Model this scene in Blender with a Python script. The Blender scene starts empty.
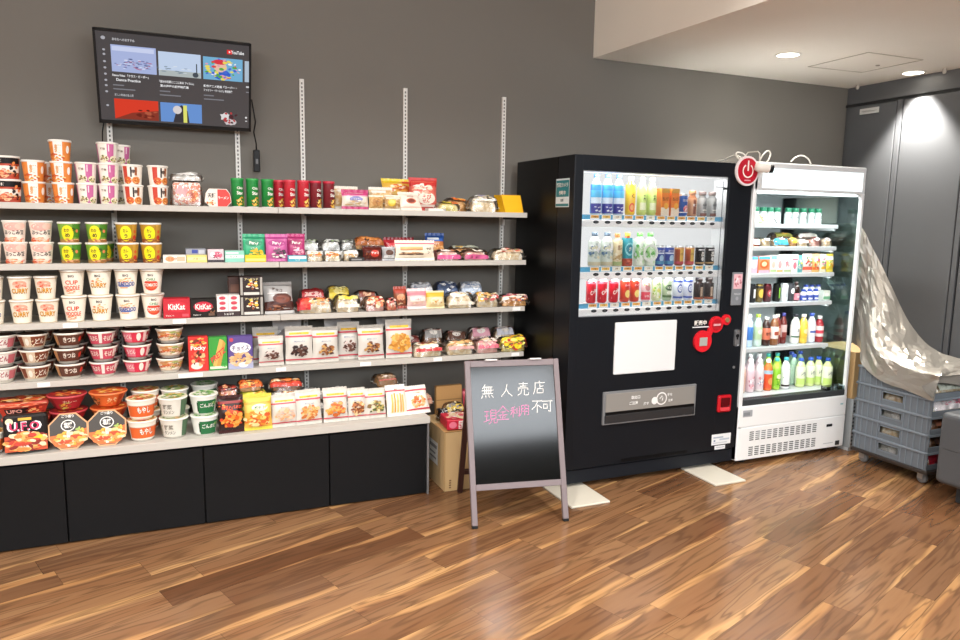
import bpy, bmesh, math, random
from mathutils import Vector, Matrix, noise
PI = math.pi
sc = bpy.context.scene
COL = sc.collection
rnd = random.Random(7)

# ------------------------------------------------------------------ materials
_M = {}
def lin(h):
    h = h.lstrip('#')
    f = lambda c: c/12.92 if c <= .04045 else ((c+.055)/1.055)**2.4
    return tuple(f(int(h[i:i+2], 16)/255) for i in (0, 2, 4)) + (1,)
def newmat(name):
    m = bpy.data.materials.new(name); m.use_nodes = True
    nt = m.node_tree; nt.nodes.clear()
    out = nt.nodes.new('ShaderNodeOutputMaterial')
    return m, nt, out
def M(hexc, rough=.42, metal=0, bump=0, coat=0, spec=None):
    if not isinstance(hexc, str): return hexc
    if spec is None and max(lin(hexc)[:3]) < .02: spec = .22
    k = (hexc, rough, metal, bump, coat, spec)
    if k in _M: return _M[k]
    m, nt, out = newmat('paint_' + hexc.strip('#'))
    p = nt.nodes.new('ShaderNodeBsdfPrincipled')
    p.inputs['Base Color'].default_value = lin(hexc)
    p.inputs['Roughness'].default_value = rough
    p.inputs['Metallic'].default_value = metal
    p.inputs['Coat Weight'].default_value = coat
    if spec is not None: p.inputs['Specular IOR Level'].default_value = spec
    if bump:
        n = nt.nodes.new('ShaderNodeTexNoise'); n.inputs['Scale'].default_value = bump
        b = nt.nodes.new('ShaderNodeBump'); b.inputs['Strength'].default_value = .12
        tc = nt.nodes.new('ShaderNodeTexCoord')
        nt.links.new(tc.outputs['Object'], n.inputs['Vector'])
        nt.links.new(n.outputs['Fac'], b.inputs['Height'])
        nt.links.new(b.outputs['Normal'], p.inputs['Normal'])
    nt.links.new(p.outputs[0], out.inputs[0])
    _M[k] = m
    return m
def EM(hexc, s=1.0):
    k = ('em', hexc, s)
    if k in _M: return _M[k]
    m, nt, out = newmat('glow_' + hexc.strip('#'))
    e = nt.nodes.new('ShaderNodeEmission')
    e.inputs[0].default_value = lin(hexc); e.inputs[1].default_value = s
    nt.links.new(e.outputs[0], out.inputs[0]); _M[k] = m
    return m
def GLASS(k, tint='#ffffff', refl=.08, rough=.02):
    key = ('gl', k)
    if key in _M: return _M[key]
    m, nt, out = newmat('glass_' + k)
    t = nt.nodes.new('ShaderNodeBsdfTransparent'); t.inputs[0].default_value = lin(tint)
    g = nt.nodes.new('ShaderNodeBsdfGlossy'); g.inputs['Roughness'].default_value = rough
    mx = nt.nodes.new('ShaderNodeMixShader')
    lw = nt.nodes.new('ShaderNodeFresnel'); lw.inputs[0].default_value = 1.45
    ad = nt.nodes.new('ShaderNodeMath'); ad.operation = 'MULTIPLY_ADD'
    ad.inputs[1].default_value = 1.0; ad.inputs[2].default_value = refl - .035
    nt.links.new(lw.outputs[0], ad.inputs[0]); nt.links.new(ad.outputs[0], mx.inputs[0])
    nt.links.new(t.outputs[0], mx.inputs[1]); nt.links.new(g.outputs[0], mx.inputs[2])
    nt.links.new(mx.outputs[0], out.inputs[0]); _M[key] = m
    return m
def FOOD(*cols, scale=60, rough=.4):
    key = ('food', cols, scale)
    if key in _M: return _M[key]
    m, nt, out = newmat('food_' + cols[0].strip('#'))
    p = nt.nodes.new('ShaderNodeBsdfPrincipled'); p.inputs['Roughness'].default_value = rough
    n = nt.nodes.new('ShaderNodeTexNoise'); n.inputs['Scale'].default_value = scale; n.inputs['Detail'].default_value = 2
    tc = nt.nodes.new('ShaderNodeTexCoord')
    r = nt.nodes.new('ShaderNodeValToRGB'); cr = r.color_ramp
    k = len(cols); cr.interpolation = 'CONSTANT' if k > 3 else 'LINEAR'
    for i, c in enumerate(cols):
        pos = .34 + .32*i/max(1, k-1)
        if i < 2: e = cr.elements[i]; e.position = pos
        else: e = cr.elements.new(pos)
        e.color = lin(c)
    nt.links.new(tc.outputs['Object'], n.inputs['Vector']); nt.links.new(n.outputs['Fac'], r.inputs[0])
    nt.links.new(r.outputs[0], p.inputs['Base Color']); nt.links.new(p.outputs[0], out.inputs[0])
    _M[key] = m
    return m

# ------------------------------------------------------------------ mesh builder
class MB:
    def __init__(s): s.v = []; s.f = []; s.fm = []; s.fs = []; s.ms = []
    def mi(s, m):
        m = M(m)
        if m not in s.ms: s.ms.append(m)
        return s.ms.index(m)
    def add(s, vs, fs, m, smooth=False):
        b = len(s.v); k = s.mi(m)
        s.v += [tuple(x) for x in vs]
        for f in fs: s.f.append(tuple(b+i for i in f)); s.fm.append(k); s.fs.append(smooth)
        return s
    def box(s, x0, x1, y0, y1, z0, z1, m, bev=0, seg=2):
        if bev <= 0:
            vs = [(x, y, z) for z in (z0, z1) for y in (y0, y1) for x in (x0, x1)]
            return s.add(vs, [(0,2,3,1),(4,5,7,6),(0,1,5,4),(2,6,7,3),(0,4,6,2),(1,3,7,5)], m)
        bm = bmesh.new(); bmesh.ops.create_cube(bm, size=1)
        for v in bm.verts: v.co = ((x0+x1)/2+v.co.x*(x1-x0), (y0+y1)/2+v.co.y*(y1-y0), (z0+z1)/2+v.co.z*(z1-z0))
        bmesh.ops.bevel(bm, geom=bm.edges[:], offset=bev, segments=seg, affect='EDGES', profile=.5)
        return s.bm(bm, m)
    def bm(s, bm, m, smooth=False):
        bm.verts.ensure_lookup_table(); bm.verts.index_update()
        s.add([v.co[:] for v in bm.verts], [[v.index for v in f.verts] for f in bm.faces], m, smooth); bm.free()
        return s
    def lathe(s, prof, m, n=28, c=(0, 0, 0), smooth=True):
        vs, fs = [], []
        for r, z in prof:
            for i in range(n):
                a = 2*PI*i/n; vs.append((c[0]+r*math.sin(a), c[1]-r*math.cos(a), c[2]+z))
        for j in range(len(prof)-1):
            for i in range(n):
                k = (i+1) % n; fs.append((j*n+i, j*n+k, (j+1)*n+k, (j+1)*n+i))
        return s.add(vs, fs, m, smooth)
    def prism(s, poly, y0, y1, m):      # polygon in x,z extruded along y
        n = len(poly); vs = [(x, y0, z) for x, z in poly]+[(x, y1, z) for x, z in poly]
        return s.add(vs, [tuple(range(n)), tuple(range(2*n-1, n-1, -1))]+[(i, (i+1) % n, n+(i+1) % n, n+i) for i in range(n)], m)
    def tube(s, pts, r, m, n=8):
        pts = [Vector(p) for p in pts]; vs, fs = [], []
        for i, p in enumerate(pts):
            d = (pts[min(i+1, len(pts)-1)]-pts[max(i-1, 0)]).normalized()
            a = d.orthogonal().normalized() if i == 0 else (a-d*a.dot(d)).normalized()
            b = d.cross(a)
            for k in range(n): vs.append(p+r*(math.cos(2*PI*k/n)*a+math.sin(2*PI*k/n)*b))
        for i in range(len(pts)-1):
            for k in range(n): fs.append((i*n+k, i*n+(k+1) % n, (i+1)*n+(k+1) % n, (i+1)*n+k))
        fs += [tuple(range(n-1, -1, -1)), tuple(range(len(vs)-n, len(vs)))]
        return s.add(vs, fs, m, True)
    def build(s, name, parent=None):
        me = bpy.data.meshes.new(name); me.from_pydata(s.v, [], s.f)
        for m in s.ms: me.materials.append(m)
        me.polygons.foreach_set('material_index', s.fm); me.polygons.foreach_set('use_smooth', s.fs); me.update()
        o = bpy.data.objects.new(name, me); COL.objects.link(o); o.parent = parent
        return o

# ------------------------------------------------------------------ things, parts, copies
def tag(o, label, cat, group=None, kind=None):
    if label: o['label'] = label
    if cat: o['category'] = cat
    if group: o['group'] = group
    if kind: o['kind'] = kind
    return o
def thing(name, label=None, cat=None, loc=(0, 0, 0), rz=0, group=None):
    o = bpy.data.objects.new(name, None); o.empty_display_size = .05; COL.objects.link(o)
    o.location = loc; o.rotation_euler = (0, 0, rz)
    return tag(o, label, cat, group)
def struct(mb, name):
    o = mb.build(name); o['kind'] = 'structure'; return o
def dup(o, parent=None):
    c = o.copy(); COL.objects.link(c); c.parent = parent
    for ch in o.children: dup(ch, c)
    return c
PROTO = {}
def put(key, fn, label, group, x, y, z, rz=0, rx=0, ry=0):
    if key in PROTO:
        r = dup(PROTO[key])
        if 'label' in r: del r['label']
        if 'group' in r: del r['group']
    else: r = PROTO[key] = fn()
    r.location = (x, y, z+.0009); r.rotation_euler = (rx, ry, rz)
    r['label'] = label
    if group: r['group'] = group
    return r

# ------------------------------------------------------------------ lettering and print on curved faces
_T = {}
def text_mesh(t):
    if t in _T: return _T[t]
    cu = bpy.data.curves.new('lettering', 'FONT'); cu.body = t; cu.resolution_u = 2; cu.offset = .025
    o = bpy.data.objects.new('lettering', cu); COL.objects.link(o)
    bpy.context.view_layer.update()
    dg = bpy.context.evaluated_depsgraph_get(); ev = o.evaluated_get(dg); me = ev.to_mesh()
    vs = [(v.co.x, v.co.y) for v in me.vertices]; fs = [tuple(p.vertices) for p in me.polygons]
    ev.to_mesh_clear(); bpy.data.objects.remove(o); bpy.data.curves.remove(cu)
    if vs:
        x0 = min(v[0] for v in vs); x1 = max(v[0] for v in vs); y0 = min(v[1] for v in vs); y1 = max(v[1] for v in vs)
        h = max(y1-y0, 1e-6); vs = [((x-(x0+x1)/2)/h, (y-(y0+y1)/2)/h) for x, y in vs]
        w = (x1-x0)/h
    else: w = 1
    _T[t] = (vs, fs, w); return _T[t]
class Surf:
    def __init__(s, f, W, H, flat=False): s.f = f; s.W = W; s.H = H; s.flat = flat
def flat(W, H, y=0, x=0, z=0):
    return Surf(lambda u, v, o: (x+u*W, y-o, z+v*H), W, H, True)
def topflat(W, D, z, x=0, y=0):
    return Surf(lambda u, v, o: (x+u*W, y+(v-.5)*D, z+o), W, D, True)
def cone(r0, r1, h, z=0, span=PI):
    def f(u, v, o):
        a = u*span; r = r0+(r1-r0)*v+o
        return (r*math.sin(a), -r*math.cos(a), z+v*h)
    return Surf(f, (r0+r1)/2*span, h)
def decor(mb, S, items, base=.0007):
    for k, it in enumerate(items):
        o = base+.0004*k; t = it[0]
        if t == 'r':
            _, u0, v0, u1, v1, m = it
            nu = 1 if S.flat else max(1, math.ceil(abs(u1-u0)*14)); nv = 1 if S.flat else max(1, math.ceil(abs(v1-v0)*8))
            vs = [S.f(u0+(u1-u0)*i/nu, v0+(v1-v0)*j/nv, o) for j in range(nv+1) for i in range(nu+1)]
            mb.add(vs, [(j*(nu+1)+i, j*(nu+1)+i+1, (j+1)*(nu+1)+i+1, (j+1)*(nu+1)+i) for j in range(nv) for i in range(nu)], m)
        elif t == 'p':                       # polygon
            _, pts, m = it; mb.add([S.f(u, v, o) for u, v in pts], [tuple(range(len(pts)))], m)
        elif t in 'eb':
            uc, vc, ru, rv, m = it[1:6]; n = 16; rg = random.Random(it[6] if len(it) > 6 else 1)
            w = [1 if t == 'e' else .7+.5*rg.random() for _ in range(n)]
            vs = [S.f(uc, vc, o)]
            for q in (.5, 1):
                for i in range(n): vs.append(S.f(uc+ru*q*w[i]*math.cos(2*PI*i/n), vc+rv*q*w[i]*math.sin(2*PI*i/n), o))
            fs = [(0, 1+i, 1+(i+1) % n) for i in range(n)]+[(1+i, 1+n+i, 1+n+(i+1) % n, 1+(i+1) % n) for i in range(n)]
            mb.add(vs, fs, m)
        elif t == 't':
            uc, vc, h, s, m = it[1:6]; mw = it[6] if len(it) > 6 else .9
            vs, fs, w = text_mesh(s)
            sv = h; su = h*S.H/S.W
            if w*su > mw: su = mw/w
            rot = it[7] if len(it) > 7 else 0; c, n_ = math.cos(rot), math.sin(rot)
            mb.add([S.f(uc+(x*c-y*n_)*su, vc+(x*n_+y*c)*sv, o) for x, y in vs], fs, m)
        elif t == 'f':                       # scatter of small pieces
            _, uc, vc, ru, rv, cols, n, seed = it[:8]; fz = it[8] if len(it) > 8 else .68; fm = 1.8 if len(it) < 9 else 1; rg = random.Random(seed)
            for i in range(int(n*fm)):
                a = rg.random()*2*PI; q = math.sqrt(rg.random()); cu_ = uc+ru*q*math.cos(a); cv = vc+rv*q*math.sin(a)
                s_ = fz*(.16+.14*rg.random()); an = rg.random()*PI; el = .5+.5*rg.random(); kk = 7
                oo = o+.00006*i
                vs = []
                for j in range(kk):
                    b = 2*PI*j/kk; px = math.cos(b); py = el*math.sin(b)
                    vs.append(S.f(cu_+ru*s_*1.5*(px*math.cos(an)-py*math.sin(an)), cv+rv*s_*1.5*(px*math.sin(an)+py*math.cos(an)), oo))
                mb.add(vs, [tuple(range(kk))], rg.choice(cols))

# ------------------------------------------------------------------ kinds of goods
def cup(name, cat, rb, rt, h, col, items, lid='#ece6dc', lid_items=(), rim='#f2eee6', bottom='#f2eee6', foot=0):
    t = thing(name, cat=cat)
    b = MB()
    if foot: b.lathe([(0, 0), (rb*.9, 0), (rb*.92, foot), (rb, foot+.001)], bottom)
    b.lathe([(0, foot), (rb, foot), (rb, foot+.003), (rt, h-.007)], col)
    decor(b, cone(rb, rt, h-.008-foot, foot), items)
    b.build('cup', t)
    l = MB()
    l.lathe([(rt+.0005, h-.009), (rt+.003, h-.006), (rt+.003, h-.003), (rt+.0005, h)], rim)
    l.lathe([(rt+.0005, h), (rt-.004, h-.0005), (0, h-.0005)], lid)
    decor(l, topflat(2*rt*.9, 2*rt*.9, h), lid_items, .0003)
    l.build('lid', t)
    return t
def crisp_can(r, h, col, items, lid):
    t = thing('crisp_can', cat='can')
    b = MB().lathe([(0, 0), (r, 0), (r, h-.004)], col); b.lathe([(r+.0006, 0), (r+.0006, .004)], '#c8c8c8')
    decor(b, cone(r, r, h-.01, 0), items); b.build('can', t)
    MB().lathe([(r+.001, h-.012), (r+.0018, h-.011), (r+.0018, h-.001), (r, h), (r-.004, h-.003), (0, h-.003)], lid).build('lid', t)
    return t
def carton(name, cat, W, D, H, col, items, top=None, top_items=(), lid=None, flap=None):
    t = thing(name, cat=cat)
    b = MB().box(-W/2, W/2, 0, D, 0, H, col, .0015, 1); decor(b, flat(W, H), items)
    if top: decor(b, topflat(W, D, H, 0, D/2), [('r', -.49, .02, .49, .98, top)]+list(top_items))
    b.build('carton', t)
    if flap: MB().box(-W*.485, W*.485, .001, D*.96, H, H+.0014, flap).build('flap', t)
    return t
def _bagprof(u, v, T, belly=.45):
    pu = max(0, 1-abs(2*u)**2.6)**.5; pv = max(0, 1-abs(2*v-1)**2.2)**.6
    w = .75+.25*math.sin(PI*min(1, max(0, 1-v+belly-.4)))
    return T/2*pu*pv*w
def bag(name, cat, W, H, T, col, items, seal=None, rough=.3, seed=0, back=None):
    """pillow bag standing on its lower seal, printed face towards -y"""
    t = thing(name, cat=cat); b = MB(); nu, nv = 12, 14
    sl = .016 if H > .1 else .009
    hb = H-2*sl
    def wr(u, v): return .0035*noise.noise(Vector((u*5+seed*3.1, v*6, seed*1.7)))*min(1, 6*(.5-abs(u)))*min(1, 6*min(v, 1-v))
    def fr(u, v, o): return (u*W*(1-.05*math.sin(PI*v)), -_bagprof(u, v, T)-wr(u, v)-o+.001, sl+v*hb)
    def bk(u, v): return (u*W*(1-.05*math.sin(PI*v)), _bagprof(u, v, T*.8)+.001, sl+v*hb)
    g = [(i/nu-.5, j/nv) for j in range(nv+1) for i in range(nu+1)]
    fs = [(j*(nu+1)+i, j*(nu+1)+i+1, (j+1)*(nu+1)+i+1, (j+1)*(nu+1)+i) for j in range(nv) for i in range(nu)]
    b.add([fr(u, v, 0) for u, v in g], fs, M(col, rough) if isinstance(col, str) else col, True)
    b.add([bk(u, v) for u, v in g], [f[::-1] for f in fs], M(back or col, rough) if isinstance(back or col, str) else (back or col), True)
    decor(b, Surf(fr, W, hb), items, .0012)
    b.build('pouch', t)
    for nm, z0, z1 in (('bottom_seal', 0, sl), ('top_seal', H-sl, H)):
        q = MB(); n = 24
        vs = []
        for j, z in enumerate((z0, (z0+z1)/2, z1)):
            for i in range(n+1):
                zz = z+(.0022 if (i % 2 and ((nm == 'top_seal' and j == 2) or (nm != 'top_seal' and j == 0))) else 0)*(1 if nm != 'top_seal' else -1)
                vs.append(((i/n-.5)*W, .0012*math.sin(i*1.1+seed)+.001, max(0, zz)))
        q.add(vs, [(j*(n+1)+i, j*(n+1)+i+1, (j+1)*(n+1)+i+1, (j+1)*(n+1)+i) for j in range(2) for i in range(n)], M(seal or col, rough) if isinstance(seal or col, str) else (seal or col))
        q.build(nm, t)
    return t
def loafsurf(L, D, Ht, seed=0, amp=.006, e=9.0):
    def f(u, v, o):
        v = min(1, max(0, v)); p = max(0, 1-abs(2*u)**e)**.5; a = v*PI; c, s_ = math.cos(a), math.sin(a)
        q = Vector((u*L*42+seed*3.3, v*5.5, seed*1.7))
        k = 1-2*abs(noise.noise(q))
        k2 = noise.noise(Vector((u*L*16+seed, v*2.4, seed*.9)))
        yy = math.copysign(abs(c)**.62, c); zz = abs(s_)**.72
        off = (amp*(k-.55)+amp*1.5*k2)*min(1, 5*s_)*min(1, 4*(.5-abs(u))+.1)+o
        return (u*L+amp*.7*noise.noise(q*.7+Vector((5, 1, 2))), D/2-(D/2*(.5+.5*p))*yy-off*c, max(0, Ht*(.18+.82*p)*zz+off*s_))
    return Surf(f, L, PI/2*(D/2+Ht))
def bread_pack(name, cat, L, D, Ht, bread, items, film=None, seed=0, fin='#e9e4dc', two=False):
    """bread (or sweets) lying in a clear flow-wrap bag with crimped ends"""
    t = thing(name, cat=cat)
    nu, nv = 26, 16
    def grid(mb, S, m, sm=True):
        vs = [S.f(i/nu-.5, j/nv, 0) for j in range(nv+1) for i in range(nu+1)]
        mb.add(vs, [(j*(nu+1)+i, j*(nu+1)+i+1, (j+1)*(nu+1)+i+1, (j+1)*(nu+1)+i) for j in range(nv) for i in range(nu)], m, sm)
    S0 = loafsurf(L*.84, D*.84, Ht*.82, seed+3, .003, 4.5)
    b = MB()
    grid(b, Surf(lambda u, v, o: (S0.f(u, v, o)[0], S0.f(u, v, o)[1]+D*.07, S0.f(u, v, o)[2]+.001), 1, 1), M(bread))
    b.build('bread', t)
    S = loafsurf(L, D, Ht, seed, .0055)
    w = MB(); grid(w, S, film or GLASS('film', '#ffffff', .12, .22)); decor(w, S, items, .0012); w.build('wrapper', t)
    for sx in (-1, 1):
        q = MB(); vs = []; n = 10; fl = .006
        for j in range(3):
            for i in range(n+1):
                vs.append((sx*(L/2-.004+fl*j/2), D/2+(i/n-.5)*D*(.42+.22*j), Ht*.22+.012*j*.5*math.sin(i*1.3+seed)*.4+.003*j))
        q.add(vs, [(j*(n+1)+i, j*(n+1)+i+1, (j+1)*(n+1)+i+1, (j+1)*(n+1)+i) for j in range(2) for i in range(n)], M(fin, .3))
        q.build('crimped_end', t)
    return t
def bottle(name, cat, r, h, liquid, label, items, capc, rough=.12, cap_h=.02, neck=.42, lab=(.22, .62), shape=None):
    t = thing(name, cat=cat)
    body = shape or [(0, 0), (r*.86, 0), (r, .01), (r, h*.2), (r*.97, h*.22), (r, h*.25), (r, h*.62), (r*.9, h*.72), (r*.62, h*.82), (r*neck, h*.87), (r*neck, h-cap_h*.9)]
    MB().lathe(body, M(liquid, rough, coat=.3) if isinstance(liquid, str) else liquid, 20).build('bottle_body', t)
    if label:
        l = MB(); z0, z1 = h*lab[0], h*lab[1]
        l.lathe([(r+.0004, z0), (r+.0006, z0+.001), (r+.0006, z1-.001), (r+.0002, z1)], M(label, .3), 20)
        decor(l, cone(r+.0006, r+.0006, z1-z0, z0), items, .0004); l.build('label_sleeve', t)
    MB().lathe([(r*neck+.002, h-cap_h), (r*neck+.0025, h-cap_h+.001), (r*neck+.0025, h-.0015), (r*neck+.001, h), (0, h)], M(capc, .35), 16).build('cap', t)
    return t
def drink_can(name, r, h, col, items, metal='#c9cbcd'):
    t = thing(name, cat='can')
    b = MB().lathe([(0, .002), (r*.78, 0), (r, .009), (r, h-.012)], M(col, .28, 0, 0, .3), 20)
    decor(b, cone(r, r, h-.022, .01), items, .0005); b.build('can_body', t)
    MB().lathe([(r, h-.012), (r*.86, h-.002), (r*.88, h), (r*.8, h-.003), (0, h-.004)], M(metal, .3, .9), 20).build('can_top', t)
    return t
CLR = GLASS('film', '#ffffff', .12, .22)
# ================================================================== the room
H_CAM = 1.48
WALL, XR, ZC, ZH = 4.08, 4.725, 2.487, 3.05       # back wall, right wall, lowered ceiling, main ceiling
XL, YB = -4.2, -2.6

def wood_floor():
    m, nt, out = newmat('walnut_planks'); N = nt.nodes; L = nt.links
    def n(t, **k):
        x = N.new(t)
        for a, b in k.items(): setattr(x, a, b)
        return x
    def math_(op, a, b=None, c=None):
        x = n('ShaderNodeMath', operation=op)
        for i, q in enumerate((a, b, c)):
            if q is None: continue
            if isinstance(q, (int, float)): x.inputs[i].default_value = q
            else: L.new(q, x.inputs[i])
        return x.outputs[0]
    tc = n('ShaderNodeTexCoord'); mp = n('ShaderNodeMapping'); mp.inputs['Rotation'].default_value = (0, 0, math.radians(-19.5))
    L.new(tc.outputs['Object'], mp.inputs['Vector'])
    sx = n('ShaderNodeSeparateXYZ'); L.new(mp.outputs[0], sx.inputs[0])
    U, V = sx.outputs[0], sx.outputs[1]
    PW, PL = .148, .92
    row = math_('FLOOR', math_('DIVIDE', V, PW))
    wn = n('ShaderNodeTexWhiteNoise', noise_dimensions='1D'); L.new(row, wn.inputs['W'])
    up = math_('ADD', math_('DIVIDE', U, PL), wn.outputs['Value'])
    col = math_('FLOOR', up)
    cid = n('ShaderNodeCombineXYZ'); L.new(row, cid.inputs[0]); L.new(col, cid.inputs[1])
    w2 = n('ShaderNodeTexWhiteNoise', noise_dimensions='3D'); L.new(cid.outputs[0], w2.inputs['Vector'])
    pid = w2.outputs['Value']
    # grain
    gv = n('ShaderNodeCombineXYZ'); L.new(math_('MULTIPLY_ADD', pid, 31., math_('MULTIPLY', U, .8)), gv.inputs[0]); L.new(math_('MULTIPLY', V, 8.5), gv.inputs[1]); L.new(math_('MULTIPLY', pid, 57.), gv.inputs[2])
    n1 = n('ShaderNodeTexNoise'); n1.inputs['Scale'].default_value = 1.0; n1.inputs['Detail'].default_value = 3; n1.inputs['Roughness'].default_value = .55; n1.inputs['Distortion'].default_value = .25
    L.new(gv.outputs[0], n1.inputs['Vector'])
    rings = math_('SINE', math_('MULTIPLY', n1.outputs['Fac'], 60.))
    rings = math_('MULTIPLY_ADD', rings, .5, .5)
    fv = n('ShaderNodeCombineXYZ'); L.new(math_('MULTIPLY_ADD', pid, 13., math_('MULTIPLY', U, 7.)), fv.inputs[0]); L.new(math_('MULTIPLY', V, 130.), fv.inputs[1])
    n2 = n('ShaderNodeTexNoise'); n2.inputs['Scale'].default_value = 1.0; n2.inputs['Detail'].default_value = 2; L.new(fv.outputs[0], n2.inputs['Vector'])
    # light sapwood along one edge of many boards
    fvv = math_('FRACT', math_('DIVIDE', V, PW)); fuu = math_('FRACT', up)
    sv = n('ShaderNodeCombineXYZ'); L.new(math_('MULTIPLY_ADD', pid, 91., math_('MULTIPLY', U, 1.6)), sv.inputs[0]); L.new(math_('MULTIPLY', V, 5.), sv.inputs[1])
    n3 = n('ShaderNodeTexNoise'); n3.inputs['Scale'].default_value = 1.0; n3.inputs['Detail'].default_value = 2; L.new(sv.outputs[0], n3.inputs['Vector'])
    side = math_('GREATER_THAN', math_('FRACT', math_('MULTIPLY', pid, 7.31)), .5)
    ed = math_('ADD', math_('MULTIPLY', side, fvv), math_('MULTIPLY', math_('SUBTRACT', 1., side), math_('SUBTRACT', 1., fvv)))
    ed = math_('ADD', ed, math_('MULTIPLY', math_('SUBTRACT', n3.outputs['Fac'], .5), .9))
    ed = math_('ADD', ed, math_('MULTIPLY', math_('SUBTRACT', math_('FRACT', math_('MULTIPLY', pid, 3.77)), .6), .3))
    sap = n('ShaderNodeMapRange'); sap.inputs['From Min'].default_value = .80; sap.inputs['From Max'].default_value = .90; L.new(ed, sap.inputs['Value'])
    def ramp(src, *st):
        r = n('ShaderNodeValToRGB')
        for i, (p, c) in enumerate(st):
            e = r.color_ramp.elements[i] if i < 2 else r.color_ramp.elements.new(p)
            e.position = p; e.color = lin(c)
        L.new(src, r.inputs[0]); return r.outputs[0]
    def mix(f, a, b, mode='MIX'):
        x = n('ShaderNodeMix', data_type='RGBA', blend_type=mode)
        if isinstance(f, (int, float)): x.inputs[0].default_value = f
        else: L.new(f, x.inputs[0])
        for i, q in ((6, a), (7, b)):
            if isinstance(q, tuple): x.inputs[i].default_value = q
            else: L.new(q, x.inputs[i])
        return x.outputs[2]
    base = ramp(pid, (0, '#68462e'), (.35, '#836043'), (.7, '#97714e'), (1, '#78553a'))
    c = mix(math_('MULTIPLY', sap.outputs[0], .85), base, lin('#c89b67'))
    tone = ramp(n1.outputs['Fac'], (.3, '#b98c68'), (.6, '#ffffff'))
    c = mix(.55, c, tone, 'MULTIPLY')
    c = mix(math_('MULTIPLY', math_('POWER', rings, 3.), .5), c, lin('#402a1a'))
    c = mix(math_('MULTIPLY', math_('SUBTRACT', 1., n2.outputs['Fac']), .3), c, lin('#6a4a30'))
    # joints
    jv = math_('LESS_THAN', fvv, .014); ju = math_('LESS_THAN', fuu, .0022)
    c = mix(math_('MULTIPLY', math_('MAXIMUM', jv, ju), .55), c, lin('#3c2413'))
    p = n('ShaderNodeBsdfPrincipled'); L.new(c, p.inputs['Base Color']); p.inputs['Roughness'].default_value = .3
    rr = math_('MULTIPLY_ADD', n2.outputs['Fac'], .12, .15); L.new(rr, p.inputs['Roughness'])
    p.inputs['Specular IOR Level'].default_value = .5
    L.new(p.outputs[0], out.inputs[0])
    return m
def plaster(name, hexc, rough=.75, sc_=90, st=.05):
    m, nt, out = newmat(name); N, L = nt.nodes, nt.links
    p = N.new('ShaderNodeBsdfPrincipled'); p.inputs['Roughness'].default_value = rough
    tc = N.new('ShaderNodeTexCoord'); a = N.new('ShaderNodeTexNoise'); a.inputs['Scale'].default_value = 1.3; a.inputs['Detail'].default_value = 3
    L.new(tc.outputs['Object'], a.inputs['Vector'])
    x = N.new('ShaderNodeMix'); x.data_type = 'RGBA'; c = lin(hexc)
    x.inputs[6].default_value = tuple(v*.93 for v in c[:3])+(1,); x.inputs[7].default_value = tuple(min(1, v*1.05) for v in c[:3])+(1,)
    L.new(a.outputs['Fac'], x.inputs[0]); L.new(x.outputs[2], p.inputs['Base Color'])
    b = N.new('ShaderNodeTexNoise'); b.inputs['Scale'].default_value = sc_; L.new(tc.outputs['Object'], b.inputs['Vector'])
    bp = N.new('ShaderNodeBump'); bp.inputs['Strength'].default_value = st; L.new(b.outputs['Fac'], bp.inputs['Height']); L.new(bp.outputs[0], p.inputs['Normal'])
    L.new(p.outputs[0], out.inputs[0]); return m
WALLM = plaster('grey_wallpaper', '#76726b')
SIDEM = plaster('slate_panel', '#5f6164', .5)
CEILM = plaster('ceiling_paint', '#f3eee6', .8)
CREAM = plaster('cream_paint', '#f5efe4', .8)

struct(MB().box(XL, XR, YB, WALL, -.1, 0, wood_floor()), 'floor')
struct(MB().box(XL-.1, XR+.1, WALL, WALL+.1, -.1, ZH+.1, WALLM), 'wall_back')
struct(MB().box(XL-.1, XL, YB, WALL, -.1, ZH+.1, CREAM), 'wall_left')
# unseen wall behind the camera: made slate, window set high, for the chalkboard's reflection
WX0, WX1, WZ0, WZ1 = -3.8, 4.3, 1.95, 2.95
wf = MB(); wf.box(XL, WX0, YB-.1, YB, -.1, ZH+.1, SIDEM); wf.box(WX1, XR, YB-.1, YB, -.1, ZH+.1, SIDEM)
wf.box(WX0, WX1, YB-.1, YB, -.1, WZ0, SIDEM); wf.box(WX0, WX1, YB-.1, YB, WZ1, ZH+.1, SIDEM)
struct(wf, 'wall_front')
wn_ = MB()
for k in range(6): x = WX0+k*(WX1-WX0-.05)/5; wn_.box(x, x+.05, YB-.08, YB-.02, WZ0, WZ1, '#3a3c3e')
for z in (WZ0, WZ1-.05): wn_.box(WX0, WX1, YB-.08, YB-.02, z, z+.05, '#3a3c3e')
wo = wn_.build('window_1'); wo['kind'] = 'structure'
g = MB().box(WX0+.05, WX1-.05, YB-.055, YB-.045, WZ0+.05, WZ1-.05, GLASS('window', '#ffffff', .06)).build('pane', wo)
struct(MB().box(XL, XR, YB, WALL, ZH, ZH+.1, CEILM), 'ceiling')
# lowered ceiling box over the machines: cream side, white underside
sf = MB()
pl = [(2.497, WALL), (2.80, YB), (XR, YB), (XR, WALL)]
n4 = 4
vs = [(x, y, ZC) for x, y in pl]+[(x, y, ZH) for x, y in pl]
sf.add(vs, [(0, 1, 2, 3)], CEILM); sf.add(vs, [(0, 4, 5, 1)], CREAM)
struct(sf, 'ceiling_lowered')
hx = [(3.85, 3.647), (3.837, 3.194), (4.294, 3.184), (4.301, 3.618)]
ha = MB()
for i in range(4):
    a, b = Vector(hx[i]), Vector(hx[(i+1) % 4]); d = (b-a).normalized()*.004; q = Vector((-d.y, d.x))
    vs = [(p.x, p.y, z) for z in (ZC-.003, ZC) for p in (a-q, b-q, b+q, a+q)]
    ha.add(vs, [(0, 1, 2, 3), (0, 1, 5, 4), (1, 2, 6, 5), (2, 3, 7, 6), (3, 0, 4, 7)], '#b9b1a4')
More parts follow.
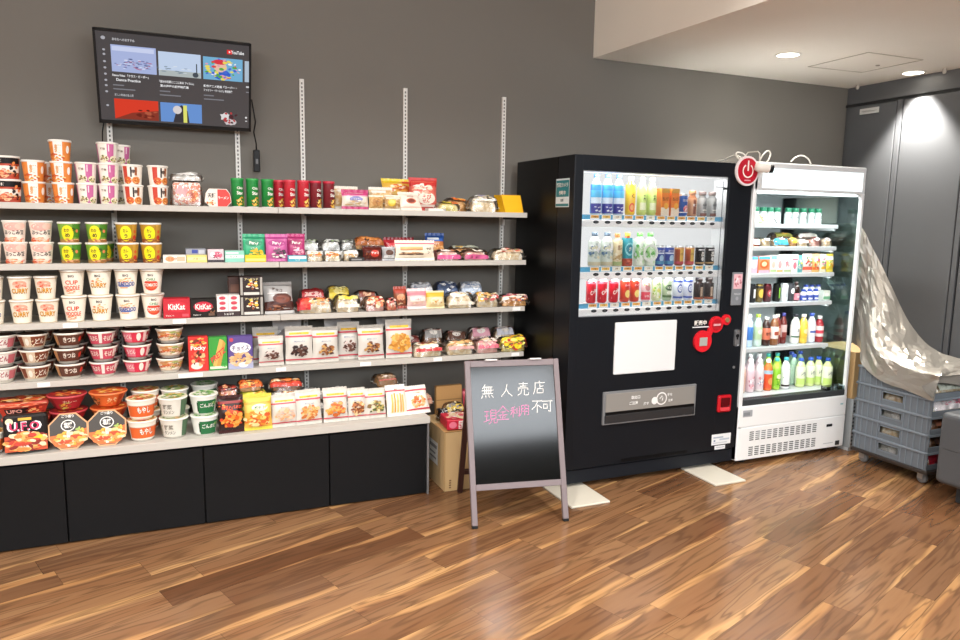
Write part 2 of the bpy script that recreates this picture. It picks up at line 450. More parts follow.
ha.lathe([(0, -.004), (.012, -.004), (.014, 0)], '#8d877d', 12, (4.2, 3.42, ZC))
struct(ha, 'trim_1')

# right wall: slate panel doors standing a little proud with dark gaps
struct(MB().box(XR, XR+.1, YB, WALL, -.1, ZH+.1, SIDEM), 'wall_right')
DOORT = 2.343
GAP = '#26282a'
struct(MB().box(XR-.012, XR, 1.0, WALL-.001, DOORT, DOORT+.02, GAP).box(XR-.02, XR, 1.0, WALL-.03, DOORT+.02, DOORT+.05, SIDEM), 'trim_2')
struct(MB().box(XR-.006, XR, 3.60, 3.655, 0, DOORT, GAP).box(XR-.022, XR, 3.612, 3.643, 0, DOORT, SIDEM), 'trim_3')
struct(MB().box(XR-.006, XR, 3.10, 3.155, 0, DOORT, GAP).box(XR-.022, XR, 3.112, 3.143, 0, DOORT, SIDEM), 'trim_4')
struct(MB().box(XR-.018, XR, 3.655, 4.045, .02, DOORT-.004, SIDEM, .003, 1), 'door_1')
struct(MB().box(XR-.018, XR, 3.155, 3.60, .02, DOORT-.004, SIDEM, .003, 1), 'door_2')
struct(MB().box(XR-.018, XR, 2.2, 3.10, .02, DOORT-.004, SIDEM, .003, 1), 'door_3')
t = thing('door_sign', 'small white name plate at the top of the slate wall door', 'sign', (XR-.019, 3.866, 2.297))
MB().box(-.004, 0, -.079, .079, -.02, .02, '#d9d9d6', .001, 1).build('plate', t)
pr = MB(); decor(pr, Surf(lambda u, v, o: (-.004-o, .079-(u+.5)*.158, -.02+v*.04), .158, .04, True), [('r', -.4, .42, .4, .5, '#8b8b88'), ('r', -.36, .56, .1, .62, '#9b9b98'), ('r', -.3, .3, .3, .35, '#9b9b98')]); pr.build('print', t)
for y in (3.95, 3.30):
    q = MB(); q.lathe([(0, -.03), (.008, -.03), (.012, -.02), (.012, 0)], '#c9c2b6', 12)
    o = q.build('ceiling_hook'); o.location = (XR-.06, y, ZC)
    tag(o, 'small white ceiling fitting close to the slate wall, ' + ('nearer the room corner' if y > 3.6 else 'beside the lit downlight'), 'ceiling fitting')

# ------------------------------------------------------------------ lamps
def downlight(x, y, z, label, power, group, spot=None, r=.062):
    t = thing('ceiling_downlight', label, 'lamp', (x, y, z), 0, group)
    MB().lathe([(r, -.001), (r, -.005), (r+.013, -.004), (r+.015, 0)], '#efece6', 28).build('trim_ring', t)
    MB().lathe([(r, -.003), (0, -.003)], EM('#fff3df', 14), 28).build('diffuser', t)
    l = bpy.data.lights.new('downlight_lamp', 'SPOT'); l.energy = power; l.color = (1, .95, .87)
    l.spot_size = math.radians(spot or 130); l.spot_blend = .5; l.shadow_soft_size = .06
    o = bpy.data.objects.new('downlight_lamp', l); COL.objects.link(o); o.location = (x, y, z-.02)
    return t
LAMPS = 1.0
downlight(3.478, 3.456, ZC, 'round downlight in the white ceiling in front of the access hatch', 60*LAMPS, 'downlights in the lowered ceiling', 120)
downlight(4.60, 3.47, ZC, 'round downlight close against the slate wall throwing a scallop of light', 260*LAMPS, 'downlights in the lowered ceiling', 84)
downlight(2.95, 1.6, ZC, 'unseen downlight added over the open floor to brighten the fridge side', 55*LAMPS, 'downlights in the lowered ceiling', 140)  # added out of view as fill for the fridge side
downlight(3.9, 1.5, ZC, 'unseen downlight added above the bench to brighten the fridge side', 45*LAMPS, 'downlights in the lowered ceiling', 140)  # second added fill lamp, also out of view
for i, (x, y) in enumerate([(-1.2, 2.0), (.5, 2.0), (1.9, 2.0), (-1.2, 0.2), (.5, -.2), (1.9, .2), (-2.8, 1.2), (-1.2, -1.6), (.6, -1.6)]):
    l = bpy.data.lights.new('room_lamp', 'SPOT'); l.energy = 165*LAMPS; l.color = (1, .975, .945); l.spot_size = math.radians(140); l.spot_blend = .6; l.shadow_soft_size = .07
    o = bpy.data.objects.new('room_lamp', l); COL.objects.link(o); o.location = (x, y, ZH-.02)
    t = thing('ceiling_downlight', 'round downlight in the high ceiling of the room', 'lamp', (x, y, ZH), 0, 'downlights in the high ceiling')
    MB().lathe([(.075, -.001), (.075, -.005), (.09, -.004), (.092, 0)], '#efece6', 24).build('trim_ring', t)
    MB().lathe([(.075, -.003), (0, -.003)], EM('#fff3df', 14), 24).build('diffuser', t)
# area lamp standing in for daylight at the unseen high window
def area(name, loc, rot, sx, sy, e, col=(1, 1, 1), spread=180):
    l = bpy.data.lights.new(name, 'AREA'); l.shape = 'RECTANGLE'; l.size = sx; l.size_y = sy; l.energy = e; l.color = col; l.spread = math.radians(spread)
    o = bpy.data.objects.new(name, l); COL.objects.link(o); o.location = loc; o.rotation_euler = rot
    return o
area('window_daylight', ((WX0+WX1)/2, YB+.05, (WZ0+WZ1)/2), (math.radians(90), 0, 0), WX1-WX0, WZ1-WZ0, 240, (.9, .95, 1))
w = bpy.data.worlds.new('World'); sc.world = w; w.use_nodes = True
bg = w.node_tree.nodes['Background']; bg.inputs[0].default_value = (.9, .95, 1, 1); bg.inputs[1].default_value = 1.0

# ------------------------------------------------------------------ camera
cam = bpy.data.cameras.new('camera'); co = bpy.data.objects.new('camera', cam); COL.objects.link(co)
cam.sensor_width = 36; cam.lens = 723.07/960*36; cam.clip_start = .05
co.matrix_world = Matrix(((.9196, .0395, -.3908, 0), (-.3925, .1351, -.9098, 0), (.0169, .9900, .1397, H_CAM), (0, 0, 0, 1)))
sc.camera = co
sc.view_settings.view_transform = 'Standard'; sc.view_settings.look = 'None'; sc.view_settings.gamma = 1; sc.view_settings.exposure = 0
sc.view_settings.use_curve_mapping = False

# ================================================================== shelving
S1, S2, S3, S4, S5 = 1.512, 1.243, .975, .708, .428
YF = 3.73
BOARD = plaster('shelf_enamel', '#bdb8af', .45, 200, .02)
STEEL = '#c9c7c2'
def upright(x, label):
    t = thing('shelf_upright', label, 'shelf upright', (x, WALL, 0), 0, 'slotted shelf uprights')
    MB().box(-.012, .012, -.016, -.0005, .43, 2.2, '#e3e1dc').build('post', t)
    s = MB()
    for k in range(84): s.box(-.0035, .0035, -.0166, -.016, .47+k*.0205, .481+k*.0205, '#55534f')
    s.build('slots', t)
UPX = [-.848, -.248, .349, .685, 1.263, 1.881]
for x, l in zip(UPX[1:], ['white slotted upright half hidden by the stacked pink noodle cups below the screen', 'white slotted upright under the screen, behind the green crisp cans', 'white slotted upright above the red crisp cans', 'white slotted upright above the prawn snack bags', 'white slotted upright next to the black machine']): upright(x, l)
SHELF_WORDS = {S1: 'topmost', S2: 'second', S3: 'third', S4: 'fourth'}
def shelf(x0, x1, z, ups, word, words):
    t = thing('display_shelf', words, 'shelf', ((x0+x1)/2, WALL, z), 0, 'white wall shelves')
    w = (x1-x0)/2
    MB().box(-w, w, YF-WALL+.004, -.02, -.022, 0, BOARD, .002, 1).build('board', t)
    MB().box(-w, w, YF-WALL, YF-WALL+.005, -.026, .002, '#bfbab1', .001, 1).build('price_rail', t)
    for u in ups:
        u -= (x0+x1)/2
        MB().prism([(u-.0015, -.022), (u+.0015, -.022), (u+.0015, -.038), (u-.0015, -.038)], -.22, -.016, '#4c4c4c').box(u-.009, u+.009, -.035, -.016, -.075, -.02, '#cfcdc8').build('bracket', t)
for z in (S1, S2, S3, S4):
    shelf(-1.15, .502, z, UPX[:3], 0, f'{SHELF_WORDS[z]} white wall shelf from the top, noodle end of the shelving')
    shelf(.504, 1.885, z, UPX[3:], 0, f'{SHELF_WORDS[z]} white wall shelf from the top, bread end beside black machine')
def rail_tags(pos, z, y):
    for x, w in pos:
        o = MB().box(-w/2, w/2, -.002, 0, -.022, -.002, '#f4f2ee').build('shelf_label'); o.location = (x, y, z)
        yield o
TAGW = {S3: 'third', S4: 'fourth'}
TG = [(S4, .07, .11, 'wide white label strip clipped under the red stick carton'), (S4, .50, .05, 'white price label clipped under the small nut bags'), (S3, 1.83, .05, 'white price label at the machine end of the third shelf'), (S4, 1.83, .05, 'white price label at the machine end of the fourth shelf'),
      (S4, .94, .06, 'white price label clipped under the nut and cookie bags'), (S4, 1.35, .05, 'white price label clipped under the bread packs of the fourth shelf'), (S3, .03, .06, 'white price label clipped under the red wafer carton'), (S3, -.43, .06, 'white price label clipped under the big noodle cups'), (S4, -.55, .05, 'white price label clipped under the brown noodle bowls')]
for z, x, w_, lb in TG:
    for o in rail_tags([(x, w_)], z, YF-.0005): tag(o, lb, 'price label', 'price labels on the shelf edges')

# base cabinet with the deep bottom shelf
CABF, CABX = 3.54, 1.24
t = thing('display_plinth', 'long black display base with a white top shelf for goods', 'display base', (0, CABF, 0))
MB().box(-1.25, CABX, .0, WALL-CABF-.02, S5-.03, S5, BOARD, .002, 1).build('top_board', t)
MB().box(-1.25, CABX, -.006, .0, S5-.034, S5+.002, '#bfbab1', .001, 1).build('price_rail', t)
MB().box(-1.24, CABX-.006, .03, WALL-CABF-.03, 0, S5-.032, '#111315').build('carcass', t)
for a, b in ((-1.22, -.470), (-.465, .106), (.111, .702), (.707, 1.222)):
    MB().box(a, b, .004, .03, .006, S5-.045, M('#0e0f11', .45), .002, 1).build('front_panel', t)
MB().box(CABX-.014, CABX-.004, .0, .03, 0, S5-.032, M('#8f8f90', .35, .6)).build('corner_post', t)
# ================================================================== goods on the shelves
def stack(key, fn, base, x, y, z, pitch, n, group, rz=0, jit=.003, words=None):
    names = words or {1: [''], 2: ['lower of the pair', 'upper of the pair'], 3: ['bottom of the three', 'middle of the three', 'top of the three']}[n]
    for k in range(n):
        put(key, fn, f'{base}, {names[k]}' if names[k] else base, group, x+rnd.uniform(-jit, jit), y+rnd.uniform(-jit, jit), z+k*pitch+.0003, rz+rnd.uniform(-.12, .12))
W_, K_ = '#f6f2ea', '#2b2320'
NOOD = ['#e08a3c', '#f0b45a', '#d8602c', '#f4d79a']
# ---- topmost shelf
G1 = 'noodle cups on the topmost shelf'
def dark_cup(): return cup('noodle_cup', 'noodle cup', .041, .047, .1, '#b8452c', [('r', -.5, .72, .5, 1, '#1d1a1a'), ('r', -.2, .3, .5, .62, '#f1e6da'), ('f', -.1, .3, .35, .22, ['#e8744a', '#f3ba8c', '#c23a28'], 16, 2), ('f', .3, .45, .2, .3, ['#2a2020', '#e88a4c'], 8, 5), ('t', -.15, .84, .14, 'らー麺', W_, .4)], '#d8d2c8')
def orange_cup(): return cup('noodle_cup', 'noodle cup', .036, .044, .093, '#e58a3e', [('r', -.12, 0, .16, 1, W_), ('t', .02, .64, .42, '麺', '#d9a068', .2), ('f', -.05, .2, .26, .18, NOOD+['#c9541f'], 14, 3), ('e', .33, .6, .06, .2, W_)], '#efe9df')
def pink_cup(): return cup('noodle_cup', 'noodle cup', .036, .044, .093, '#f1ebe0', [('r', .0, .05, .22, 1, '#c9689c'), ('r', -.5, .0, -.36, 1, '#c9689c'), ('t', -.14, .74, .12, '醤油', '#7a5a48', .2), ('e', -.12, .22, .17, .2, '#e8e2c8'), ('f', -.12, .22, .14, .16, ['#6b7a34', '#d9c07a', '#8a4a2a', '#f0e2b0'], 12, 4), ('e', .22, .2, .14, .18, '#efe4c6'), ('f', .22, .2, .11, .14, ['#6b7a34', '#d9c07a', '#8a4a2a'], 9, 6), ('r', .04, .6, .07, .95, '#f4dfe8')], '#efe9df')
def chili_cup(): return cup('noodle_cup', 'noodle cup', .037, .044, .092, '#f3ece0', [('r', -.28, .3, -.12, 1, '#c8402c'), ('r', -.02, .42, .03, .95, K_), ('r', .12, .5, .2, .95, '#a0582c'), ('t', .08, .72, .22, '辛', '#473028', .2), ('e', -.12, .24, .14, .2, '#d9622c'), ('e', .17, .24, .14, .2, '#e08a3c'), ('f', -.1, .22, .12, .16, ['#b8341c', '#f0b45a'], 8, 7), ('f', .18, .22, .12, .16, ['#c9541f', '#f4d79a'], 8, 8)], '#efe9df')
y1 = 3.79
stack('dark_cup', dark_cup, 'black and red noodle cup beside the orange cups', -0.6379, y1, S1, .1, 2, G1, -.2)
stack('orange_cup', orange_cup, 'orange noodle cup next to the black and red cups', -0.5417, y1, S1, .093, 2, G1, .1)
stack('orange_cup', orange_cup, 'orange noodle cup half hidden behind the front pair', -0.5077, 3.9, S1, .093, 2, G1, .5)
stack('orange_cup', orange_cup, 'orange noodle cup in the tall stack beside the pink cups', -0.4313, y1, S1, .093, 3, G1, -.15)
stack('pink_cup', pink_cup, 'pink and white noodle cup beside the tall orange stack', -0.3366, y1, S1, .093, 2, G1, 0)
stack('pink_cup', pink_cup, 'pink and white noodle cup in the tall pink front stack', -0.2447, y1, S1, .093, 3, G1, .05)
stack('pink_cup', pink_cup, 'pink noodle cup in the stack behind the tall pink stack', -0.1984, 3.9, S1, .093, 3, G1, .35)
stack('chili_cup', chili_cup, 'white, red and orange noodle cup beside the tall pink stack', -0.144, y1, S1, .092, 2, G1, 0)
stack('chili_cup', chili_cup, 'white, red and orange noodle cup beside the silver wrapped noodles', -0.040, y1, S1, .092, 2, G1, .3)
# clear wrapped noodle tub and its folded bag
def tub_pack():
    t = thing('noodle_pack', cat='noodle pack')
    b = MB().box(-.062, .062, 0, .1, .002, .112, FOOD('#e6dcd2', '#d8846a', '#efe9e2', '#c9b8ac', scale=45), .012, 2)
    decor(b, flat(.124, .11, 0, 0, .002), [('e', -.18, .6, .22, .25, '#e8a9a9'), ('e', .2, .4, .24, .28, '#d9764a'), ('f', .2, .4, .2, .24, ['#e6a060', '#c0502a', '#f0d0a8'], 14, 3), ('f', -.2, .3, .18, .22, ['#e6a060', '#e8e2dc', '#f0d0a8'], 10, 4)])
    b.build('tub', t)
    S = loafsurf(.15, .115, .12, 5, .006, 6); w = MB(); nu, nv = 24, 16
    vs = [(lambda p: (p[0], p[1]-.008, p[2]))(S.f(i/nu-.5, j/nv, 0)) for j in range(nv+1) for i in range(nu+1)]
    w.add(vs, [(j*(nu+1)+i, j*(nu+1)+i+1, (j+1)*(nu+1)+i+1, (j+1)*(nu+1)+i) for j in range(nv) for i in range(nu)], CLR, True); w.build('wrapper', t)
    return t
put('tub_pack', tub_pack, 'clear wrapped instant noodle tub standing under a folded silver bag', None, 0.086, 3.755, S1)
put('folded', lambda: bread_pack('noodle_bag', 'noodle bag', .15, .09, .038, '#cfcac2', [('r', -.3, .2, .3, .42, '#efece8'), ('f', 0, .3, .4, .14, ['#b8b4ae', '#f6f4f0', '#8f8b86'], 16, 3)], None, 4), 'folded silver bag lying on the clear wrapped noodle tub', None, 0.087, 3.76, S1+.119)
def red_tub():
    t = thing('noodle_tub', cat='noodle tub')
    b = MB(); W, H, c = .122, .085, .022
    pts = [(-W/2+c, 0), (W/2-c, 0), (W/2, c), (W/2-.006, H-c), (W/2-c, H), (-W/2+c, H), (-W/2+.006, H-c), (-W/2, c)]
    b.prism(pts, 0, .1, '#f0e6d8')
    decor(b, flat(W, H), [('p', [(-.02, .02), (.32, .02), (.48, .28), (.44, .72), (.3, .97), (-.02, .97)], '#d8352c'), ('t', .2, .5, .16, 'ラーメン', W_, .4), ('t', -.24, .62, .26, '天麺', '#4a4038', .3), ('f', -.26, .25, .16, .16, ['#e0a050', '#c96a30', '#f2d8a0'], 10, 2)])
    b.build('tub', t); return t
put('red_tub', red_tub, 'red and cream octagonal noodle tub on its side by green crisp cans', None, 0.2247, 3.75, S1)
CHIP = lambda c, f: [('t', .12, .7, .12, 'Chip', W_, .34), ('t', .12, .53, .13, 'Star', W_, .36), ('p', [(-.1, .02), (.5, .02), (.5, .42), (.1, .36)], f), ('f', .12, .22, .2, .16, ['#e8b040', '#f4d070', '#d89030'], 10, 3), ('r', -.5, .9, .5, .905, c)]
def can_g(): return crisp_can(.0288, .14, '#1f8a3e', CHIP('#0f6a2c', '#7ab83c'), '#2f9a4c')
def can_r(): return crisp_can(.0288, .14, '#c32636', CHIP('#a01828', '#e0a848'), '#d0384a')
def can_d(): return crisp_can(.0288, .14, '#7c1f2a', CHIP('#5c1018', '#c8a050')+[('f', .12, .25, .24, .2, ['#3a2018', '#d8b060', '#8a3020'], 10, 9)], '#c02840')
GC = 'crisp cans on the topmost shelf'
for k, (px, fn, key, l) in enumerate([(0.3179, can_g, 'can_g', 'green crisp can next to the red noodle tub'), (0.3883, can_g, 'can_g', 'green crisp can in the middle of the three green ones'), (0.4607, can_g, 'can_g', 'green crisp can next to the red crisp cans'),
    (0.5682, can_r, 'can_r', 'red crisp can in the middle of the bright red three'), (0.6369, can_r, 'can_r', 'bright red crisp can next to the dark red cans'), (0.6986, can_d, 'can_d', 'dark red crisp can beside the bright red ones'), (0.7662, can_d, 'can_d', 'dark red crisp can beside the clear bread bags')]):
    put(key, fn, l, GC, px, 3.79, S1+.0003, .05*k)
put('can_r', can_r, 'red crisp can set back behind the last green can', GC, 0.5247, 3.85, S1+.0003)
# bread bags and prawn crisps on the topmost shelf
GB1 = 'bags of bread and crisps on the topmost shelf'
CLR = GLASS('film', '#ffffff', .12, .22)
CREAMF = FOOD('#e8d2ac', '#d2a468', '#f2e6cc', scale=30)
def b_cream(): return bag('bread_bag', 'bread bag', .13, .125, .05, CREAMF, [('e', -.2, .4, .2, .25, '#d8a868'), ('e', .2, .5, .22, .26, '#e2b880'), ('r', -.4, .8, .2, .95, '#f0ece4'), ('f', .1, .3, .3, .2, ['#f4ead4', '#c89858', '#ddb888'], 12, 3)], '#e8e2d6', seed=1)
put('b_cream', b_cream, 'cream bread bag standing at the back beside the dark red cans', GB1, 0.8777, 3.86, S1, .1, -.15)
put('b_cream', b_cream, 'cream bread bag standing at the back under the yellow crisp bag', GB1, 1.06, 3.85, S1, -.1, -.12)
put('b_pink', lambda: bag('bread_bag', 'bread bag', .145, .105, .05, '#eadfd0', [('r', -.5, .78, .5, 1, '#c4447a'), ('r', -.5, .7, .5, .78, '#e69ab8'), ('e', 0, .5, .26, .2, '#8d8fc0'), ('t', 0, .5, .14, 'ミルク', W_, .4), ('f', 0, .22, .4, .2, ['#f2ead8', '#d8b888', '#e8c8a0'], 14, 6)], '#b8386c', seed=2), 'bread bag with a pink top standing in front of the cream bags', GB1, 0.9039, 3.785, S1, .05, -.1)
put('b_donut', lambda: bag('bread_bag', 'bread bag', .078, .078, .05, FOOD('#c89858', '#e0bc84', '#b07c3c', scale=40), [('e', 0, .5, .34, .38, '#c8935a'), ('e', 0, .5, .12, .14, '#8a5a2c'), ('f', 0, .6, .3, .2, ['#e0b478', '#b47c40'], 8, 2)], '#e6ddcc', seed=3), 'small ring doughnut bag between the pink topped bag and lemon bag', GB1, 1.014, 3.775, S1, 0, -.1)
put('b_lemon', lambda: bag('bread_bag', 'bread bag', .105, .082, .06, FOOD('#dcc08c', '#c49454', '#efe2c4', scale=35), [('e', -.1, .45, .26, .3, '#e8c83c'), ('e', -.1, .45, .18, .2, '#f2dc6a'), ('r', -.45, .74, .45, .94, '#eadfce'), ('f', .25, .4, .18, .3, ['#e8d8b8', '#b88850'], 8, 4)], '#e6ddcc', seed=4), 'bread bag with a round yellow sticker beside the doughnut bag', GB1, 1.104, 3.775, S1, -.05, -.12)
PRAWN = ['#e8a040', '#f0c878', '#d8602c', '#f6e8c8']
put('b_yel', lambda: bag('crisp_bag', 'crisp bag', .19, .13, .07, '#e8b84a', [('f', 0, .35, .46, .34, PRAWN, 30, 5), ('r', -.46, .86, .0, .98, '#f0d020'), ('r', .1, .8, .46, .98, '#e0502c'), ('t', .05, .62, .2, 'カール', '#c23020', .5)], '#f0d43c', seed=5), 'yellow and orange crisp bag lying highest behind the cream pouch', GB1, 1.191, 3.95, S1+.052, .05, -.25)
put('b_prawn', lambda: bag('crisp_bag', 'crisp bag', .16, .185, .07, '#dc6a5c', [('r', -.5, .78, .5, 1, '#c8302c'), ('f', -.05, .66, .4, .18, ['#f0d8c0', '#e89a80', '#f4ece0'], 18, 5), ('e', .1, .34, .32, .22, '#f2ead8'), ('t', .1, .38, .17, 'えび', '#d02c28', .5), ('t', .08, .24, .12, 'せん', '#d02c28', .4), ('r', -.4, .04, .45, .12, '#f2dcd0')], '#c8302c', seed=6), 'tall red and pink prawn crisp bag standing on the topmost shelf', GB1, 1.306, 3.82, S1, -.12, -.1)
put('b_tote', lambda: bag('snack_pouch', 'snack pouch', .15, .115, .04, '#f0e2d2', [('e', 0, .42, .24, .18, '#c8603c'), ('e', 0, .42, .18, .12, '#7c3020'), ('t', 0, .74, .14, 'やわらか', '#a8584a', .6), ('r', -.5, 0, .5, .06, '#e6c4b4')], '#f0e2d2', seed=7), 'cream pouch leaning back against the crisp bags', GB1, 1.208, 3.765, S1, .15, -.5)
put('b_tag', lambda: carton('paper_packet', 'paper packet', .1, .06, .014, '#efe9de', []), 'thin white packet lying flat beside the cream pouch', None, 1.345, 3.745, S1)
def lbread(key, words, grp, px, y, z, L, D, Ht, bread, items, seed, rz=0, cat='bread pack', name='bread_pack', rx=0): put(key, lambda: bread_pack(name, cat, L, D, Ht, bread, items, None, seed), words, grp, px, y, z, rz, rx)
MELON = FOOD('#d8c060', '#e8dc9a', '#c09a3c', scale=25); GOLD = FOOD('#c88848', '#e0b070', '#b06c30', scale=22); WHITEB = FOOD('#efe2c8', '#dcc090', '#f6eedc', scale=25)
PINKB = FOOD('#e8c0b0', '#d89a90', '#f2ded0', scale=25); BROWN = FOOD('#7a4a2a', '#a06c40', '#5a3018', scale=25); REDB = FOOD('#c8402c', '#e0a070', '#a02c20', scale=25)
lbread('t_melon', 'flat green and yellow melon bread pack beside the white packet', GB1, 1.42, 3.745, S1, .13, .1, .052, MELON, [('r', -.3, .3, .1, .5, '#b8c04a'), ('e', -.1, .4, .2, .12, '#e8d040'), ('r', .1, .25, .38, .48, '#e07a3c')], 2)
lbread('t_orange', 'orange labelled bread pack behind the flat melon bread pack', GB1, 1.514, 3.83, S1, .15, .1, .075, GOLD, [('r', -.2, .3, .35, .5, '#e8742c'), ('e', .2, .42, .2, .1, '#f0b050')], 3, .1)
lbread('t_clear', 'clear bread pack lying next to the yellow box', GB1, 1.63, 3.745, S1, .2, .11, .088, WHITEB, [('e', -.05, .44, .2, .1, '#8a86a0'), ('r', .12, .38, .22, .5, '#d8c820'), ('r', -.35, .2, .3, .26, '#f2ece0'), ('f', 0, .3, .4, .12, ['#f6f2ec', '#a8a098', '#d0c0a0'], 14, 4)], 5, -.05)
def yellow_box():
    t = thing('snack_box', cat='box')
    b = MB(); W, H, D = .165, .098, .1
    vs = [(-W/2+.03, 0, 0), (W/2, 0, 0), (W/2-.012, .025, H), (-W/2+.012, .025, H), (-W/2, D, 0), (W/2, D, 0), (W/2-.012, D, H), (-W/2+.0, D, H)]
    b.add(vs, [(0, 1, 2, 3), (3, 2, 6, 7), (0, 3, 7, 4), (1, 5, 6, 2), (4, 7, 6, 5), (0, 4, 5, 1)], M('#eeb416', .35)); b.build('tray', t)
    e = MB(); e.tube([(-W/2+.03, -.0005, 0), (-W/2+.012, .0245, H), (W/2-.012, .0245, H), (W/2, -.0005, 0)], .002, '#d89a10', 6); e.build('folded_edge', t)
    return t
put('ybox', yellow_box, 'plain yellow cardboard box at the machine end of the topmost shelf', None, 1.796, 3.742, S1, .05)

# ---- second shelf
G2 = 'noodle cups on the second shelf'
def pale_cup(): return cup('noodle_cup', 'noodle cup', .036, .046, .096, '#f2e2d4', [('e', 0, .78, .3, .2, '#efb0a4'), ('e', .2, .8, .16, .16, '#f4c8b8'), ('t', 0, .5, .24, 'ぶっこみ飯', K_, .62), ('f', 0, .12, .4, .14, ['#e87a4a', '#f0a878', '#d8583a', '#f6d8c0'], 20, 3)], '#e9ded2')
def green_cup(): return cup('noodle_cup', 'noodle cup', .036, .045, .094, '#7aa83c', [('r', .1, .3, .5, 1, '#4e8a2c'), ('r', -.5, 0, .5, .2, '#a8804a'), ('e', -.06, .5, .19, .42, '#f2e21c'), ('t', -.08, .66, .2, 'わか', K_, .16), ('t', -.06, .4, .22, 'め', K_, .16), ('e', .24, .62, .05, .09, '#e88a5a'), ('t', .12, .7, .16, 'ラ', K_, .1), ('f', .1, .12, .28, .12, ['#c87a4a', '#e8b080', '#a85a30'], 12, 4)], '#d9d2c4')
def gold_cup(): return cup('noodle_cup', 'noodle cup', .037, .046, .094, '#b58a2c', [('r', -.5, 0, .5, .22, '#8c4a24'), ('r', .15, .3, .5, 1, '#c89a3c'), ('e', -.06, .5, .19, .42, '#f4e41c'), ('t', -.06, .66, .2, 'カレ', K_, .16), ('t', -.06, .38, .22, 'う', K_, .16), ('e', .25, .6, .05, .09, '#d8602c'), ('e', .24, .3, .07, .12, '#c83a2c'), ('f', .05, .12, .3, .1, ['#d89a4a', '#e8c080', '#8a3a20'], 10, 5)], '#d9d2c4')
for px, w in ((-0.6326, 'at the noodle end of the second shelf'), (-0.5304, 'beside the green cups')): stack('pale_cup', pale_cup, 'pale pink noodle cup '+w, px, 3.79, S2, .095, 2, G2, .05)
stack('pale_cup', pale_cup, 'pale pink noodle cup mostly cut off by the picture edge', -0.7286, 3.79, S2, .095, 1, G2)
for px, w in ((-0.4156, 'beside the pale pink cups'), (-0.3079, 'beside the golden brown cups')): stack('green_cup', green_cup, 'green noodle cup with yellow oval '+w, px, 3.79, S2, .093, 2, G2, .05)
stack('green_cup', green_cup, 'green noodle cup hidden deeper behind the front green cups', -0.2899, 3.91, S2, .093, 1, G2, .4)
for px, w in ((-0.1826, 'beside the green cups'), (-0.078, 'beside the small sweet cartons')): stack('gold_cup', gold_cup, 'golden brown noodle cup with yellow oval '+w, px, 3.79, S2, .093, 2, G2, .05)
GS2 = 'small sweet cartons on the second shelf'
def smallbox(key, words, px, W, y, z, D, H, col, items, top='#efece6', rz=0, grp=GS2): put(key, lambda: carton('sweet_carton', 'carton', W, D, H, col, items, top), words, grp, px, y, z, rz)
smallbox('sb1', 'orange and white flat sweet carton next to golden noodle cups', 0.020, 0.101, 3.75, S2, .06, .036, '#f0e8dc', [('e', -.2, .5, .2, .36, '#e8a070'), ('r', .1, .2, .45, .8, '#e8b898'), ('t', -.1, .5, .4, 'ミルク', '#d87040', .4)])
smallbox('sb2', 'pale yellow flat sweet carton in front of the grey one', 0.119, 0.092, 3.75, S2, .06, .036, '#e8d47c', [('r', -.44, .3, .44, .7, '#f2e8a8'), ('t', 0, .5, .34, 'バター', '#a08030', .5)], '#f0e8b8')
smallbox('sb3', 'grey and blue sweet carton set back behind the pale yellow carton', 0.118, 0.092, 3.83, S2, .06, .062, '#9a9ca8', [('r', -.2, .66, .1, .94, '#3a4a9c'), ('r', .14, .6, .44, .9, '#c8cad2')], '#b8bac4')
smallbox('sb4', 'dark carton with a white and pink front beside the mint carton', 0.206, 0.073, 3.752, S2, .07, .064, '#d8c8cc', [('r', -.5, 0, .5, .2, '#3a3236'), ('e', .1, .55, .3, .26, '#d86a84'), ('e', -.2, .6, .16, .2, '#f6f0f0'), ('f', .1, .5, .28, .22, ['#f4dce0', '#b83858', '#5a3038'], 8, 3)], '#6a5a60')
smallbox('sb5', 'mint green sweet carton beside the green upright candy pouch', 0.293, 0.091, 3.75, S2, .06, .056, '#8fd0bc', [('r', -.46, .36, .46, .64, '#f2f4ee'), ('t', -.05, .5, .2, 'ミント', '#2a8a74', .6), ('r', -.46, .72, .2, .9, '#d8efe4')], '#c8e8dc')
def party(key, words, px, W, col, col2, fr, y=3.775, z=S2):
    put(key, lambda: bag('candy_pouch', 'candy pouch', W, .14, .035, col, [('e', 0, .72, .4, .16, M(col2)), ('t', 0, .7, .19, 'Party', W_, .74), ('t', 0, .48, .07, 'いろんな', W_, .5), ('f', .1, .22, .36, .2, fr, 16, 5), ('r', -.5, .93, .5, 1, col2)], col, seed=len(key)), words, 'candy pouches on the second shelf', px, y, z, 0, -.08)
party('party_g', 'green candy pouch beside the pink pouches', 0.387, 0.108, '#38a878', '#2a8a64', ['#f0d040', '#f4e27a', '#e8b830'])
party('party_p', 'pink candy pouch with dark fruit picture between the other pouches', 0.498, 0.110, '#c8609c', '#a83c80', ['#4a3a44', '#f2e8e4', '#7a5a70'])
party('party_r', 'deep pink candy pouch above the teal carton', 0.601, 0.093, '#c03c78', '#a02860', ['#f0a0b8', '#e87898', '#f6d0dc'], 3.82, S2+.001)
smallbox('sb6', 'yellow strip carton lying in front of the green candy pouch', 0.390, 0.100, 3.735, S2, .014, .036, '#e8c820', [('r', -.46, .2, .46, .5, '#f6ea80')], '#f0d840')
smallbox('sb7', 'teal and white strip carton in front of deep pink pouch', 0.594, 0.094, 3.735, S2, .03, .032, '#48a8bc', [('r', -.46, .5, .46, .9, '#e8f2f2'), ('t', 0, .3, .24, 'ソーダ', W_, .5)], '#7cc8d4')
